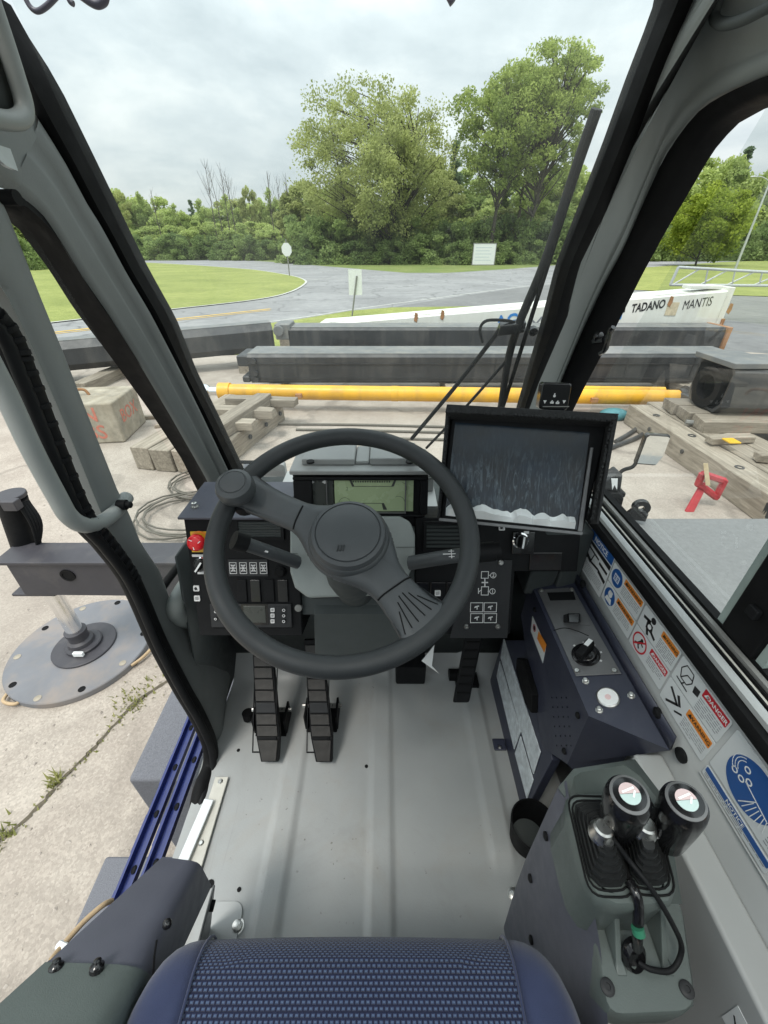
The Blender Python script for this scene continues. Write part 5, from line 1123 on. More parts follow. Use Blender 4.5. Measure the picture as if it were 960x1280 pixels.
# ---------------------------------------------------------------- left side: pillar, small window, door post, weather strip
L1 = [(-8, -8), (0, 10), (54, 92), (92, 167), (125, 233), (148, 280), (177, 337), (213, 400), (240, 467), (267, 520), (300, 588), (330, 650)]
L2 = [(-60, -20), (-10, 40), (46, 146), (75, 192), (108, 254), (125, 280), (157, 340), (187, 390), (227, 467), (253, 520), (286, 590), (312, 650)]
L3 = [(-60, 225), (0, 237), (14, 239), (30, 248), (54, 269), (75, 302), (100, 343), (133, 390), (173, 453), (213, 520), (253, 590), (267, 617), (284, 660)]
L4 = [(-10, 262), (10, 267), (23, 270), (42, 279), (62, 307), (82, 335), (112, 385), (157, 447), (200, 510), (240, 573), (262, 620), (280, 665)]
l1 = rail_ws(L1); l2 = rail_ws(L2, .026); l3 = rail_x(L3, -.52); l4 = rail_x(L4, -.545)
A1, A2_ = resample(l1, n), resample(l2, n)
b = MB(); b.loft([off(l1, (0, .03, 0)), l1, [a.lerp(c, .5)+Vector((.004, -.014, 0)) for a, c in zip(A1, A2_)], off(l2, (-.003, 0, 0)), off(l2, (-.03, .03, 0))], n); b.build('windscreen_seal', M_rubber, cab, sm=70, recalc=False)
# grey pillar trim with two ridges; correspond l2 and l3 by height
def byz(rail, zs):
    out = []; R = sorted(resample(rail, 200), key=lambda p: p.z)
    for z in zs:
        k = min(range(len(R)), key=lambda i: abs(R[i].z-z)); out.append(R[k])
    return out
l3s = l3[3:]; zs = [.10-.62*i/39 for i in range(40)]
Ra = byz(l2, zs); Rb = resample(l3[2:], 40)
Ra = resample(rail_ws(L2[2:], .026), 40)
b = MB(); rows = []
for t, bul in ((0, 0), (.06, .010), (.16, .014), (.3, .008), (.42, .002), (.5, .008), (.56, .011), (.7, .006), (.85, .009), (.95, .006), (1, 0)):
    rows.append([a.lerp(c, t)+Vector((.8, -.5, 0))*bul for a, c in zip(Ra, Rb)])
b.loft(rows, 40); b.build('pillar_trim', M_trim, cab, sm=80, recalc=False)
b = MB(); B3, B4 = resample(l3, 50), resample(l4, 50)
b.loft([off(B3, (.001, 0, 0)), [a.lerp(c, .4)+Vector((.012, -.004, 0)) for a, c in zip(B3, B4)], [a.lerp(c, .8)+Vector((.006, -.002, 0)) for a, c in zip(B3, B4)], B4, off(B4, (-.03, 0, 0))], 50); b.build('window_seal', M_rubber, cab, sm=70, recalc=False)
# upper left: pillar/roof side above the small window
b = MB(); U3 = resample(rail_x([(-160, 300), (-80, 232), (-20, 228), (14, 239)], -.52), 20); U2 = [Vector((-.50, .80-.9*i/19, .42)) for i in range(20)][::-1]
U2 = resample([Vector((-.50, .0, .45)), Vector((-.50, .55, .42)), Ra[0]], 20)
b.loft([[a.lerp(c, t)+Vector((1, 0, 0))*bul for a, c in zip(U2, U3)] for t, bul in ((0, 0), (.3, .01), (.7, .004), (.92, .012), (1, 0))], 20); b.build('roof_header', M_trim, cab, sm=80, recalc=False)
b = MB(); c = PX(10, 190, -.47); pl = Plane(c, (0, -1, -.6), (0, -.6, 1)); b.prism(pl, [pl.loc(-6, 180), pl.loc(12, 186), pl.loc(22, 214), pl.loc(8, 208), pl.loc(-6, 196)], -.001, .004); b.build('clear_label', pm('clear_label', (.5, .54, .55), .2), cab)
b = MB(); c = PX(3, 247, -.50); b.lathe(Plane(c, (0, 1, 0), (0, 0, 1)), 0, 0, [(.009, 0), (.009, .02)], 14); b.build('latch_knob', M_rubber, cab)
# small left window pane
b = MB(); b.add([(-.555, .68, -.80), (-.555, 1.0, -.80), (-.555, 1.0, -.5), (-.555, .74, .12), (-.555, .68, .12)], [(0, 1, 2, 3, 4)]); b.build('quarter_window_pane', M_glass2, cab, recalc=False)
# door post: nearly upright bar
def vprof(name, prof, z0, z1, mat, zs=None):
    b = MB(); b.prism(Plane((0, 0, 0), (1, 0, 0), (0, 1, 0)), prof, z0, z1); return b.build(name, mat, cab, sm=45)
DPR = [(-25, 230), (-3, 240), (15, 280), (50, 370), (80, 443), (113, 527), (147, 613), (162, 643), (176, 679), (200, 714), (217, 762), (240, 785), (262, 800), (289, 841), (280, 890), (277, 937), (271, 972)]
DPL = [(-120, 330), (-80, 340), (-50, 350), (0, 352), (37, 427), (80, 527), (123, 633), (137, 665), (162, 700), (176, 727), (186, 758), (206, 800), (230, 852), (246, 875), (262, 900), (274, 941), (262, 985)]
def dx(v): return -.525 if v < 760 else -.525+.06*min(1, (v-760)/110)
dr = [PX(u, v, dx(v)) for u, v in DPR]; dl = [PX(u, v, dx(v)+.004) for u, v in DPL]
Dr, Dl = resample(dr, 60), resample(dl, 60)
rows = [off(Dr, (-.03, .004, 0)), Dr, ]
for t, bul in ((.1, .004), (.35, .006), (.6, .005), (.8, .001), (.92, -.003)): rows.append([a.lerp(c, t)+Vector((1, -.1, 0))*bul for a, c in zip(Dr, Dl)])
rows.append(Dl); rows.append(off(Dl, (-.04, 0, 0)))
b = MB(); b.loft(rows, 60); b.build('door_post', M_trim, cab, sm=80, recalc=False)
# rubber weather strip of the open door: two beads
GXL = [(-60, 360), (0, 410), (30, 475), (65, 562), (100, 642), (128, 676), (155, 712), (172, 745), (198, 805), (228, 862), (246, 893), (262, 930), (262, 958), (250, 990), (243, 1040)]
gx = lambda v: -.515 if v < 760 else -.515+.05*min(1, (v-760)/150)
gp0 = smooth_path([PX(u, v, gx(v)) for u, v in GXL], 8)
b = MB(); b.tube(gp0, .019, 12, flat=1.0); b.build('door_weather_strip', M_rubber, cab, sm=80)
gp1 = [p+Vector((.012, -.017, .002)) for p in gp0]; b = MB(); b.tube(gp1, .009, 10); b.build('door_weather_bead', M_black, cab, sm=80)
# corrugated insert between post and handle
b = MB()
for k in range(26):
    t = .04+.44*k/26; i = int(t*(len(gp0)-1)); p = gp0[i]; d = (gp0[i+1]-gp0[i]).normalized(); b.seg(p+Vector((.008, -.004, 0))-d*.003, p+Vector((.008, -.004, 0))+d*.003, .0165, 10)
b.build('corrugated_strip', M_black, cab, sm=60, kind='stuff')
# kick panel between post and dashboard
b = MB(); k0 = [PX(u, v, -.475) for u, v in ((217, 770), (240, 790), (262, 815), (289, 841))]
b.add([(-.478, .60, FZ), (-.478, 1.0, FZ), (-.478, 1.0, -.60), (-.478, .74, -.60)], [(0, 1, 2, 3)]); b.build('kick_panel', M_trimd, cab, recalc=False, solid=.006)  # grey trim shown dark: shade beside the dashboard put into the colour
b = MB(); b.add([(-.43, .72, -.585), (.46, .72, -.585), (.46, 1.135, -.60), (-.43, 1.135, -.60)], [(0, 1, 2, 3)]); b.build('dash_light_block', M_trimd, cab, recalc=False, solid=.01)  # unseen sheet added to stop windscreen light reaching the floor
b = MB(); b.add([(-.476, .862, FZ), (.45, .862, FZ), (.45, .862, -.585), (-.476, .862, -.585)], [(0, 1, 2, 3)]); b.build('under_dash_dark_sheet', M_trimd, cab, recalc=False, solid=.006)  # dark sheet added to keep the space under the dashboard dark
b = MB(); b.wbox(-.478, .90, -.61, -.43, 1.13, -.59); b.build('dash_light_block', M_trimd, cab)  # added strip continuing the light block at the left
b = MB(); b.add([(-.52, 1.0, FZ), (.46, 1.0, FZ), (.46, 1.13, -.62), (-.52, 1.13, -.62)], [(0, 1, 2, 3)]); b.build('front_bulkhead', M_trimd, cab, recalc=False, solid=.01)
b = MB(); b.tube(smooth_path([PX(198, 742, -.55), PX(215, 718, -.54), PX(236, 694, -.53)], 4), .010, 8); b.build('lower_window_seal', M_rubber, cab, sm=80)
b = MB(); b.tube(smooth_path([PX(244, 778, -.50), PX(226, 772, -.50), PX(219, 760, -.50), PX(226, 742, -.505), PX(246, 712, -.51)], 5), .021, 12); b.build('lower_window_frame', M_column, cab, sm=80)
# aluminium sill strips at the door
for i, (a, e, w, m_) in enumerate((((278, 972), (246, 1075), .017, M_alum), ((262, 1000), (226, 1085), .012, M_label))):
    A_ = PZ(*a, FZ+.004+.012*i); E_ = PZ(*e, FZ+.004+.012*i); d = (E_-A_).normalized(); s = Vector((d.y, -d.x, 0)); 
    E_ = A_+d*.42
    b = MB(); b.hexa([A_-s*w, E_-s*w, E_+s*w, A_+s*w], [A_-s*w+Vector((0, 0, .006)), E_-s*w+Vector((0, 0, .006)), E_+s*w+Vector((0, 0, .006)), A_+s*w+Vector((0, 0, .006))]); st = b.build('sill_strip', m_, cab, bevel=.002)
    if i == 0:
        for k in (.012, .14, .27): q = A_+d*k; b = MB(); b.lathe(FLAT, q.x, q.y, [(.006, q.z+.006), (.006, q.z+.008), (.004, q.z+.010)], 12); b.build('screw', M_steel, st)
# windscreen glass
b = MB(); b.add([WS.pt(-.49, -.62), WS.pt(.375, -.62), WS.pt(.385, .75), WS.pt(-.50, .75)], [(0, 1, 2, 3)]); b.build('windscreen', M_glass, cab, recalc=False)
# roof: unseen frame; glass hatch added and sized to light the floor
b = MB(); b.wbox(-.52, -.42, .60, -.40, .75, .64); b.wbox(.34, -.42, .60, .47, .75, .64); b.wbox(-.40, -.42, .60, .34, -.3, .64); b.wbox(-.40, -.05, .60, .34, .75, .64); b.build('roof_frame', M_trim, cab, bevel=.01)
b = MB(); b.add([(-.40, -.3, .62), (.34, -.3, .62), (.34, -.05, .62), (-.40, -.05, .62)], [(0, 1, 2, 3)]); b.build('added_roof_hatch', M_glass2, cab, recalc=False)
b = MB(); b.wbox(-.52, -.46, FZ, .47, -.44, -.25); b.build('added_rear_wall', M_trim, cab, bevel=.006)  # unseen wall added to block low sky light from the rear
# grab handles
root = thing('grab_handle', 'long grey padded grab handle on the door post at left', 'grab handle', PX(150, 635, -.51))
hp = smooth_path([PX(-60, 370, -.50), PX(0, 478, -.50), PX(40, 562, -.50), PX(72, 622, -.50), PX(86, 645, -.50), PX(104, 656, -.50), PX(126, 653, -.505), PX(146, 638, -.512), PX(158, 622, -.52)], 8)
b = MB(); b.tube(hp, .0135, 16); b.build('bar', pm('handle_grey', (.25, .268, .262), .5, var=.05, bump=.12, bscale=500), root, sm=80)
q = PX(153, 631, -.50); b = MB(); b.lathe(Plane(q, (0, 1, -.5), (0, .5, 1)), 0, 0, [(.010, -.008), (.010, .008), (.0065, .008), (.0065, .016), (.004, .018)], 12); b.build('bolt', M_black, root)
root = thing('grab_handle', 'rounded grey grab handle end at the top left corner', 'grab handle', PX(30, 130, -.46))
hp = smooth_path([PX(-22, -30, -.46), PX(2, 40, -.46), PX(19, 92, -.46), PX(30, 130, -.46), PX(28, 146, -.46), PX(12, 151, -.46), PX(-25, 144, -.46)], 8)
b = MB(); b.tube(hp, .0105, 14); b.build('bar', MATS['handle_grey'], root, sm=80)
b = MB(); b.add([PX(-30, -40, -.475), PX(0, 40, -.475), PX(22, 128, -.475), PX(20, 142, -.475), PX(-30, 138, -.475)], [(0, 1, 2, 3, 4)]); b.build('backing_plate', M_trimd, root, recalc=False, solid=.004)
# wires at the windscreen top
for i, (pts, lab) in enumerate((([(28, -12), (36, 6), (46, 14), (58, 8), (72, -6)], 'thin dark wire loop at the top edge of the windscreen, leftmost'), ([(82, -12), (87, 1), (92, 5)], 'short dark wire end beside the loop at the top of the windscreen'), ([(98, -8), (112, 2), (122, 6), (130, 2), (133, -8)], 'broad dark loop end at the top of the windscreen'), ([(556, -14), (562, -4), (566, 4)], 'dark wire end hanging at the top centre of the windscreen'))):
    b = MB(); b.tube(smooth_path([PY(u, v, .86) for u, v in pts], 6), .0035 if i < 2 else .005, 8); tag(b.build('wire_loop', M_purple, None, sm=80), lab, 'wire', 'wires at the windscreen top')
# wiper on the outside of the glass
root = thing('wiper', 'long black windscreen wiper with two parallel arms, beside the right pillar', 'wiper', WS.hit(520, 556, -.02))
def WH(u, v, h=-.03): return WS.hit(u, v, h)
ba, bb = WH(745, 137), WH(622, 530); b = MB(); b.tube([WH(745, 137, -.02), WH(742, 150, -.02), WH(630, 505, -.02), WH(622, 530, -.02)], .0045, 8, radii=[.003, .005, .005, .004]); b.build('blade_rubber', M_rubber, root, sm=80)
b = MB(); P = [WH(746, 136), WH(722, 205), WH(680, 330), WH(640, 430), WH(625, 515)]; b.tube(smooth_path(P, 6), .0125, 10, flat=.7); b.build('blade_bridge', M_black, root, sm=80)
for k in range(9):
    t = .33+k*.045 if k < 6 else .78+(k-6)*.06; q = ba.lerp(bb, t); q2 = ba.lerp(bb, t+.018); b = MB(); b.seg(q+Vector((-.004, -.008, 0)), q2+Vector((-.004, -.008, 0)), .0028, 6); b.build('blade_slot', M_galv, root)
for a, c, r in (((628, 408), (515, 548), .008), ((632, 452), (533, 560), .0055)):
    b = MB(); b.tube(smooth_path([WH(*a), WH((a[0]+c[0])/2+2, (a[1]+c[1])/2), WH(*c)], 5), r, 10, flat=.7); b.build('arm', M_black, root, sm=80)
b = MB(); q = WH(638, 410); pl = Plane(q, WS.x+WS.y*.15, WS.y); b.prism(pl, [(-.032, -.012), (.03, -.012), (.034, .012), (-.024, .014)], -.012, .01); b.build('pivot_block', M_blackg, root, bevel=.004)
b = MB(); b.tube(smooth_path([WH(603, 428), WH(600, 412), WH(606, 402), WH(620, 400), WH(640, 402), WH(648, 408)], 6), .0035, 8); b.build('washer_hose', M_black, root, sm=80)
b = MB(); b.lathe(Plane(WH(666, 413), WS.x, WS.y), 0, 0, [(.010, -.004), (.010, .008), (.006, .008), (.006, 0)], 16); b.build('hose_clip', M_blackg, root)
# ---------------------------------------------------------------- dashboard
DP = Plane((0, .70, -.47), (1, 0, 0), (0, .371, .928))
def L(u, v, h=0.0, pl=None): return (pl or DP).loc(u, v, h)
def pbox(mb, u0, v0, u1, v1, h0, h1, pl=None):
    pl = pl or DP; a = pl.loc(u0, v0, h0); c = pl.loc(u1, v1, h0); return mb.box(pl, a[0], a[1], c[0], c[1], h0, h1)
dash = thing('dashboard', 'black dashboard with switch panels, vents, heater panel and grey shelf behind the wheel', 'dashboard', (-.05, .75, -.80))
lb0, lb1 = L(229, 647), L(640, 795)
bot = L(300, 795)[1]
b = MB(); b.prism(DP, [(L(229, 647)[0], L(229, 647)[1]), (L(372, 647)[0], L(229, 647)[1]), (L(372, 647)[0], bot), (L(229, 647)[0]+.012, bot)], -.22, 0); b.build('left_panel', M_black, dash, bevel=.003)
b = MB(); b.prism(DP, [(L(372, 660)[0]+.002, L(372, 660)[1]), (L(520, 650)[0], L(372, 660)[1]), (L(520, 760)[0], L(400, 772)[1]), (L(372, 760)[0]+.002, L(400, 772)[1])], -.22, -.012); b.build('middle_panel', M_trimd, dash, bevel=.003)
b = MB(); rp = L(640, 795); b.prism(DP, [(L(518, 655)[0]+.002, L(640, 648)[1]), (L(736, 648)[0]-.01, L(640, 648)[1]), (L(736, 648)[0]-.01, L(690, 716)[1]), (L(646, 700)[0], L(690, 716)[1]), (L(645, 700)[0], rp[1]), (L(560, 700)[0], rp[1]), (L(518, 740)[0]+.002, L(560, 750)[1])], -.22, -.006); b.build('right_panel', M_black, dash, bevel=.003)
# top lid of the left box, grey shelf behind the gauges
tz = DP.pt(0, L(229, 647)[1]).z; ty = DP.pt(0, L(229, 647)[1]).y
b = MB(); b.wbox(L(229, 647)[0]-.006, ty-.012, tz+.002, L(372, 647)[0]-.02, ty+.14, tz+.008); b.build('left_lid', M_navyc, dash, bevel=.002)
for u, v in ((245, 635), (248, 641)):
    pass
q = PZ(244, 634, tz+.008); b = MB(); b.lathe(FLAT, q.x, q.y, [(.008, tz+.008), (.008, tz+.011), (.005, tz+.011), (.005, tz+.019), (.003, tz+.020)], 14); b.build('lid_bolt', M_steel, dash)
b = MB(); b.wbox(-.27, .745, -.535, .13, 1.02, -.52); b.build('shelf', pm('shelf_paint', (.52, .53, .52), .5, var=.03), dash, bevel=.004)
b = MB(); q0 = PY(541, 592, .93); b.wbox(.075, .90, -.519, .125, .93, q0.z+.01); b.build('shelf_upright', M_lid, dash, bevel=.003)
b = MB()
for k in range(7): b.wbox(.077+k*.007, .897, -.47, .079+k*.007, .8995, q0.z); 
b.wbox(.076, .895, -.482, .124, .8995, -.476); b.build('vent_slots', M_post, dash, kind='stuff')
# louvred vents
for u0, v0, u1, v1, nm in ((298, 651, 352, 671, 'left'), (533, 655, 577, 685, 'right')):
    fr_ = MB(); a, c = L(u0, v0), L(u1, v1); fr_.frame(DP, a[0]-.006, c[1]-.006, c[0]+.006, a[1]+.006, .006, -.004, .006); f = fr_.build('vent', M_black, dash)
    for k in range(6):
        q = c[1]+(a[1]-c[1])*(k+.5)/6; m = MB(); m.prism(Plane(DP.pt(a[0], q, .001), DP.x, DP.y+DP.n*.6), [(0, -.002), (c[0]-a[0], -.002), (c[0]-a[0], .002), (0, .002)], -.003, .003); m.build('louvre', M_trimd, f)
# emergency stop
es = thing('emergency_stop', 'red mushroom emergency stop button on a yellow plate at the left of the dashboard', 'button', DP.hit(248, 677))
b = MB(); pbox(b, 238, 664, 266, 690, .0005, .003); b.build('yellow_plate', M_yellow, es, bevel=.001)
p, q = L(247.5, 677, .012); b = MB(); b.lathe(DP, p, q, [(.009, .003), (.009, .012), (.0165, .014), (.0175, .020), (.0165, .026), (.012, .029), (.004, .030)], 28); b.build('button', M_redb, es, sm=60)
b = MB(); b.ring(DP, p, q, .017, .0205, .003, .005, 28); b.build('ring', M_orange, es)
b = MB()
for a in (0, 2.1, 4.2): b.bar(DP, (p+.006*math.cos(a), q+.006*math.sin(a)), (p+.013*math.cos(a+.4), q+.013*math.sin(a+.4)), .0015, .0275, .0296)
b.build('turn_arrows', M_white, es)
def rotary(name, lab, u, v, r, ang, pl=None):
    pl = pl or DP; rt = thing(name, lab, 'switch', pl.hit(u, v)); p, q = pl.loc(u, v, .005)
    b = MB(); b.lathe(pl, p, q, [(r*1.25, 0), (r*1.25, .004), (r*1.05, .006), (r*1.02, .003)], 30); b.build('chrome_ring', M_chrome, rt, sm=50)
    b = MB(); b.lathe(pl, p, q, [(r, .002), (r, .008), (r*.9, .010)], 26); b.build('knob_base', M_blackg, rt, sm=50)
    sp = pl.sub(p, q, ang); b = MB(); b.prism(sp, rrect(-r*.95, -r*.30, r*.95, r*.30, r*.2, 3), .009, .022); b.build('grip', M_black, rt, bevel=.0015)
    b = MB(); b.box(sp, -r*.85, -r*.13, r*.9, r*.13, .022, .0235); b.build('pointer', M_white, rt)
    return rt
rotary('rotary_switch', 'silver ringed rotary switch below the emergency stop', 252, 706, .0135, math.radians(55))
b = MB(); pbox(b, 240, 693, 270, 696, .0004, .001); b.build('switch_print', M_icon, dash); b = MB(); pbox(b, 247, 715, 258, 717.5, .0004, .001); b.build('switch_print', M_icon, dash)
# icon buttons
def icon_button(u, v, w, par, mark, pl=None, base=True):
    pl = pl or DP; p, q = pl.loc(u, v); s = w
    f = MB(); f.prism(pl, rrect(p-s, q-s, p+s, q+s, s*.25, 3), .0006, .003); o = f.build('icon_button', M_icon if mark != 'o' else M_black, par)
    m = MB()
    if mark == 'lamp': m.lathe(pl, p-.001, q, [(s*.5, .003), (s*.5, .0034)], 12); m.bar(pl, (p-s*.6, q-s*.5), (p+s*.6, q-s*.5), s*.2, .003, .0034)
    elif mark == 'wave':
        for k in (-.4, 0, .4): m.bar(pl, (p-s*.6, q+s*k), (p+s*.6, q+s*k+s*.15), s*.16, .003, .0034)
    elif mark == 'fan':
        for a in range(4): m.bar(pl, (p, q), (p+s*.7*math.cos(a*1.57+.5), q+s*.7*math.sin(a*1.57+.5)), s*.3, .003, .0034)
    elif mark == 'o': m.ring(pl, p, q, s*.5, s*.8, .003, .0034, 16)
    m.build('icon', M_ink if mark != 'o' else M_icon, o); return o
for u, v, mk in ((246, 735, 'lamp'), (247, 747.5, 'wave'), (266, 735, 'wave'), (267, 747.5, 'lamp')): icon_button(u, v, .0062, dash, mk)
# legend panel with four light symbols
b = MB(); pbox(b, 285, 699, 336, 720, 0, .003); lg = b.build('legend_panel', M_panel, dash, bevel=.001)
for k in range(4):
    u = 292+k*12.6; b = MB(); p, q = L(u, 709.5); b.frame(DP, p-.0075, q-.0125, p+.0075, q+.0125, .001, .003, .0036)
    for j, s in enumerate((.0045, .006, .0045)): b.bar(DP, (p-s, q+.006-j*.006), (p+s, q+.006-j*.006), .0018, .003, .0036)
    b.bar(DP, (p-.004, q-.008), (p+.004, q+.008), .0012, .003, .0036); b.bar(DP, (p+.004, q-.008), (p-.004, q+.008), .0012, .003, .0036); b.build('symbol', M_icon, lg)
# blank rocker switches
for k in range(4):
    u0 = 296+k*17; b = MB(); pbox(b, u0, 724, u0+14, 752, .0, .004); b.build('blank_switch', M_blackg if k % 2 else M_black, dash, bevel=.0015)
p, q = L(351, 714); b = MB(); b.lathe(DP, p, q, [(.012, 0), (.012, .006), (.008, .010)], 18); b.build('socket_cap', M_rubber, dash, sm=40)
# heater panel
hp_ = thing('heater_panel', 'dark heater control panel with small display and buttons at the lower left of the dashboard', 'control panel', DP.hit(314, 770))
b = MB(); pbox(b, 263, 754, 366, 783, 0, .006); b.build('face', M_panel, hp_, bevel=.002)
b = MB(); pbox(b, 304, 757, 333, 778, .006, .008); b.build('display', M_lcdd, hp_, bevel=.001)
b = MB(); pbox(b, 301, 755, 336, 781, .006, .0066); b.build('display_bezel', M_blackg, hp_)
for u in (341, 355):
    for v in (762, 769, 776): icon_button(u, v, .0042, hp_, 'o' if u == 355 else 'wave', DP.sub(0, 0, 0, .0055))
for u in (270, 282):
    for v in (764, 773): icon_button(u, v, .0035, hp_, 'o', DP.sub(0, 0, 0, .0055))
p, q = L(373, 760); b = MB(); b.lathe(DP, p, q, [(.008, -.008), (.008, .002), (.005, .003)], 14); b.build('blank_plug', M_post, dash)
# right: switches, symbol plate, key switch
for u, v, mk in ((547, 741, 'wave'), (566, 741, 'fan'), (627, 659, 'lamp')): icon_button(u, v, .0062, dash, mk)
for u0, v0, u1, v1 in ((538, 727, 556, 762), (558, 727, 572, 762), (520, 727, 535, 762), (662, 690, 700, 712)):
    b = MB(); pbox(b, u0, v0, u1, v1, -.006, -.001); b.build('blank_switch', M_blackg, dash, bevel=.0015)
sy = thing('symbol_plate', 'dark plate with white axle and boom symbols to the right of the wheel', 'plate', DP.hit(605, 745))
b = MB(); pa_, pb_ = L(571, 797), L(637, 700); b.prism(DP, [(L(562, 795)[0], pa_[1]), (L(634, 795)[0], pa_[1]), (L(634, 795)[0], pb_[1]), (L(588, 700)[0], pb_[1])], 0, .003); b.build('plate', M_panel, sy, bevel=.001)
S1 = DP.sub(0, 0, 0, .003)
b = MB()
for u, v0, v1 in ((606, 716, 740), ):
    p0, q1_ = S1.loc(601.5, 714); p1, q0_ = S1.loc(610.5, 723); b.frame(S1, p0, q0_, p1, q1_, .0013, .0003, .0009)
    p0, q1_ = S1.loc(601.5, 733); p1, q0_ = S1.loc(610.5, 744); b.frame(S1, p0, q0_, p1, q1_, .0013, .0003, .0009)
    b.bar(S1, S1.loc(606, 723), S1.loc(606, 733), .0022, .0003, .0009); b.bar(S1, S1.loc(602, 728), S1.loc(610, 728), .0026, .0003, .0009)
    b.bar(S1, S1.loc(598, 740), S1.loc(602, 737), .0014, .0003, .0009); b.bar(S1, S1.loc(598, 735), S1.loc(598, 742), .0014, .0003, .0009)
b.build('axle_symbol', M_icon, sy)
for u, v, s in ((616.5, 719, '2'), (615.5, 739, '1')):
    p, q = S1.loc(u, v); b = MB(); b.ring(S1, p, q, .0052, .0064, .0003, .0009, 22); text(b, S1, s, p, q, .0105, .01, h=.0008); b.bar(S1, (p-.006, q), (p-.010, q), .0012, .0003, .0009); b.build('number_symbol', M_icon, sy, recalc=False)
for u0, v0 in ((588, 753), (605, 753), (588, 766.5), (605, 766.5)):
    p0, q1_ = S1.loc(u0, v0); p1, q0_ = S1.loc(u0+15.5, v0+12); b = MB(); b.frame(S1, p0, q0_, p1, q1_, .0012, .0003, .0009); m = (p0+p1)/2; n_ = (q0_+q1_)/2
    b.bar(S1, (m-.004, n_+.001), (m+.005, n_+.003), .0022, .0003, .0009); b.bar(S1, (m+.001, n_+.002), (m+.001, n_-.005), .0018, .0003, .0009); b.bar(S1, (m-.005, n_-.001), (m+.001, n_+.001), .0014, .0003, .0009); b.build('boom_symbol', M_icon, sy)
for u, v in ((583, 783), (622, 783), (626, 703)):
    p, q = S1.loc(u, v); screw(S1, p, q, .0058, sy)
rotary('key_switch', 'silver ringed ignition switch under the big screen', 651, 676, .0135, math.radians(84))
b = MB(); pbox(b, 640, 664, 666, 692, -.006, .0015); b.build('switch_plate', M_blackg, dash, bevel=.002)
b = MB(); pbox(b, 655, 664, 661, 667, .0016, .0022); b.build('switch_print', M_icon, dash)
# right side trim column between dash and wall
b = MB(); b.hexa([(.335, .72, -.70), (.40, .72, -.70), (.40, .80, -.70), (.335, .80, -.70)], [(.335, .69, -.48), (.40, .69, -.48), (.40, .80, -.48), (.335, .80, -.48)]); b.build('right_end_trim', M_trimd, dash, bevel=.006)

# ---------------------------------------------------------------- gauge cluster
g0 = PY(362, 592, .715)
CP = Plane(PY(448, 620, .72), (1, 0.0, 0), (0, .30, 1))
gc = thing('gauge_cluster', 'gauge cluster with green display and grey lid behind the steering wheel', 'gauge cluster', CP.hit(448, 650))
def CL(u, v, h=0): return CP.loc(u, v, h)
o_pts = [CL(363, 592), CL(537, 592), CL(532, 648), CL(519, 662), CL(388, 662), CL(374, 648)]
b = MB(); b.prism(CP, o_pts, -.11, -.012); b.build('housing', M_black, gc, bevel=.004)
b = MB(); i0, i1 = CL(397, 600), CL(521, 643)
a0, a1 = CL(366, 595), CL(534, 646)
b.box(CP, a0[0], i0[1], a1[0], a0[1]-.001, -.012, .006); b.box(CP, a0[0]+.008, a1[1], a1[0]-.008, i1[1], -.012, .004); b.box(CP, a0[0], i1[1], i0[0]-.012, i0[1], -.012, .004); b.box(CP, i1[0]+.006, i1[1], a1[0], i0[1], -.012, .004); b.build('bezel', M_black, gc, bevel=.003)
b = MB(); b.frame(CP, CL(383, 0)[0], CL(0, 642)[1], CL(517, 0)[0], CL(0, 597)[1], .0022, -.011, .001); b.build('bezel_rim', M_plate, gc, bevel=.0006)
b = MB(); pbox(b, 384, 598, 418, 641, -.012, -.006, CP); b.build('left_window', M_lcdd, gc)
b = MB(); pbox(b, 418, 598, 516, 638, -.012, -.006, CP); b.build('display', M_lcd, gc)
b = MB(); D6 = CP.sub(0, 0, 0, -.006); e = .0008
for k in range(16): b.bar(D6, D6.loc(441+k*3.0, 602), D6.loc(442.6+k*3.0, 602), .0035, .0003, e)
b.prism(D6, [D6.loc(436, 599), D6.loc(439, 599), D6.loc(443, 608), D6.loc(440, 608)], .0003, e); b.prism(D6, [D6.loc(489, 608), D6.loc(492, 608), D6.loc(496, 599), D6.loc(493, 599)], .0003, e)
b.bar(D6, D6.loc(440, 608), D6.loc(491, 608), .0010, .0003, e)
b.prism(D6, [D6.loc(445, 637), D6.loc(449, 637), D6.loc(453, 629), D6.loc(450, 629)], .0003, e); b.prism(D6, [D6.loc(479, 637), D6.loc(484, 637), D6.loc(480, 629), D6.loc(477, 629)], .0003, e); b.bar(D6, D6.loc(450, 629), D6.loc(480, 629), .0010, .0003, e)
b.build('display_segments', M_lcdd, gc)
b = MB()
for u, v, r, a0_, a1_ in ((431, 629, .012, 20, 170), (498, 628, .013, 10, 120), (501, 610, .012, -40, 80)):
    p, q = D6.loc(u, v)
    for k in range(10):
        t0, t1 = math.radians(a0_+(a1_-a0_)*k/10), math.radians(a0_+(a1_-a0_)*(k+1)/10); b.bar(D6, (p+r*math.cos(t0), q+r*math.sin(t0)), (p+r*math.cos(t1), q+r*math.sin(t1)), .0008, .0003, e)
text(b, D6, '2', *D6.loc(434, 611), .010, 0, h=e); b.build('gauge_arcs', pm('lcd_ink', (.10, .14, .09), .4), gc, recalc=False)
for u, v in ((389.5, 602.5), (406, 602.5)):
    b = MB(); p, q = D6.loc(u, v); b.prism(D6, [(p-.006, q), (p, q-.004), (p+.006, q), (p, q+.004)], .0003, e); b.lathe(D6, p, q, [(.002, e), (.002, e+.0003)], 10); b.build('turn_symbol', M_icon, gc)
p, q = D6.loc(391, 638); b = MB(); b.lathe(D6, p, q, [(.006, 0), (.006, .004), (.004, .006)], 16); b.build('cluster_button', M_rubber, gc)
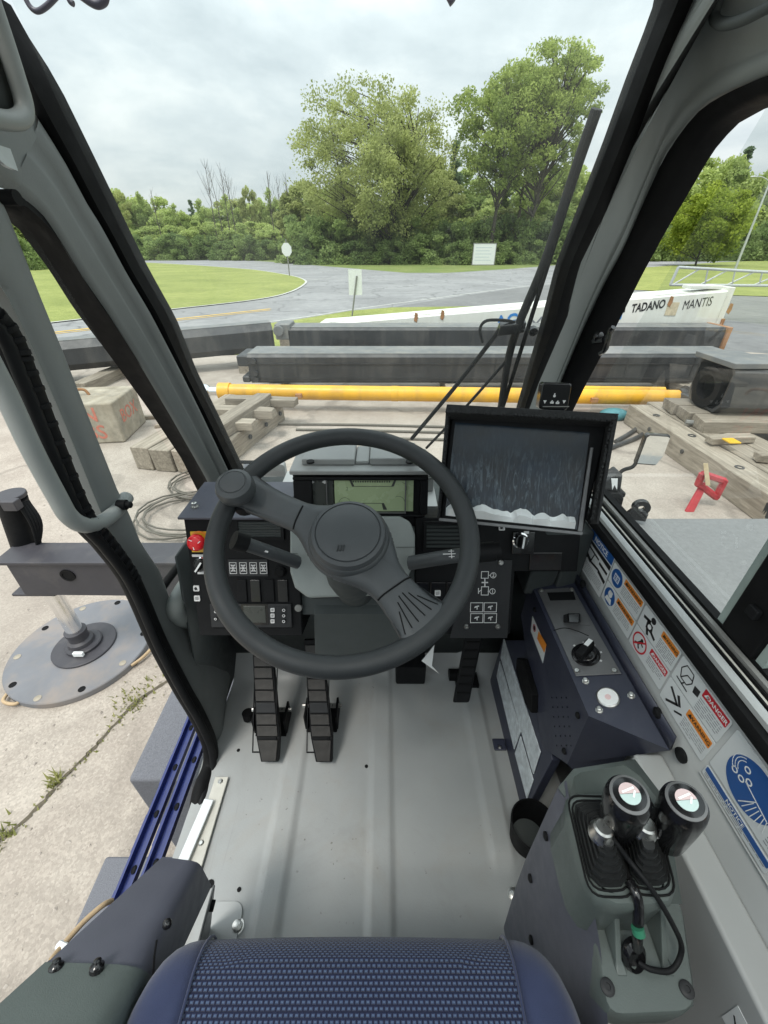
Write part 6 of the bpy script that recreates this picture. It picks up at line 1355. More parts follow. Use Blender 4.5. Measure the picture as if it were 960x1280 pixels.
# grey lid with raised blocks
lz = CP.hit(448, 592).z; ly = CP.hit(448, 592).y
def lid(u0, u1, dz0, dz1, y0, y1, nm='lid_block'):
    x0 = PY(u0, 588, ly).x; x1 = PY(u1, 588, ly).x; b = MB(); b.wbox(x0, y0, lz+dz0, x1, y1, lz+dz1); return b.build(nm, M_lid, gc, bevel=.003)
lid(362, 538, 0, .010, ly-.008, ly+.10, 'lid'); lid(376, 443, .0105, .024, ly+.016, ly+.098); lid(462, 522, .0105, .026, ly+.016, ly+.098); lid(443.5, 461.5, .0105, .018, ly+.020, ly+.098)
for u in (388, 512):
    q = PZ(u, 577, lz+.026); b = MB(); b.lathe(FLAT, q.x, q.y, [(.008, lz+.024), (.008, lz+.0275), (.004, lz+.0275)], 14); b.build('lid_screw', M_black, gc)

# ---------------------------------------------------------------- steering column and wheel
WC = Vector((-.0635, .514, -.372)); NE = math.radians(63)
wn = Vector((0, -math.cos(NE), math.sin(NE))); wy = Vector((0, math.sin(NE), math.cos(NE)))
WP = Plane(WC, (1, 0, 0), wy)
sc_ = thing('steering_column', 'grey steering column shroud under the wheel with its two stalks', 'steering column', (-.06, .72, -.75))
SPL = Plane((-.06, .635, -.505), (1, 0, 0), (0, .62, .78))
pts = [SPL.loc(u, v) for u, v in ((385, 748), (368, 735), (362, 715), (362, 660), (370, 645), (500, 645), (513, 652), (519, 668), (519, 700), (508, 728), (498, 744))]
b = MB(); b.prism(SPL, pts, -.02, 0); b.build('shroud_face', M_column, sc_, bevel=.006, seg=3)
b = MB(); b.prism(SPL, [(x*1.01, y*1.01-.003) for x, y in pts], -.10, -.021); b.build('shroud_back', M_black, sc_, bevel=.008)
b = MB(); b.bar(SPL, SPL.loc(495, 684), SPL.loc(519, 684), .001, 0, .0012); b.bar(SPL, SPL.loc(362, 692), SPL.loc(372, 692), .001, 0, .0012); b.build('shroud_seam', M_trimd, sc_)
b = MB(); p0 = SPL.pt(0, .0, -.1); b.tube([WC-wn*.05, WC-wn*.16, (-.06, .80, -.80)], .045, 18); b.hexa([(-.16, .62, -.80), (.05, .62, -.80), (.05, .86, -.80), (-.16, .86, -.80)], [(-.15, .62, -.66), (.04, .62, -.66), (.04, .80, -.60), (-.15, .80, -.60)]); b.build('column_boot', M_trimd, sc_, sm=40)
# stalks
def stalk(P, r, mat, nm): b = MB(); b.tube(smooth_path(P, 5), r, 12, radii=None, flat=.8); return b.build(nm, mat, sc_, sm=80)
y_ = .60
st = stalk([PY(372, 703, .595), PY(336, 690, .575), PY(304, 679, .56)], .0145, M_wheel2, 'stalk')
b = MB(); b.seg(PY(308, 680, .562), PY(292, 675, .555), .0165, 14); b.build('stalk_knob', M_black, st, sm=40)
b = MB(); pl = Plane(PY(328, 686, .575)+Vector((0, -.009, .0122)), (1, .0, -.33), (.2, .85, .6)); b.bar(pl, (-.012, .004), (-.002, .004), .003, 0, .0005); b.bar(pl, (-.012, -.003), (0, -.003), .002, 0, .0005); b.bar(pl, (.004, -.006), (.016, -.006), .003, 0, .0005); b.build('stalk_symbols', M_icon, st)
st = stalk([PY(512, 704, .595), PY(560, 696, .58), PY(600, 691, .575)], .0155, M_wheel2, 'stalk')
b = MB(); b.seg(PY(597, 691, .575), PY(618, 689, .574), .018, 14); b.seg(PY(618, 689, .574), PY(625, 688, .574), .016, 14); b.build('stalk_knob', M_black, st, sm=40)
b = MB(); pl = Plane(PY(562, 696, .58)+Vector((0, -.0085, .0135)), (1, -.05, .09), (0, .85, .6)); b.bar(pl, (-.014, .0), (.012, .0), .0016, 0, .0005); b.bar(pl, (.001, -.008), (.001, .008), .0016, 0, .0005); b.bar(pl, (-.004, .005), (.006, .005), .0012, 0, .0005); b.bar(pl, (-.004, -.005), (.006, -.005), .0012, 0, .0005); b.build('stalk_symbols', M_icon, st)
# wheel
sw = thing('steering_wheel', 'dark grey two spoke steering wheel with a spinner knob at its upper left', 'steering wheel', WC)
RM, RT = .1955, .0152
b = MB(); b.tube([WP.pt(RM*math.cos(2*math.pi*k/96), RM*math.sin(2*math.pi*k/96)) for k in range(96)], RT, 18, closed=True); b.build('rim', M_wheel, sw, sm=80)
def wl(u, v, h=0): return WP.loc(u, v, h)
hc = wl(436, 671, .03); ka = wl(303, 612); la = wl(546, 797)
def sd_arm(p, b_, r0, r1):
    ax_, ay_ = hc; bx_, by_ = b_; dx_, dy_ = bx_-ax_, by_-ay_; t = max(0, min(1, ((p[0]-ax_)*dx_+(p[1]-ay_)*dy_)/(dx_*dx_+dy_*dy_)))
    return math.hypot(p[0]-ax_-dx_*t, p[1]-ay_-dy_*t)-(r0+(r1-r0)*t**2.5)
def smin(a, b_, k): h = max(k-abs(a-b_), 0)/k; return min(a, b_)-h*h*k*.25
def sd_wheel(p):
    d = smin(math.hypot(p[0]-hc[0], p[1]-hc[1])-.060, sd_arm(p, ka, .025, .030), .045)
    d = smin(d, sd_arm(p, la, .026, .043), .045)
    return smin(d, (RM-.004)-math.hypot(*p), .030)
def sm01(x): x = max(0, min(1, x)); return x*x*(3-2*x)
def hsurf(p):
    r = math.hypot(p[0]-hc[0], p[1]-hc[1]); e_ = min(1, max(0, -sd_wheel(p)/.016)); return .016-.016*sm01((r-.055)/.10)+.012*math.sqrt(max(0, 1-(1-e_)**2))
NT, NR = 420, 26; top_, bot_ = [], []
for k in range(NT):
    an = 2*math.pi*k/NT; c_, s__ = math.cos(an), math.sin(an); r = .03
    while r < .45:
        p = (hc[0]+r*c_, hc[1]+r*s__)
        if sd_wheel(p) > 0 or math.hypot(*p) > RM: break
        r += .0012
    t_, b_ = [], []
    for j in range(NR):
        f = 1-(1-j/(NR-1))**1.7; p = (hc[0]+r*f*c_, hc[1]+r*f*s__); h = hsurf(p); t_.append(WP.pt(*p, h)); g = .016-.016*sm01((r*f-.055)/.10); b_.append(WP.pt(*p, g-(h-g)-.002))
    top_.append(t_); bot_.append(b_)
m = MB()
for A_ in (top_, bot_):
    k0 = len(m.v); m.v += [q for r in A_ for q in r]
    for k in range(NT):
        k2 = (k+1) % NT
        for j in range(NR-1): m.f.append((k0+k*NR+j, k0+k*NR+j+1, k0+k2*NR+j+1, k0+k2*NR+j))
for k in range(NT):
    k2 = (k+1) % NT; m.f.append((k*NR+NR-1, NT*NR+k*NR+NR-1, NT*NR+k2*NR+NR-1, k2*NR+NR-1))
m.build('spokes', M_wheel2, sw, sm=75)
# grooves of the thumb grip near the lower spoke, dark joint lines across the arms
for k in range(6):
    m = MB(); o_ = (k-2.5)/2.5; dl = Vector((la[0]-hc[0], la[1]-hc[1])).normalized(); nl = Vector((-dl.y, dl.x)); Ls = math.hypot(la[0]-hc[0], la[1]-hc[1]); pts = []
    for i in range(9):
        t = i/8; along = Ls*(.60+.09*o_*o_)+(Ls*.40-.030-Ls*.09*o_*o_)*t; q = Vector(hc)+dl*along+nl*o_*(.017+.014*t); pts.append(WP.pt(q.x, q.y, hsurf(q)+.0001))
    m.tube(pts, .0010, 5); m.build('grip_groove', M_rubber, sw, sm=80)
for (ua, va), (ub, vb) in (((374, 644), (357, 681)), ((500, 729), (455, 761))):
    A_, B_ = Vector(wl(ua, va, .02)), Vector(wl(ub, vb, .02)); m = MB(); pts = []
    for i in range(41):
        q = A_.lerp(B_, -.3+1.6*i/40)
        if sd_wheel(q) < -.0006: pts.append(WP.pt(q.x, q.y, hsurf(q)+.0002))
    m.tube(pts, .0014, 6); m.build('joint', M_rubber, sw, sm=80)
b = MB(); b.lathe(WP, hc[0], hc[1], [(.0585, .018), (.0600, .024), (.0585, .031), (.054, .036)], 56); b.build('hub_skirt', M_wheel2, sw, sm=60)
b = MB(); b.lathe(WP, hc[0], hc[1], [(.054, .028), (.0555, .038), (.0525, .044), (.0475, .0465), (.0468, .0450), (.0460, .0450), (.0452, .0468), (.034, .0505), (.017, .0525), (.003, .053)], 56); b.build('hub_cap', M_wheel2, sw, sm=28)
b = MB(); c_ = wl(427, 686, .05); 
for k in range(3): b.bar(WP, (c_[0]-.006+k*.004, c_[1]-.004), (c_[0]-.004+k*.004, c_[1]+.005), .0012, .050, .0530)
b.build('embossed_mark', M_wheel, sw)
# spinner knob
kp = wl(297, 612, .03); kn = WP.sub(*kp)
b = MB(); b.lathe(WP, kp[0], kp[1]-.002, [(.012, .0), (.011, .018), (.024, .022), (.029, .030), (.030, .042), (.027, .050), (.021, .0535), (.0203, .0527), (.0190, .0527), (.0182, .0540), (.008, .0552), (.001, .0555)], 36); b.build('spinner_knob', M_wheel2, sw, sm=35)
b = MB(); b.tube([WP.pt(kp[0]*.99, kp[1]*.99, -.016), WP.pt(kp[0], kp[1], .002)], .021, 16); b.build('knob_clamp', M_black, sw, sm=50)

# ---------------------------------------------------------------- big screen
MO = Vector(ray(548, 650)*.72); MX = ray(727, 667)*.66-MO; MY = ray(563, 516)*.72-MO
MP = Plane(MO, MX, MY); mw, mh = MX.length, MP.loc(563, 516)[1]
mon = thing('monitor', 'large dark hooded screen with a crumpled film still on its glass', 'screen', MO)
def ml(u, v, h=0): return MP.loc(u, v, h)
fr_ = [ml(549, 650), ml(729, 667), ml(760, 530), ml(564, 518)]
b = MB(); b.prism(MP, fr_, -.05, 0); b.build('body', M_black, mon, bevel=.004)
sc4 = [ml(556, 644, .001), ml(721, 662, .001), ml(737, 541, .001), ml(569, 528, .001)]
b = MB(); b.prism(MP, sc4, .0005, .002); b.uv = lambda co: (((co-MO).dot(MP.x))/mw, ((co-MO).dot(MP.y))/mh); b.build('screen', M_screen, mon)
# hood: top and side visor with a frayed textured edge
def rough_strip(P, nrm_d, depth, th, seed): pass
hd0, hd1 = ml(559, 518, 0), ml(757, 529, 0)
b = MB(); b.prism(MP, [ml(560, 524), ml(758, 534), ml(764, 526), ml(562, 514)], -.02, .045); b.prism(MP, [ml(738, 655), ml(741, 655), ml(764, 527), ml(758, 527)], -.02, .040); b.prism(MP, [ml(548, 648), ml(550, 648), ml(563, 516), ml(559, 516)], -.02, .02); b.build('hood', pm('hood_foam', (.016, .017, .018), .9, var=.3, scale=120, bump=.9, bscale=220), mon, bevel=.002)
b = MB(); rnd = random.Random(4)
def fringe(a, c, n_, h, s):
    a, c = Vector((*a, 0)), Vector((*c, 0))
    for i in range(n_):
        p = a.lerp(c, (i+rnd.random())/n_); b.ball(MP.pt(p.x, p.y, h+rnd.uniform(-.003, .003)), s*rnd.uniform(.6, 1.3), 6, 4)
fringe(ml(563, 515, .043), ml(763, 526, .043), 110, .043, .0022); fringe(ml(764, 527, .036), ml(740, 650, .036), 80, .036, .0022); fringe(ml(561, 520, .018), ml(549, 645, .018), 60, .018, .002)
b.build('hood_fringe', MATS['hood_foam'], mon, sm=80, kind='stuff')
b = MB(); b.prism(MP, [ml(549, 651), ml(727, 669), ml(728, 665), ml(549, 647)], -.02, .006); b.prism(MP, [ml(721, 664), ml(727, 665), ml(741, 560), ml(737, 560)], 0, .006); b.build('bezel', M_plate, mon, bevel=.001)
# crumpled white film edge at the bottom
b = MB(); nn = 80; v0 = []; 
a_, c_ = Vector((*ml(557, 645, .002), 0)), Vector((*ml(718, 662, .002), 0)); rows = [[], [], []]
for i in range(nn):
    t = i/(nn-1); p = a_.lerp(c_, t); w = abs(math.sin(t*14+1.1*math.sin(t*9)))**1.1; top_ = .014+.012*w*(.7+.3*math.sin(t*23+1))+.002*rnd.random()
    rows[0].append(MP.pt(p.x, p.y+.001, .0025+.002*w)); rows[1].append(MP.pt(p.x+.003*math.sin(t*50), p.y+top_*.55, .003+.011*w+.002*rnd.random())); rows[2].append(MP.pt(p.x+.004*math.sin(t*31), p.y+top_, .0028+.003*(1-w)))
b.loft(rows, nn); b.build('crumpled_film', pm('film_white', (.82, .85, .85), .16, var=.05, coat=.5), mon, sm=25, recalc=False)
b = MB(); b.tube([MP.pt(mw*.55, mh*.4, -.05), MP.pt(mw*.5, mh*.2, -.10), (.22, .80, -.50)], .018, 12); b.build('mount_arm', M_black, mon)
# small indicator unit on the pillar foot
IP = Plane(PY(694, 495, .80), (1, -.12, 0), (0, .22, 1)); iu = thing('indicator_unit', 'small black indicator unit with white symbols standing above the big screen', 'indicator', IP.hit(694, 512))
b = MB(); b.prism(IP, rrect(*IP.loc(673, 511.5), *IP.loc(715.5, 479), .006), -.03, 0); b.build('case', M_blackg, iu, bevel=.003)
b = MB(); b.prism(IP, rrect(*IP.loc(674.5, 510), *IP.loc(714, 481), .005), .0002, .0025); b.build('face', M_black, iu, bevel=.001)
b = MB(); b.bar(IP, IP.loc(678, 508), IP.loc(711, 508), .0016, .0026, .0032); b.build('light_bar', M_post, iu)
for k, (u, v) in enumerate(((693, 495), (681, 502.5), (690, 502.5), (697, 503), (705, 502.5))):
    p, q = IP.loc(u, v, .0026); b = MB(); s = .0032
    if k == 0: b.lathe(IP, p, q, [(s*.8, .0026), (s*.8, .0032)], 8); b.bar(IP, (p, q), (p, q+s*1.6), .002, .0026, .0032)
    elif k in (1, 4): b.prism(IP, [(p-s, q+s), (p+s, q+s), (p, q-s)], .0026, .0032)
    else: b.bar(IP, (p-s, q-s*.6), (p+s, q-s*.6), .002, .0026, .0032); b.bar(IP, (p-s, q-s*.6), (p+s*.2, q+s), .002, .0026, .0032); b.bar(IP, (p, q), (p+s, q), .002, .0026, .0032)
    b.build('symbol', M_icon, iu)
b = MB(); b.prism(IP, [IP.loc(680, 512), IP.loc(708, 512), IP.loc(704, 524), IP.loc(684, 524)], -.022, -.004); b.build('foot', M_black, iu, bevel=.002)
# ---------------------------------------------------------------- pedals
def pedal(top, bot, wt, wb, lab, bx):
    T, Bm = Vector(top), Vector(bot); d = (Bm-T); Lp = d.length; d.normalize(); up = Vector((0, -d.z, d.y)).normalized()
    if up.z < 0: up = -up
    rt = thing('pedal', lab, 'pedal', (Bm.x, Bm.y, FZ), 'foot pedals')
    pl = Plane(T, (1, 0, 0), -d); cx = (Bm.x-T.x)
    if pl.n.z < 0: pl.n = -pl.n
    sh = lambda q: cx*(-q)/Lp
    def slab(q0, q1, w0, w1, h0, h1): return [pl.pt(sh(q0)-w0, q0, h0), pl.pt(sh(q0)+w0, q0, h0), pl.pt(sh(q1)+w1, q1, h0), pl.pt(sh(q1)-w1, q1, h0)], [pl.pt(sh(q0)-w0, q0, h1), pl.pt(sh(q0)+w0, q0, h1), pl.pt(sh(q1)+w1, q1, h1), pl.pt(sh(q1)-w1, q1, h1)]
    b = MB(); qm = -Lp*.80; b.hexa(*slab(0, qm, wt, wb, -.018, 0)); b.hexa(*slab(qm, -Lp, wb, wb*.74, -.018, 0)); b.build('arm', M_black, rt, bevel=.002)
    for k in range(8):
        q0 = -Lp*(.04+k*.095); q1 = q0-Lp*.082; w = wt+(wb-wt)*k/8-.004; b = MB(); b.hexa(*slab(q0, q1, w, w, .0003, .0045 if k % 2 else .0052)); b.build('tread_pad', M_tread if k != 5 else M_panel, rt, bevel=.0012)
    b = MB(); b.hexa(*slab(-Lp*.82, -Lp*.985, wb-.005, wb*.74-.005, .0003, .005)); b.build('tread_pad', M_tread, rt, bevel=.0012)
    b = MB(); b.frame(Plane(pl.pt(sh(-Lp*.5), -Lp*.5, .0002), pl.x, pl.y), -wb+.0003, -Lp*.42, wb-.0003, Lp*.42, .0022, 0, .004); b.build('pad_rim', M_black, rt)
    # floor bracket
    q = bx; b = MB(); b.wbox(q.x-.043, q.y-.035, FZ+.008, q.x+.043, q.y+.035, FZ+.014); b.wbox(q.x-.046, q.y-.03, FZ+.014, q.x-.040, q.y+.03, FZ+.075); b.wbox(q.x+.040, q.y-.03, FZ+.014, q.x+.046, q.y+.03, FZ+.075); b.build('floor_bracket', M_rubber, rt, bevel=.002)
    b = MB(); b.seg((q.x-.055, q.y+.012, FZ+.062), (q.x+.055, q.y+.012, FZ+.062), .006, 10); b.build('pivot_pin', M_steel, rt)
    return rt
p1 = pedal(PY(327, 800, .735), PY(337, 952, .545), .026, .031, 'long black ribbed foot pedal, the left one, with a round stop beside it', PZ(342, 905, FZ+.01))
q = PZ(311, 897, FZ+.01); b = MB(); b.seg((q.x, q.y, FZ+.008), (q.x-.002, q.y+.004, FZ+.03), .0155, 16); b.build('rubber_stop', M_rubber, p1, sm=40)
p2 = pedal(PY(391, 800, .735), PY(405, 952, .545), .025, .029, 'long black ribbed foot pedal, the middle one, without a round stop', PZ(404, 900, FZ+.01))
ac = thing('accelerator_pedal', 'short dark accelerator pedal under the right end of the dashboard', 'pedal', PZ(578, 870, FZ))
T, Bq = PY(593, 790, .74), PY(577, 878, .62); b = MB(); s_ = .024
b.hexa([T+Vector((-s_, 0, -.02)), T+Vector((s_, 0, -.02)), Bq+Vector((s_*.85, .012, -.02)), Bq+Vector((-s_*.85, .012, -.02))][::-1], [T+Vector((-s_, 0, 0)), T+Vector((s_, 0, 0)), Bq+Vector((s_*.85, 0, 0)), Bq+Vector((-s_*.85, 0, 0))][::-1]); b.build('treadle', M_black, ac, bevel=.005)
b = MB()
for k in range(7): a = T.lerp(Bq, .15+k*.12)+Vector((0, -.002, .003)); b.seg(a+Vector((-.018, 0, 0)), a+Vector((.018, 0, 0)), .0022, 6)
b.build('tread_ribs', M_rubber, ac)
q = PZ(562, 853, FZ+.02); b = MB(); b.seg((q.x, q.y+.02, FZ+.03), (q.x+.03, q.y+.02, FZ+.03), .018, 14); b.wbox(q.x+.02, q.y-.01, FZ+.004, q.x+.09, q.y+.05, FZ+.02); b.build('pivot', M_rubber, ac, sm=40)
bk = thing('floor_box', 'dark low box on the floor under the steering column', 'box', PZ(513, 845, FZ)); q = PZ(513, 856, FZ+.02); b = MB(); b.wbox(q.x-.045, q.y, FZ+.02, q.x+.045, q.y+.08, FZ+.10); b.build('case', M_black, bk, bevel=.006)
b = MB(); pl = Plane(PY(540, 828, .70), (1, -.2, 0), (0, .6, 1)); b.prism(pl, [pl.loc(527, 826), pl.loc(543, 806), pl.loc(540, 832), pl.loc(549, 842)], 0, .0012); tag(b.build('paper_tag', M_white, None), 'white paper tag hanging below the steering wheel rim', 'tag')

# ---------------------------------------------------------------- right control box (navy)
BX = .354
cb = thing('control_box', 'navy metal control box on the right wall with dark control plate and dial', 'control box', (.40, .56, -.95))
ft = PX(663, 726, BX); rtp = PX(735, 897, BX); z1 = -.68; yF, yR = .745, PX(735, 897, BX).y
wr = PX(838, 938, .44); wf = None
A_, B_, C_, D_ = Vector((BX, yF, z1)), Vector((BX, yR, z1)), Vector((.44, wr.y, wr.z)), Vector((.44, yF, wr.z))
low = [PX(655, 805, BX), PX(678, 934, BX), PX(709, 955, BX)]
Fb, Mb, Rb_ = Vector((BX, yF, -.80)), low[1], low[2]
E1, E2 = PY(738, 985, Rb_.y-.01), PY(760, 983, Rb_.y-.02); E3 = PX(790, 934, .435)
b = MB(); b.add([A_, B_, C_, D_, Fb, Mb, Rb_, Vector((.44, yF, -.80)), E1, E2, E3],
 [(0, 1, 2, 3), (0, 4, 5, 6, 1), (1, 6, 8, 9, 10, 2), (3, 7, 4, 0)]); b.build('box_shell', M_navy, cb, sm=10, recalc=False)
# wall flange
b = MB(); f = [PX(716, 707, .441), PX(846, 921, .441), PX(836, 940, .441)]
b.add([f[0], f[1], C_+Vector((.001, 0, .002)), D_+Vector((.001, 0, .002))], [(0, 1, 2, 3)]); b.build('wall_flange', M_navy, cb, recalc=False, solid=.003)
for u, v in ((730, 730), (824, 891)): p = PX(u, v, .441); b = MB(); b.lathe(Plane((.4405, p.y, p.z), (0, -1, 0), (0, 0, 1)), 0, 0, [(.009, 0), (.009, .004), (.005, .007)], 14); b.build('flange_screw', M_black, cb)
TPn = (D_-A_).normalized(); TP = Plane(A_, (B_-A_), (D_-A_)); 
if TP.n.z < 0: TP = Plane(A_, (D_-A_), (B_-A_))
tl = lambda u, v, h=0: TP.loc(u, v, h)
cp4 = [tl(672, 738), tl(716, 735), tl(777, 843), tl(720, 846)]
b = MB(); b.prism(TP, cp4, .0005, .0025); b.build('control_plate', M_plate, cb, bevel=.001)
for u, v in ((677, 738), (715, 737), (721, 838.5), (768, 838.5)): p, q = tl(u, v, .003); screw(TP, p, q, .0048, cb, h=.0025)
b = MB(); b.prism(TP, [tl(684, 742), tl(717, 741), tl(720, 751), tl(688, 752)], .0028, .004); b.build('hour_meter', M_black, cb, bevel=.0008)
# rocker lever
b = MB(); b.prism(TP, [tl(699, 768), tl(734, 769), tl(738, 783), tl(705, 781)], .0026, .004); b.build('rocker_base', M_plate, cb)
p, q = tl(716, 772, .01); sp = TP.sub(p, q, 0); b = MB(); b.hexa([TP.pt(*tl(704, 780), .004), TP.pt(*tl(727, 780), .004), TP.pt(*tl(727, 770), .004), TP.pt(*tl(704, 770), .004)], [TP.pt(*tl(711, 779, .02), .022), TP.pt(*tl(724, 779, .02), .022), TP.pt(*tl(725, 768, .02), .024), TP.pt(*tl(710, 768, .02), .024)]); b.build('rocker_lever', M_blackg, cb, bevel=.002)
# dial
p, q = tl(732, 817, .006); b = MB(); b.lathe(TP, p, q, [(.0255, .0026), (.0255, .004), (.023, .005)], 36); b.build('dial_base', M_blackg, cb)
sp = TP.sub(p, q, math.radians(0)); b = MB(); b.lathe(TP, p, q, [(.020, .005), (.0195, .012), (.018, .013)], 32); b.build('dial_knob', M_blackg, cb, sm=40)
d_ = Vector(tl(738, 806, .015))-Vector((p, q)); an = math.atan2(d_.y, d_.x); sp = TP.sub(p, q, an); b = MB(); b.prism(sp, rrect(-.021, -.0075, .022, .0075, .004, 3), .012, .027); b.build('dial_grip', M_black, cb, bevel=.002)
b = MB(); b.box(sp, .004, -.0042, .0205, .0042, .0272, .0282); b.build('pointer', M_white, cb)
for k in range(5):
    a = an+math.radians(-80+k*40); b = MB(); b.bar(TP, (p+.026*math.cos(a), q+.026*math.sin(a)), (p+.0295*math.cos(a), q+.0295*math.sin(a)), .0035, .0026, .0032); b.build('dial_mark', M_icon, cb)
p2_, q2_ = tl(706, 795, .003); b = MB(); b.tube(smooth_path([TP.pt(*tl(u, v), .0027) for u, v in ((692, 789), (706, 786), (722, 790), (736, 796))], 6), .0008, 6); b.build('plate_arc', M_rubber, cb)
# gauge and bolts
p, q = tl(760, 872.5); b = MB(); b.lathe(TP, p, q, [(.0185, 0), (.0185, .003), (.0165, .0045), (.0162, .003)], 36); b.build('gauge_rim', M_steel, cb, sm=40)
b = MB(); b.lathe(TP, p, q, [(.0162, .0028), (.0162, .0034)], 32); b.build('gauge_face', M_white, cb); b = MB(); b.lathe(TP, p, q, [(.005, .0035), (.005, .0038)], 20); b.build('gauge_mark', pm('pale_pink', (.75, .55, .55), .5), cb)
for u, v in ((732, 851), (789, 869), (749, 887)):
    p, q = tl(u, v, .003); b = MB(); b.lathe(TP, p, q, [(.0062, 0), (.0062, .002), (.0045, .002), (.0045, .008), (.003, .009)], 8); b.build('bolt', M_steel, cb)
# side face: sticker, vent holes, latch handle, screws
FP = Plane((BX-.0005, 0, 0), (0, -1, 0), (0, 0, 1)); fl_ = lambda u, v, h=0: FP.loc(u, v, h)
sv = [fl_(666, 770), fl_(683, 808), fl_(679, 829), fl_(664, 789)]
b = MB(); b.prism(FP, sv, .0004, .001); ss = b.build('warning_sticker', M_label, cb, label='small white warning sticker with red ring and orange band on the side of the box')
p, q = fl_(668, 785, .001); b = MB(); b.ring(FP, p, q, .007, .0088, .0011, .0014, 24); b.build('prohibition_ring', M_red, ss); b = MB(); b.lathe(FP, p, q, [(.006, .0010), (.006, .00125)], 18); b.build('figure', M_ink, ss)
b = MB(); b.prism(FP, [fl_(674, 789), fl_(684, 806), fl_(681, 816), fl_(672, 798)], .0011, .0014); b.build('orange_band', M_orange, ss)
b = MB()
for i in range(4):
    for j in range(6): p, q = fl_(690+i*6+j*1.2, 872+j*12); b.lathe(FP, p, q, [(.0016, .0003), (.0016, .0008)], 8)
b.build('vent_holes', M_rubber, cb, kind='stuff')
b = MB(); b.prism(FP, [fl_(653, 822), fl_(660, 824), fl_(673, 868), fl_(672, 892), fl_(664, 880), fl_(652, 838)], -.002, .016); b.build('pull_handle', M_rubber, cb, bevel=.004)
for u, v in ((669, 762), (723, 894), (706, 939)): p, q = fl_(u, v); b = MB(); b.lathe(FP, p, q, [(.006, 0), (.006, .003), (.003, .005)], 12); b.build('screw', M_black, cb)
# filter panel low on the right side
fp_ = thing('filter_panel', 'navy framed panel with shiny silver filter strips low on the right beside the floor', 'panel', (.34, .62, FZ))
LPl = Plane((.335, .4, FZ), (0, -1, 0), (.10, 0, 1)); ll = lambda u, v, h=0: LPl.loc(u, v, h)
b = MB(); b.prism(LPl, [ll(611, 855), ll(628, 800), ll(660, 800), ll(690, 950), ll(662, 1004), ll(646, 1010)], -.02, 0); b.build('frame', M_navy, fp_, bevel=.002)
for P4 in ([(622, 845), (626, 826), (652, 914), (644, 937)], [(645, 942), (652, 920), (668, 975), (660, 999)], [(627, 822), (631, 798), (677, 940), (668, 968)]):
    b = MB(); b.prism(LPl, [ll(u, v) for u, v in P4], .0005, .004); b.build('filter_strip', M_foil, fp_, bevel=.0015)
p, q = ll(624, 936); b = MB(); b.wbox(.300, PX(624, 936, .32).y-.016, FZ+.0, .334, PX(624, 936, .32).y+.016, FZ+.006); b.build('tab', M_navy, fp_, bevel=.004)
b = MB(); qq = PX(624, 936, .315); b.lathe(FLAT, .315, qq.y, [(.0045, FZ+.006), (.0045, FZ+.009), (.002, FZ+.010)], 10); b.build('tab_bolt', M_steel, fp_)
# cup holder
ch = thing('cup_holder', 'round black cup holder beside the floor at right', 'cup holder', PZ(660, 1035, -1.0)); q = PZ(668, 1030, -1.05)
b = MB(); pl = Plane((q.x, q.y, -1.05), (1, 0, 0), (0, 1, 0)); R_ = .050
b.lathe(pl, 0, 0, [(R_-.010, -.075), (R_, -.0), (R_-.003, .001), (R_-.012, -.072), (.002, -.073)], 32); b.build('cup', M_rubber, ch, sm=40, recalc=False)
b = MB(); b.lathe(pl, 0, 0, [(R_-.014, -.071), (R_-.014, -.069), (R_-.02, -.068)], 28); b.build('cup_mat', M_trimd, ch)
b = MB(); b.wbox(q.x-.02, q.y-.02, FZ, q.x+.03, q.y+.03, -1.126); b.build('stand', M_rubber, ch)

# ---------------------------------------------------------------- joystick console
jc = thing('joystick_console', 'grey-green joystick console to the right of the seat', 'console', (.28, .1, FZ))
CZ = -.635
# side box carrying it (blue-grey sheet metal)
sA = PZ(700, 985, CZ-.02); 
b = MB(); k0 = PX(738, 962, .262); x_in = .237
SPn = Plane((x_in, 0, 0), (0, -1, 0), (0, 0, 1))
r_lo = [PX(697, 985, x_in), PX(680, 1030, x_in), PX(655, 1108, x_in), PX(662, 1175, x_in), PX(690, 1290, x_in), PX(720, 1400, x_in)]
r_hi = [PZ(708, 976, -.60), PZ(712, 1000, -.615), PZ(738, 1115, -.63), PZ(750, 1180, -.68), PZ(762, 1300, -.70), PZ(775, 1420, -.70)]
b = MB(); b.loft([[p+Vector((.004, .0, -.25)) for p in r_lo], r_lo, [a.lerp(c, .5)+Vector((-.003, 0, .003)) for a, c in zip(r_lo, r_hi)], r_hi], 30); b.build('side_panel', M_navyc, jc, sm=60, recalc=False)
b = MB(); b.add([PZ(697, 985, -.605), PZ(716, 962, -.605), PZ(792, 950, -.625), PZ(830, 1000, -.625), PZ(850, 1130, -.64), PZ(742, 1130, -.64), PZ(708, 1000, -.625)], [(0, 1, 2, 3, 4, 5, 6)]); b.build('top_panel', M_green, jc, recalc=False, solid=.004)
for u, v in ((662, 1090), (663, 1166), (681, 1037)): p, q = SPn.loc(u, v); b = MB(); b.lathe(SPn, p+.008, q, [(.006, 0), (.006, .003), (.003, .0045)], 12); b.build('screw', M_black, jc)
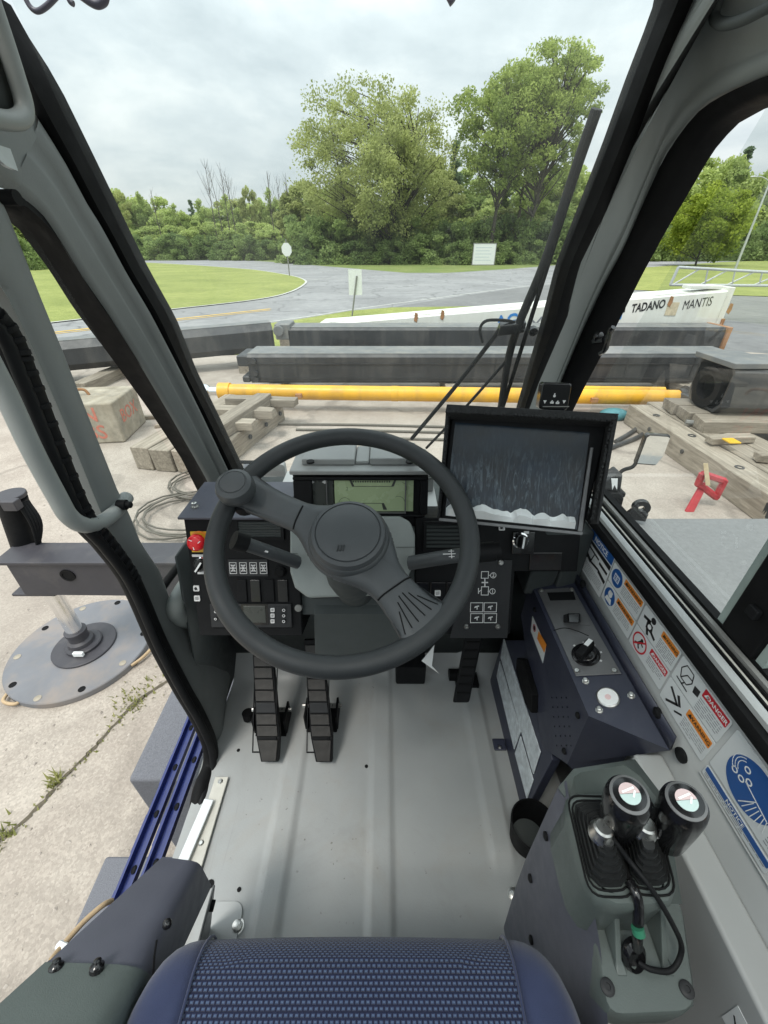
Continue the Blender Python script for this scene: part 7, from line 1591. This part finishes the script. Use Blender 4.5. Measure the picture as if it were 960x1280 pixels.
# moulded housing: upper plateau with two boots, step down to a lower plate
HT = -.60
up4 = [PZ(706, 994, HT), PZ(812, 994, HT), PZ(848, 1128, HT), PZ(745, 1128, HT)]
b = MB()
def ring_pts(P4, r, z):
    xs = [p.x for p in P4]; ys = [p.y for p in P4]; out = []; c = sum(P4, Vector())/4
    for i in range(4):
        a, o_, n_ = P4[i-1], P4[i], P4[(i+1) % 4]; d0 = (a-o_).normalized(); d1 = (n_-o_).normalized()
        for k in range(5): t = k/4; out.append(o_+d0*r*(1-t)**2+d1*r*t**2)
    return [Vector((p.x, p.y, z)) for p in out]
def grow(P4, e): c = sum(P4, Vector())/4; return [p+(p-c).normalized()*e for p in P4]
rings = [ring_pts(grow(up4, .006), .03, HT-.10), ring_pts(grow(up4, .004), .028, HT-.03), ring_pts(grow(up4, .006), .026, HT-.006), ring_pts(grow(up4, .001), .024, HT), ring_pts(grow(up4, -.010), .018, HT)]
b.loft([r+[r[0]] for r in rings], len(rings[0])+1); b.add(rings[-1], [tuple(range(len(rings[-1])))])
b.v = b.v; o = b.build('housing', M_green, jc, sm=50)
LZ = HT-.085; lo4 = [PZ(738, 1120, LZ), PZ(852, 1120, LZ), PZ(874, 1268, LZ), PZ(757, 1272, LZ)]
b = MB(); rr_ = [ring_pts(lo4, .018, LZ-.05), ring_pts(lo4, .018, LZ-.004), ring_pts(grow(lo4, -.004), .016, LZ)]; b.loft([r+[r[0]] for r in rr_], len(rr_[0])+1); b.add(rr_[-1], [tuple(range(len(rr_[-1])))]); b.build('lower_plate', M_green, jc, sm=40)
for u, v in ((759, 1234), (858, 1237)): q = PZ(u, v, LZ); b = MB(); b.lathe(FLAT, q.x, q.y, [(.0075, LZ), (.0075, LZ+.002), (.0055, LZ+.0035), (.003, LZ+.0035), (.0028, LZ+.002)], 16); b.build('screw', M_panel, jc, sm=40)
for u in (773, 832):                                   # moulded ribs on the step
    q0 = PZ(u-2, 1160, HT-.03); q1 = PZ(u+6, 1222, LZ); b = MB(); b.hexa([Vector((q1.x-.007, q1.y-.0, LZ)), Vector((q1.x+.007, q1.y, LZ)), Vector((q1.x+.004, q1.y+.045, LZ)), Vector((q1.x-.004, q1.y+.045, LZ))], [Vector((q1.x-.004, q1.y+.012, LZ+.004)), Vector((q1.x+.004, q1.y+.012, LZ+.004)), Vector((q1.x+.003, q1.y+.05, HT-.03)), Vector((q1.x-.003, q1.y+.05, HT-.03))]); b.build('rib', M_green, jc, bevel=.002)
# step face socket with wiring
q = PZ(797, 1195, LZ+.02); b = MB(); b.lathe(Plane((q.x, q.y, LZ+.0), (1, 0, 0), (0, .6, 1)), 0, .01, [(.016, 0), (.016, .006), (.012, .010), (.011, .004)], 24, 0, .8, 1.2); b.build('socket', M_blackg, jc, sm=40)
# bellows boots
for i, (uu, vv) in enumerate(((752, 1052), (805, 1045))):
    cx = PZ((741, 803)[i], 1060, HT).x; cy = PZ(760, 1060, HT).y
    q4 = [PZ(u, v, HT) for u, v in (((714, 1004), (765, 1004), (786, 1110), (739, 1110)), ((768, 1004), (812, 1004), (838, 1108), (790, 1108)))[i]]
    b = MB(); rs = []; c = sum(q4, Vector())/4
    tipc = PZ(*((757, 1042), (808, 1046))[i], HT+.052)
    steps = [(1.0, 0)]
    for k in range(5): e0 = 1-.135*k; steps += [(e0, .0095*k+.0065), (e0-.015, .0095*k+.0085), (e0-.105, .0095*k+.0055), (e0-.125, .0095*k+.0075)]
    steps += [(.32, .050), (.30, .053)]
    for e, z in steps:
        t = min(1, z/.05); P4 = [c.lerp(tipc, t)+(p-c)*e for p in q4]; rs.append(ring_pts(P4, .012*e+.002, HT+.001+z))
    b.loft([r+[r[0]] for r in rs], len(rs[0])+1); b.add(rs[-1], [tuple(range(len(rs[-1])))]); b.build('boot', M_boot, jc, sm=30)
    for e_ in (.000, .006):
        b = MB(); r = ring_pts(grow(q4, .003+e_), .016, HT+.0015); b.tube(r, .0012, 6, closed=True); b.build('boot_bead', M_rubber, jc, sm=80)
# levers
for i, (ku, kv, bu, bv, lab) in enumerate(((787, 992, 752, 1040, 'black knobbed control lever with red and green top, the left one'), (858, 1000, 805, 1036, 'black knobbed control lever with red and green top, the right one'))):
    kd = .428; K = ray(ku, kv)*kd; base = PZ(bu, bv, HT+.052); lv = thing('control_lever', lab, 'lever', base, 'joystick levers')
    # knob axis leans from the lever towards the operator
    low = ray(*((768, 1040), (832, 1048))[i])*(kd+.062)
    ax_ = (K-low).normalized(); pl = Plane(low, ax_.orthogonal(), ax_.cross(ax_.orthogonal())); Lk = (K-low).length
    b = MB(); b.lathe(pl, 0, 0, [(.015, 0), (.019, .006), (.0215, Lk*.5), (.0225, Lk*.82), (.0215, Lk*.92), (.018, Lk*.98)], 36); b.build('knob', M_blackg, lv, sm=60)
    b = MB(); b.lathe(pl, 0, 0, [(.0185, Lk*.96), (.0185, Lk*.985), (.016, Lk*1.0), (.015, Lk*.985)], 36); b.build('top_ring', M_plate, lv, sm=50)
    b = MB(); b.lathe(pl, 0, 0, [(.0170, Lk*.97), (.0165, Lk*.995), (.0145, Lk*1.0)], 32); b.build('cap', M_blackg, lv, sm=50)
    dsp = Plane(pl.pt(0, 0, Lk*1.001), Vector((1, .1, 0)), Vector((0, 1, .3))); tp = Plane(pl.pt(0, 0, Lk*1.002), Vector((1, 0, 0))-ax_*ax_.x, Vector((0, 1, 0))-ax_*ax_.y)
    if tp.n.dot(ax_) < 0: tp.n = -tp.n
    b = MB(); b.prism(tp, [(-.0100, -.0)]+[(.0102*math.cos(a), .0102*math.sin(a)) for a in [math.pi-k*math.pi/12 for k in range(13)]][1:], 0, .0008); b.build('red_half', pm('lever_red_sheen', (.60, .47, .47), .15) if i == 0 else MATS['lever_red_sheen'], lv)  # pale red: sky reflection on the cap put into the colour
    b = MB(); b.prism(tp, [(.0102*math.cos(a), .0102*math.sin(a)-.0004) for a in [math.pi+k*math.pi/12 for k in range(13)]], 0, .0008); b.build('green_half', pm('lever_green_sheen', (.48, .60, .58), .15) if i == 0 else MATS['lever_green_sheen'], lv)  # pale green, with the same sky reflection put into the colour
    b = MB(); b.bar(tp, (-.007, .0015), (.006, .005), .002, .0009, .0013); b.bar(tp, (.002, -.004), (.006, .002), .0018, .0009, .0013); b.build('top_print', M_white, lv)
    b = MB(); b.tube(smooth_path([base-Vector((0, 0, .004)), base.lerp(low, .5)+Vector((0, 0, .004)), low+ax_*.004], 5), .0075, 14); b.build('rod', M_chrome, lv, sm=60)
    b = MB(); b.lathe(Plane(base, (1, 0, 0), (0, 1, -.1)), 0, 0, [(.013, -.006), (.013, .0), (.010, .004), (.010, .009), (.008, .011)], 20); b.build('collar', M_steel, lv, sm=40)
# cables of the levers
b = MB(); b.tube(smooth_path([PZ(764, 1046, HT+.055), PZ(786, 1075, HT+.03), PZ(812, 1108, HT+.025), PZ(838, 1150, HT-.01), PZ(852, 1185, LZ+.03), PZ(840, 1212, LZ+.014), PZ(815, 1212, LZ+.014), PZ(798, 1203, LZ+.012)], 8), .0028, 10); tag(b.build('lever_cable', M_black, None, sm=80), 'thin grey cable looping from the left lever down to the console socket', 'cable')
b = MB(); b.tube(smooth_path([PZ(787, 1102, HT+.006), PZ(796, 1120, HT+.006), PZ(798, 1140, HT-.01), PZ(797, 1165, HT-.03), PZ(796, 1185, LZ+.028)], 6), .0055, 10); o = b.build('wire_sleeve', M_blackg, None, sm=80); tag(o, 'short black sleeved wire with green clip between the two boots', 'cable')
b = MB(); q = PZ(797, 1161, HT-.022); b.tube([q+Vector((-.0005, .001, .002)), q+Vector((.0005, -.004, -.003))], .0064, 12); b.build('green_clip', pm('green_clip', (.03, .17, .10), .4), o)

# ---------------------------------------------------------------- seat
st = thing('seat', 'blue driver seat cushion with woven centre panel', 'seat', (-.04, -.05, FZ))
SXc, SZ, YF = -.040, -.69, .143
def prof_y(shrink, drop, zoff=0.0):
    """side profile from the back over the front edge; shrink pulls the front in, drop lowers the top"""
    P = []; r = .05
    for k in range(12): y = -.36+(YF-r-shrink+.36)*k/11; P.append((y, SZ+drop+zoff+.012*math.sin(math.pi*min(1, (y+.36)/.5))))
    zt = P[-1][1]; yc = YF-r-shrink
    for k in range(1, 9): a = math.radians(90-k*14); P.append((yc+(r+zoff)*math.cos(a), zt-r+r*math.sin(a)))
    P.append((yc+r*.75, zt-.12)); return P
xa, xb = PZ(247, 1200, SZ).x, PZ(641, 1200, SZ).x
def rail_at(x, shrink, drop, zoff=0): return [Vector((x, y, z)) for y, z in prof_y(shrink, drop, zoff)]
rails = []
for k in range(13): x = xa+(xb-xa)*k/12; c = (k/12*2-1); rails.append(rail_at(x, .002*c*c, -.003*c*c, .0015))
b = MB(); b.loft(rails, 60); b.uv = lambda co: (co.x, co.y-(co.z-SZ)*1.0 if co.z < SZ-.004 else co.y); b.build('woven_panel', M_weave, st, sm=80, recalc=False)
for sgn, x0 in ((-1, xa), (1, xb)):
    rails = [rail_at(x0-sgn*.001, .004, -.010)]
    wid = (SXc-.252-xa) if sgn < 0 else (.226-xb); wid = abs(wid)
    for k in range(11):
        t = k/10; a = t*math.pi/2; x = x0+sgn*(.0012+wid*math.sin(a)**.95); sh = .095*(1-math.cos(a))**1.1; dr = -.004-.09*(1-math.cos(a))**1.6+.006*math.sin(2*a); rails.append(rail_at(x, sh, dr))
    b = MB(); b.loft(rails, 60); b.build('bolster', M_bolster, st, sm=80, recalc=False)
    b = MB(); b.tube(rail_at(x0, -.0005, -.0005, .0015), .0016, 6); b.build('seam', M_bolster, st, sm=80)
b = MB(); b.wbox(-.22, -.3, FZ+.01, .14, .02, SZ-.12); b.build('base', M_rubber, st, bevel=.02)
b = MB(); b.loft([[Vector((x, -.34-.05*((x+.04)/.25)**2*-1-.06*t, SZ+.02+.60*t)) for t in [k/10 for k in range(11)]] for x in [-.04+.25*(k/8-1) for k in range(17)]], 11); b.build('unseen_backrest', M_bolster, st, sm=80, recalc=False, solid=.08)  # backrest out of view, added to block light from behind
# left console / armrest
ar = thing('seat_console', 'blue-grey left seat console with green-grey rear cover and two bolts', 'console', (-.36, .1, FZ))
FL, FR = ray(203, 1071)*.64, ray(234, 1075)*.634; RL, RR = ray(59, 1203)*.475, ray(150, 1206)*.478
FR2 = FR+Vector((.012, -.002, -.018)); RR2 = RR+Vector((.020, -.002, -.02))
def ext(a, c, k): return a+(c-a)*k
def armstrip(name, t0, t1, mat, lift=0.0):
    A = [ext(FL, RL, t0), ext(FR, RR, t0), ext(FR2+Vector((.006, 0, -.004)), RR2+Vector((.006, 0, -.004)), t0), ext(FR2, RR2, t0)+Vector((.002, 0, -.09))]
    B = [ext(FL, RL, t1), ext(FR, RR, t1), ext(FR2+Vector((.006, 0, -.004)), RR2+Vector((.006, 0, -.004)), t1), ext(FR2, RR2, t1)+Vector((.002, 0, -.09))]
    up = Vector((0, 0, lift)); LA, LB = A[0]+Vector((-.003, 0, -.10)), B[0]+Vector((-.003, 0, -.10))
    ra = [LA]+[A[0]+up]+[A[0].lerp(A[1], .5)+up*1.1]+[A[1].lerp(A[0], .12)+up]; rb = [LB]+[B[0]+up]+[B[0].lerp(B[1], .5)+up*1.1]+[B[1].lerp(B[0], .12)+up]
    for k in range(5): t = k/4; ra.append(A[1].lerp(A[2], t)+Vector((.005*math.sin(t*3.14), 0, .005*math.sin(t*3.14)))+up); rb.append(B[1].lerp(B[2], t)+Vector((.005*math.sin(t*3.14), 0, .005*math.sin(t*3.14)))+up)
    ra.append(A[3]); rb.append(B[3]); m = MB(); n_ = len(ra); m.add(ra+rb, [(i, i+1, n_+i+1, n_+i) for i in range(n_-1)]+[tuple(range(n_)), tuple(range(n_, 2*n_))[::-1]]); return m.build(name, mat, ar, sm=40)
armstrip('front_cover', 0, 1.0, M_navyc); armstrip('rear_cover', 1.003, 2.3, M_green, .004); armstrip('cover_edge', .985, 1.0025, M_navyc, .001)
for u, v in ((70, 1211), (121, 1211)):
    q = ray(u, v)*.468; b = MB(); b.lathe(Plane(q, FR-FL, FL-RL), 0, 0, [(.0075, -.004), (.0075, .003), (.005, .005), (.004, .009), (.002, .010)], 14); b.build('bolt', M_blackg, ar, sm=40)
q = PX(209, 1155, -.275); b = MB(); b.ball(q, .006, 10, 6); b.build('side_screw', M_blackg, ar, sm=80)
b = MB(); b.tube([PX(196, 1175, -.276), PX(193, 1195, -.276), PX(190, 1240, -.276)], .0012, 6); b.build('panel_gap', M_rubber, ar)
b = MB(); q0, q1 = PZ(266, 1110, -.95), PZ(262, 1180, -.95); b.prism(Plane((q0.x, q0.y, -.95), (0, -1, 0), (.25, 0, 1)), [(0, .02), (.14, .02), (.14, -.2), (.01, -.2)], -.004, 0); b.build('side_bracket', M_plate, ar, bevel=.002)
q = PX(265, 1132, q0.x+.006); b = MB(); b.lathe(Plane(q, (0, -1, 0), (.25, 0, 1)), 0, 0, [(.008, -.004), (.008, .003), (.004, .005)], 12); b.build('bracket_bolt', M_black, ar)
b = MB(); b.tube(smooth_path([ray(64, 1200)*.50, ray(80, 1180)*.52, ray(105, 1152)*.545, ray(128, 1132)*.565, ray(140, 1126)*.58], 6), .0035, 8); o = b.build('tan_cable', M_rope, None, sm=80); tag(o, 'tan cable with white tie running along the left edge of the seat console', 'cable')
q = ray(78, 1184)*.517; b = MB(); b.tube([q+Vector((-.006, .002, 0)), q+Vector((.008, -.002, .001))], .005, 8); b.build('cable_tie', M_white, o)
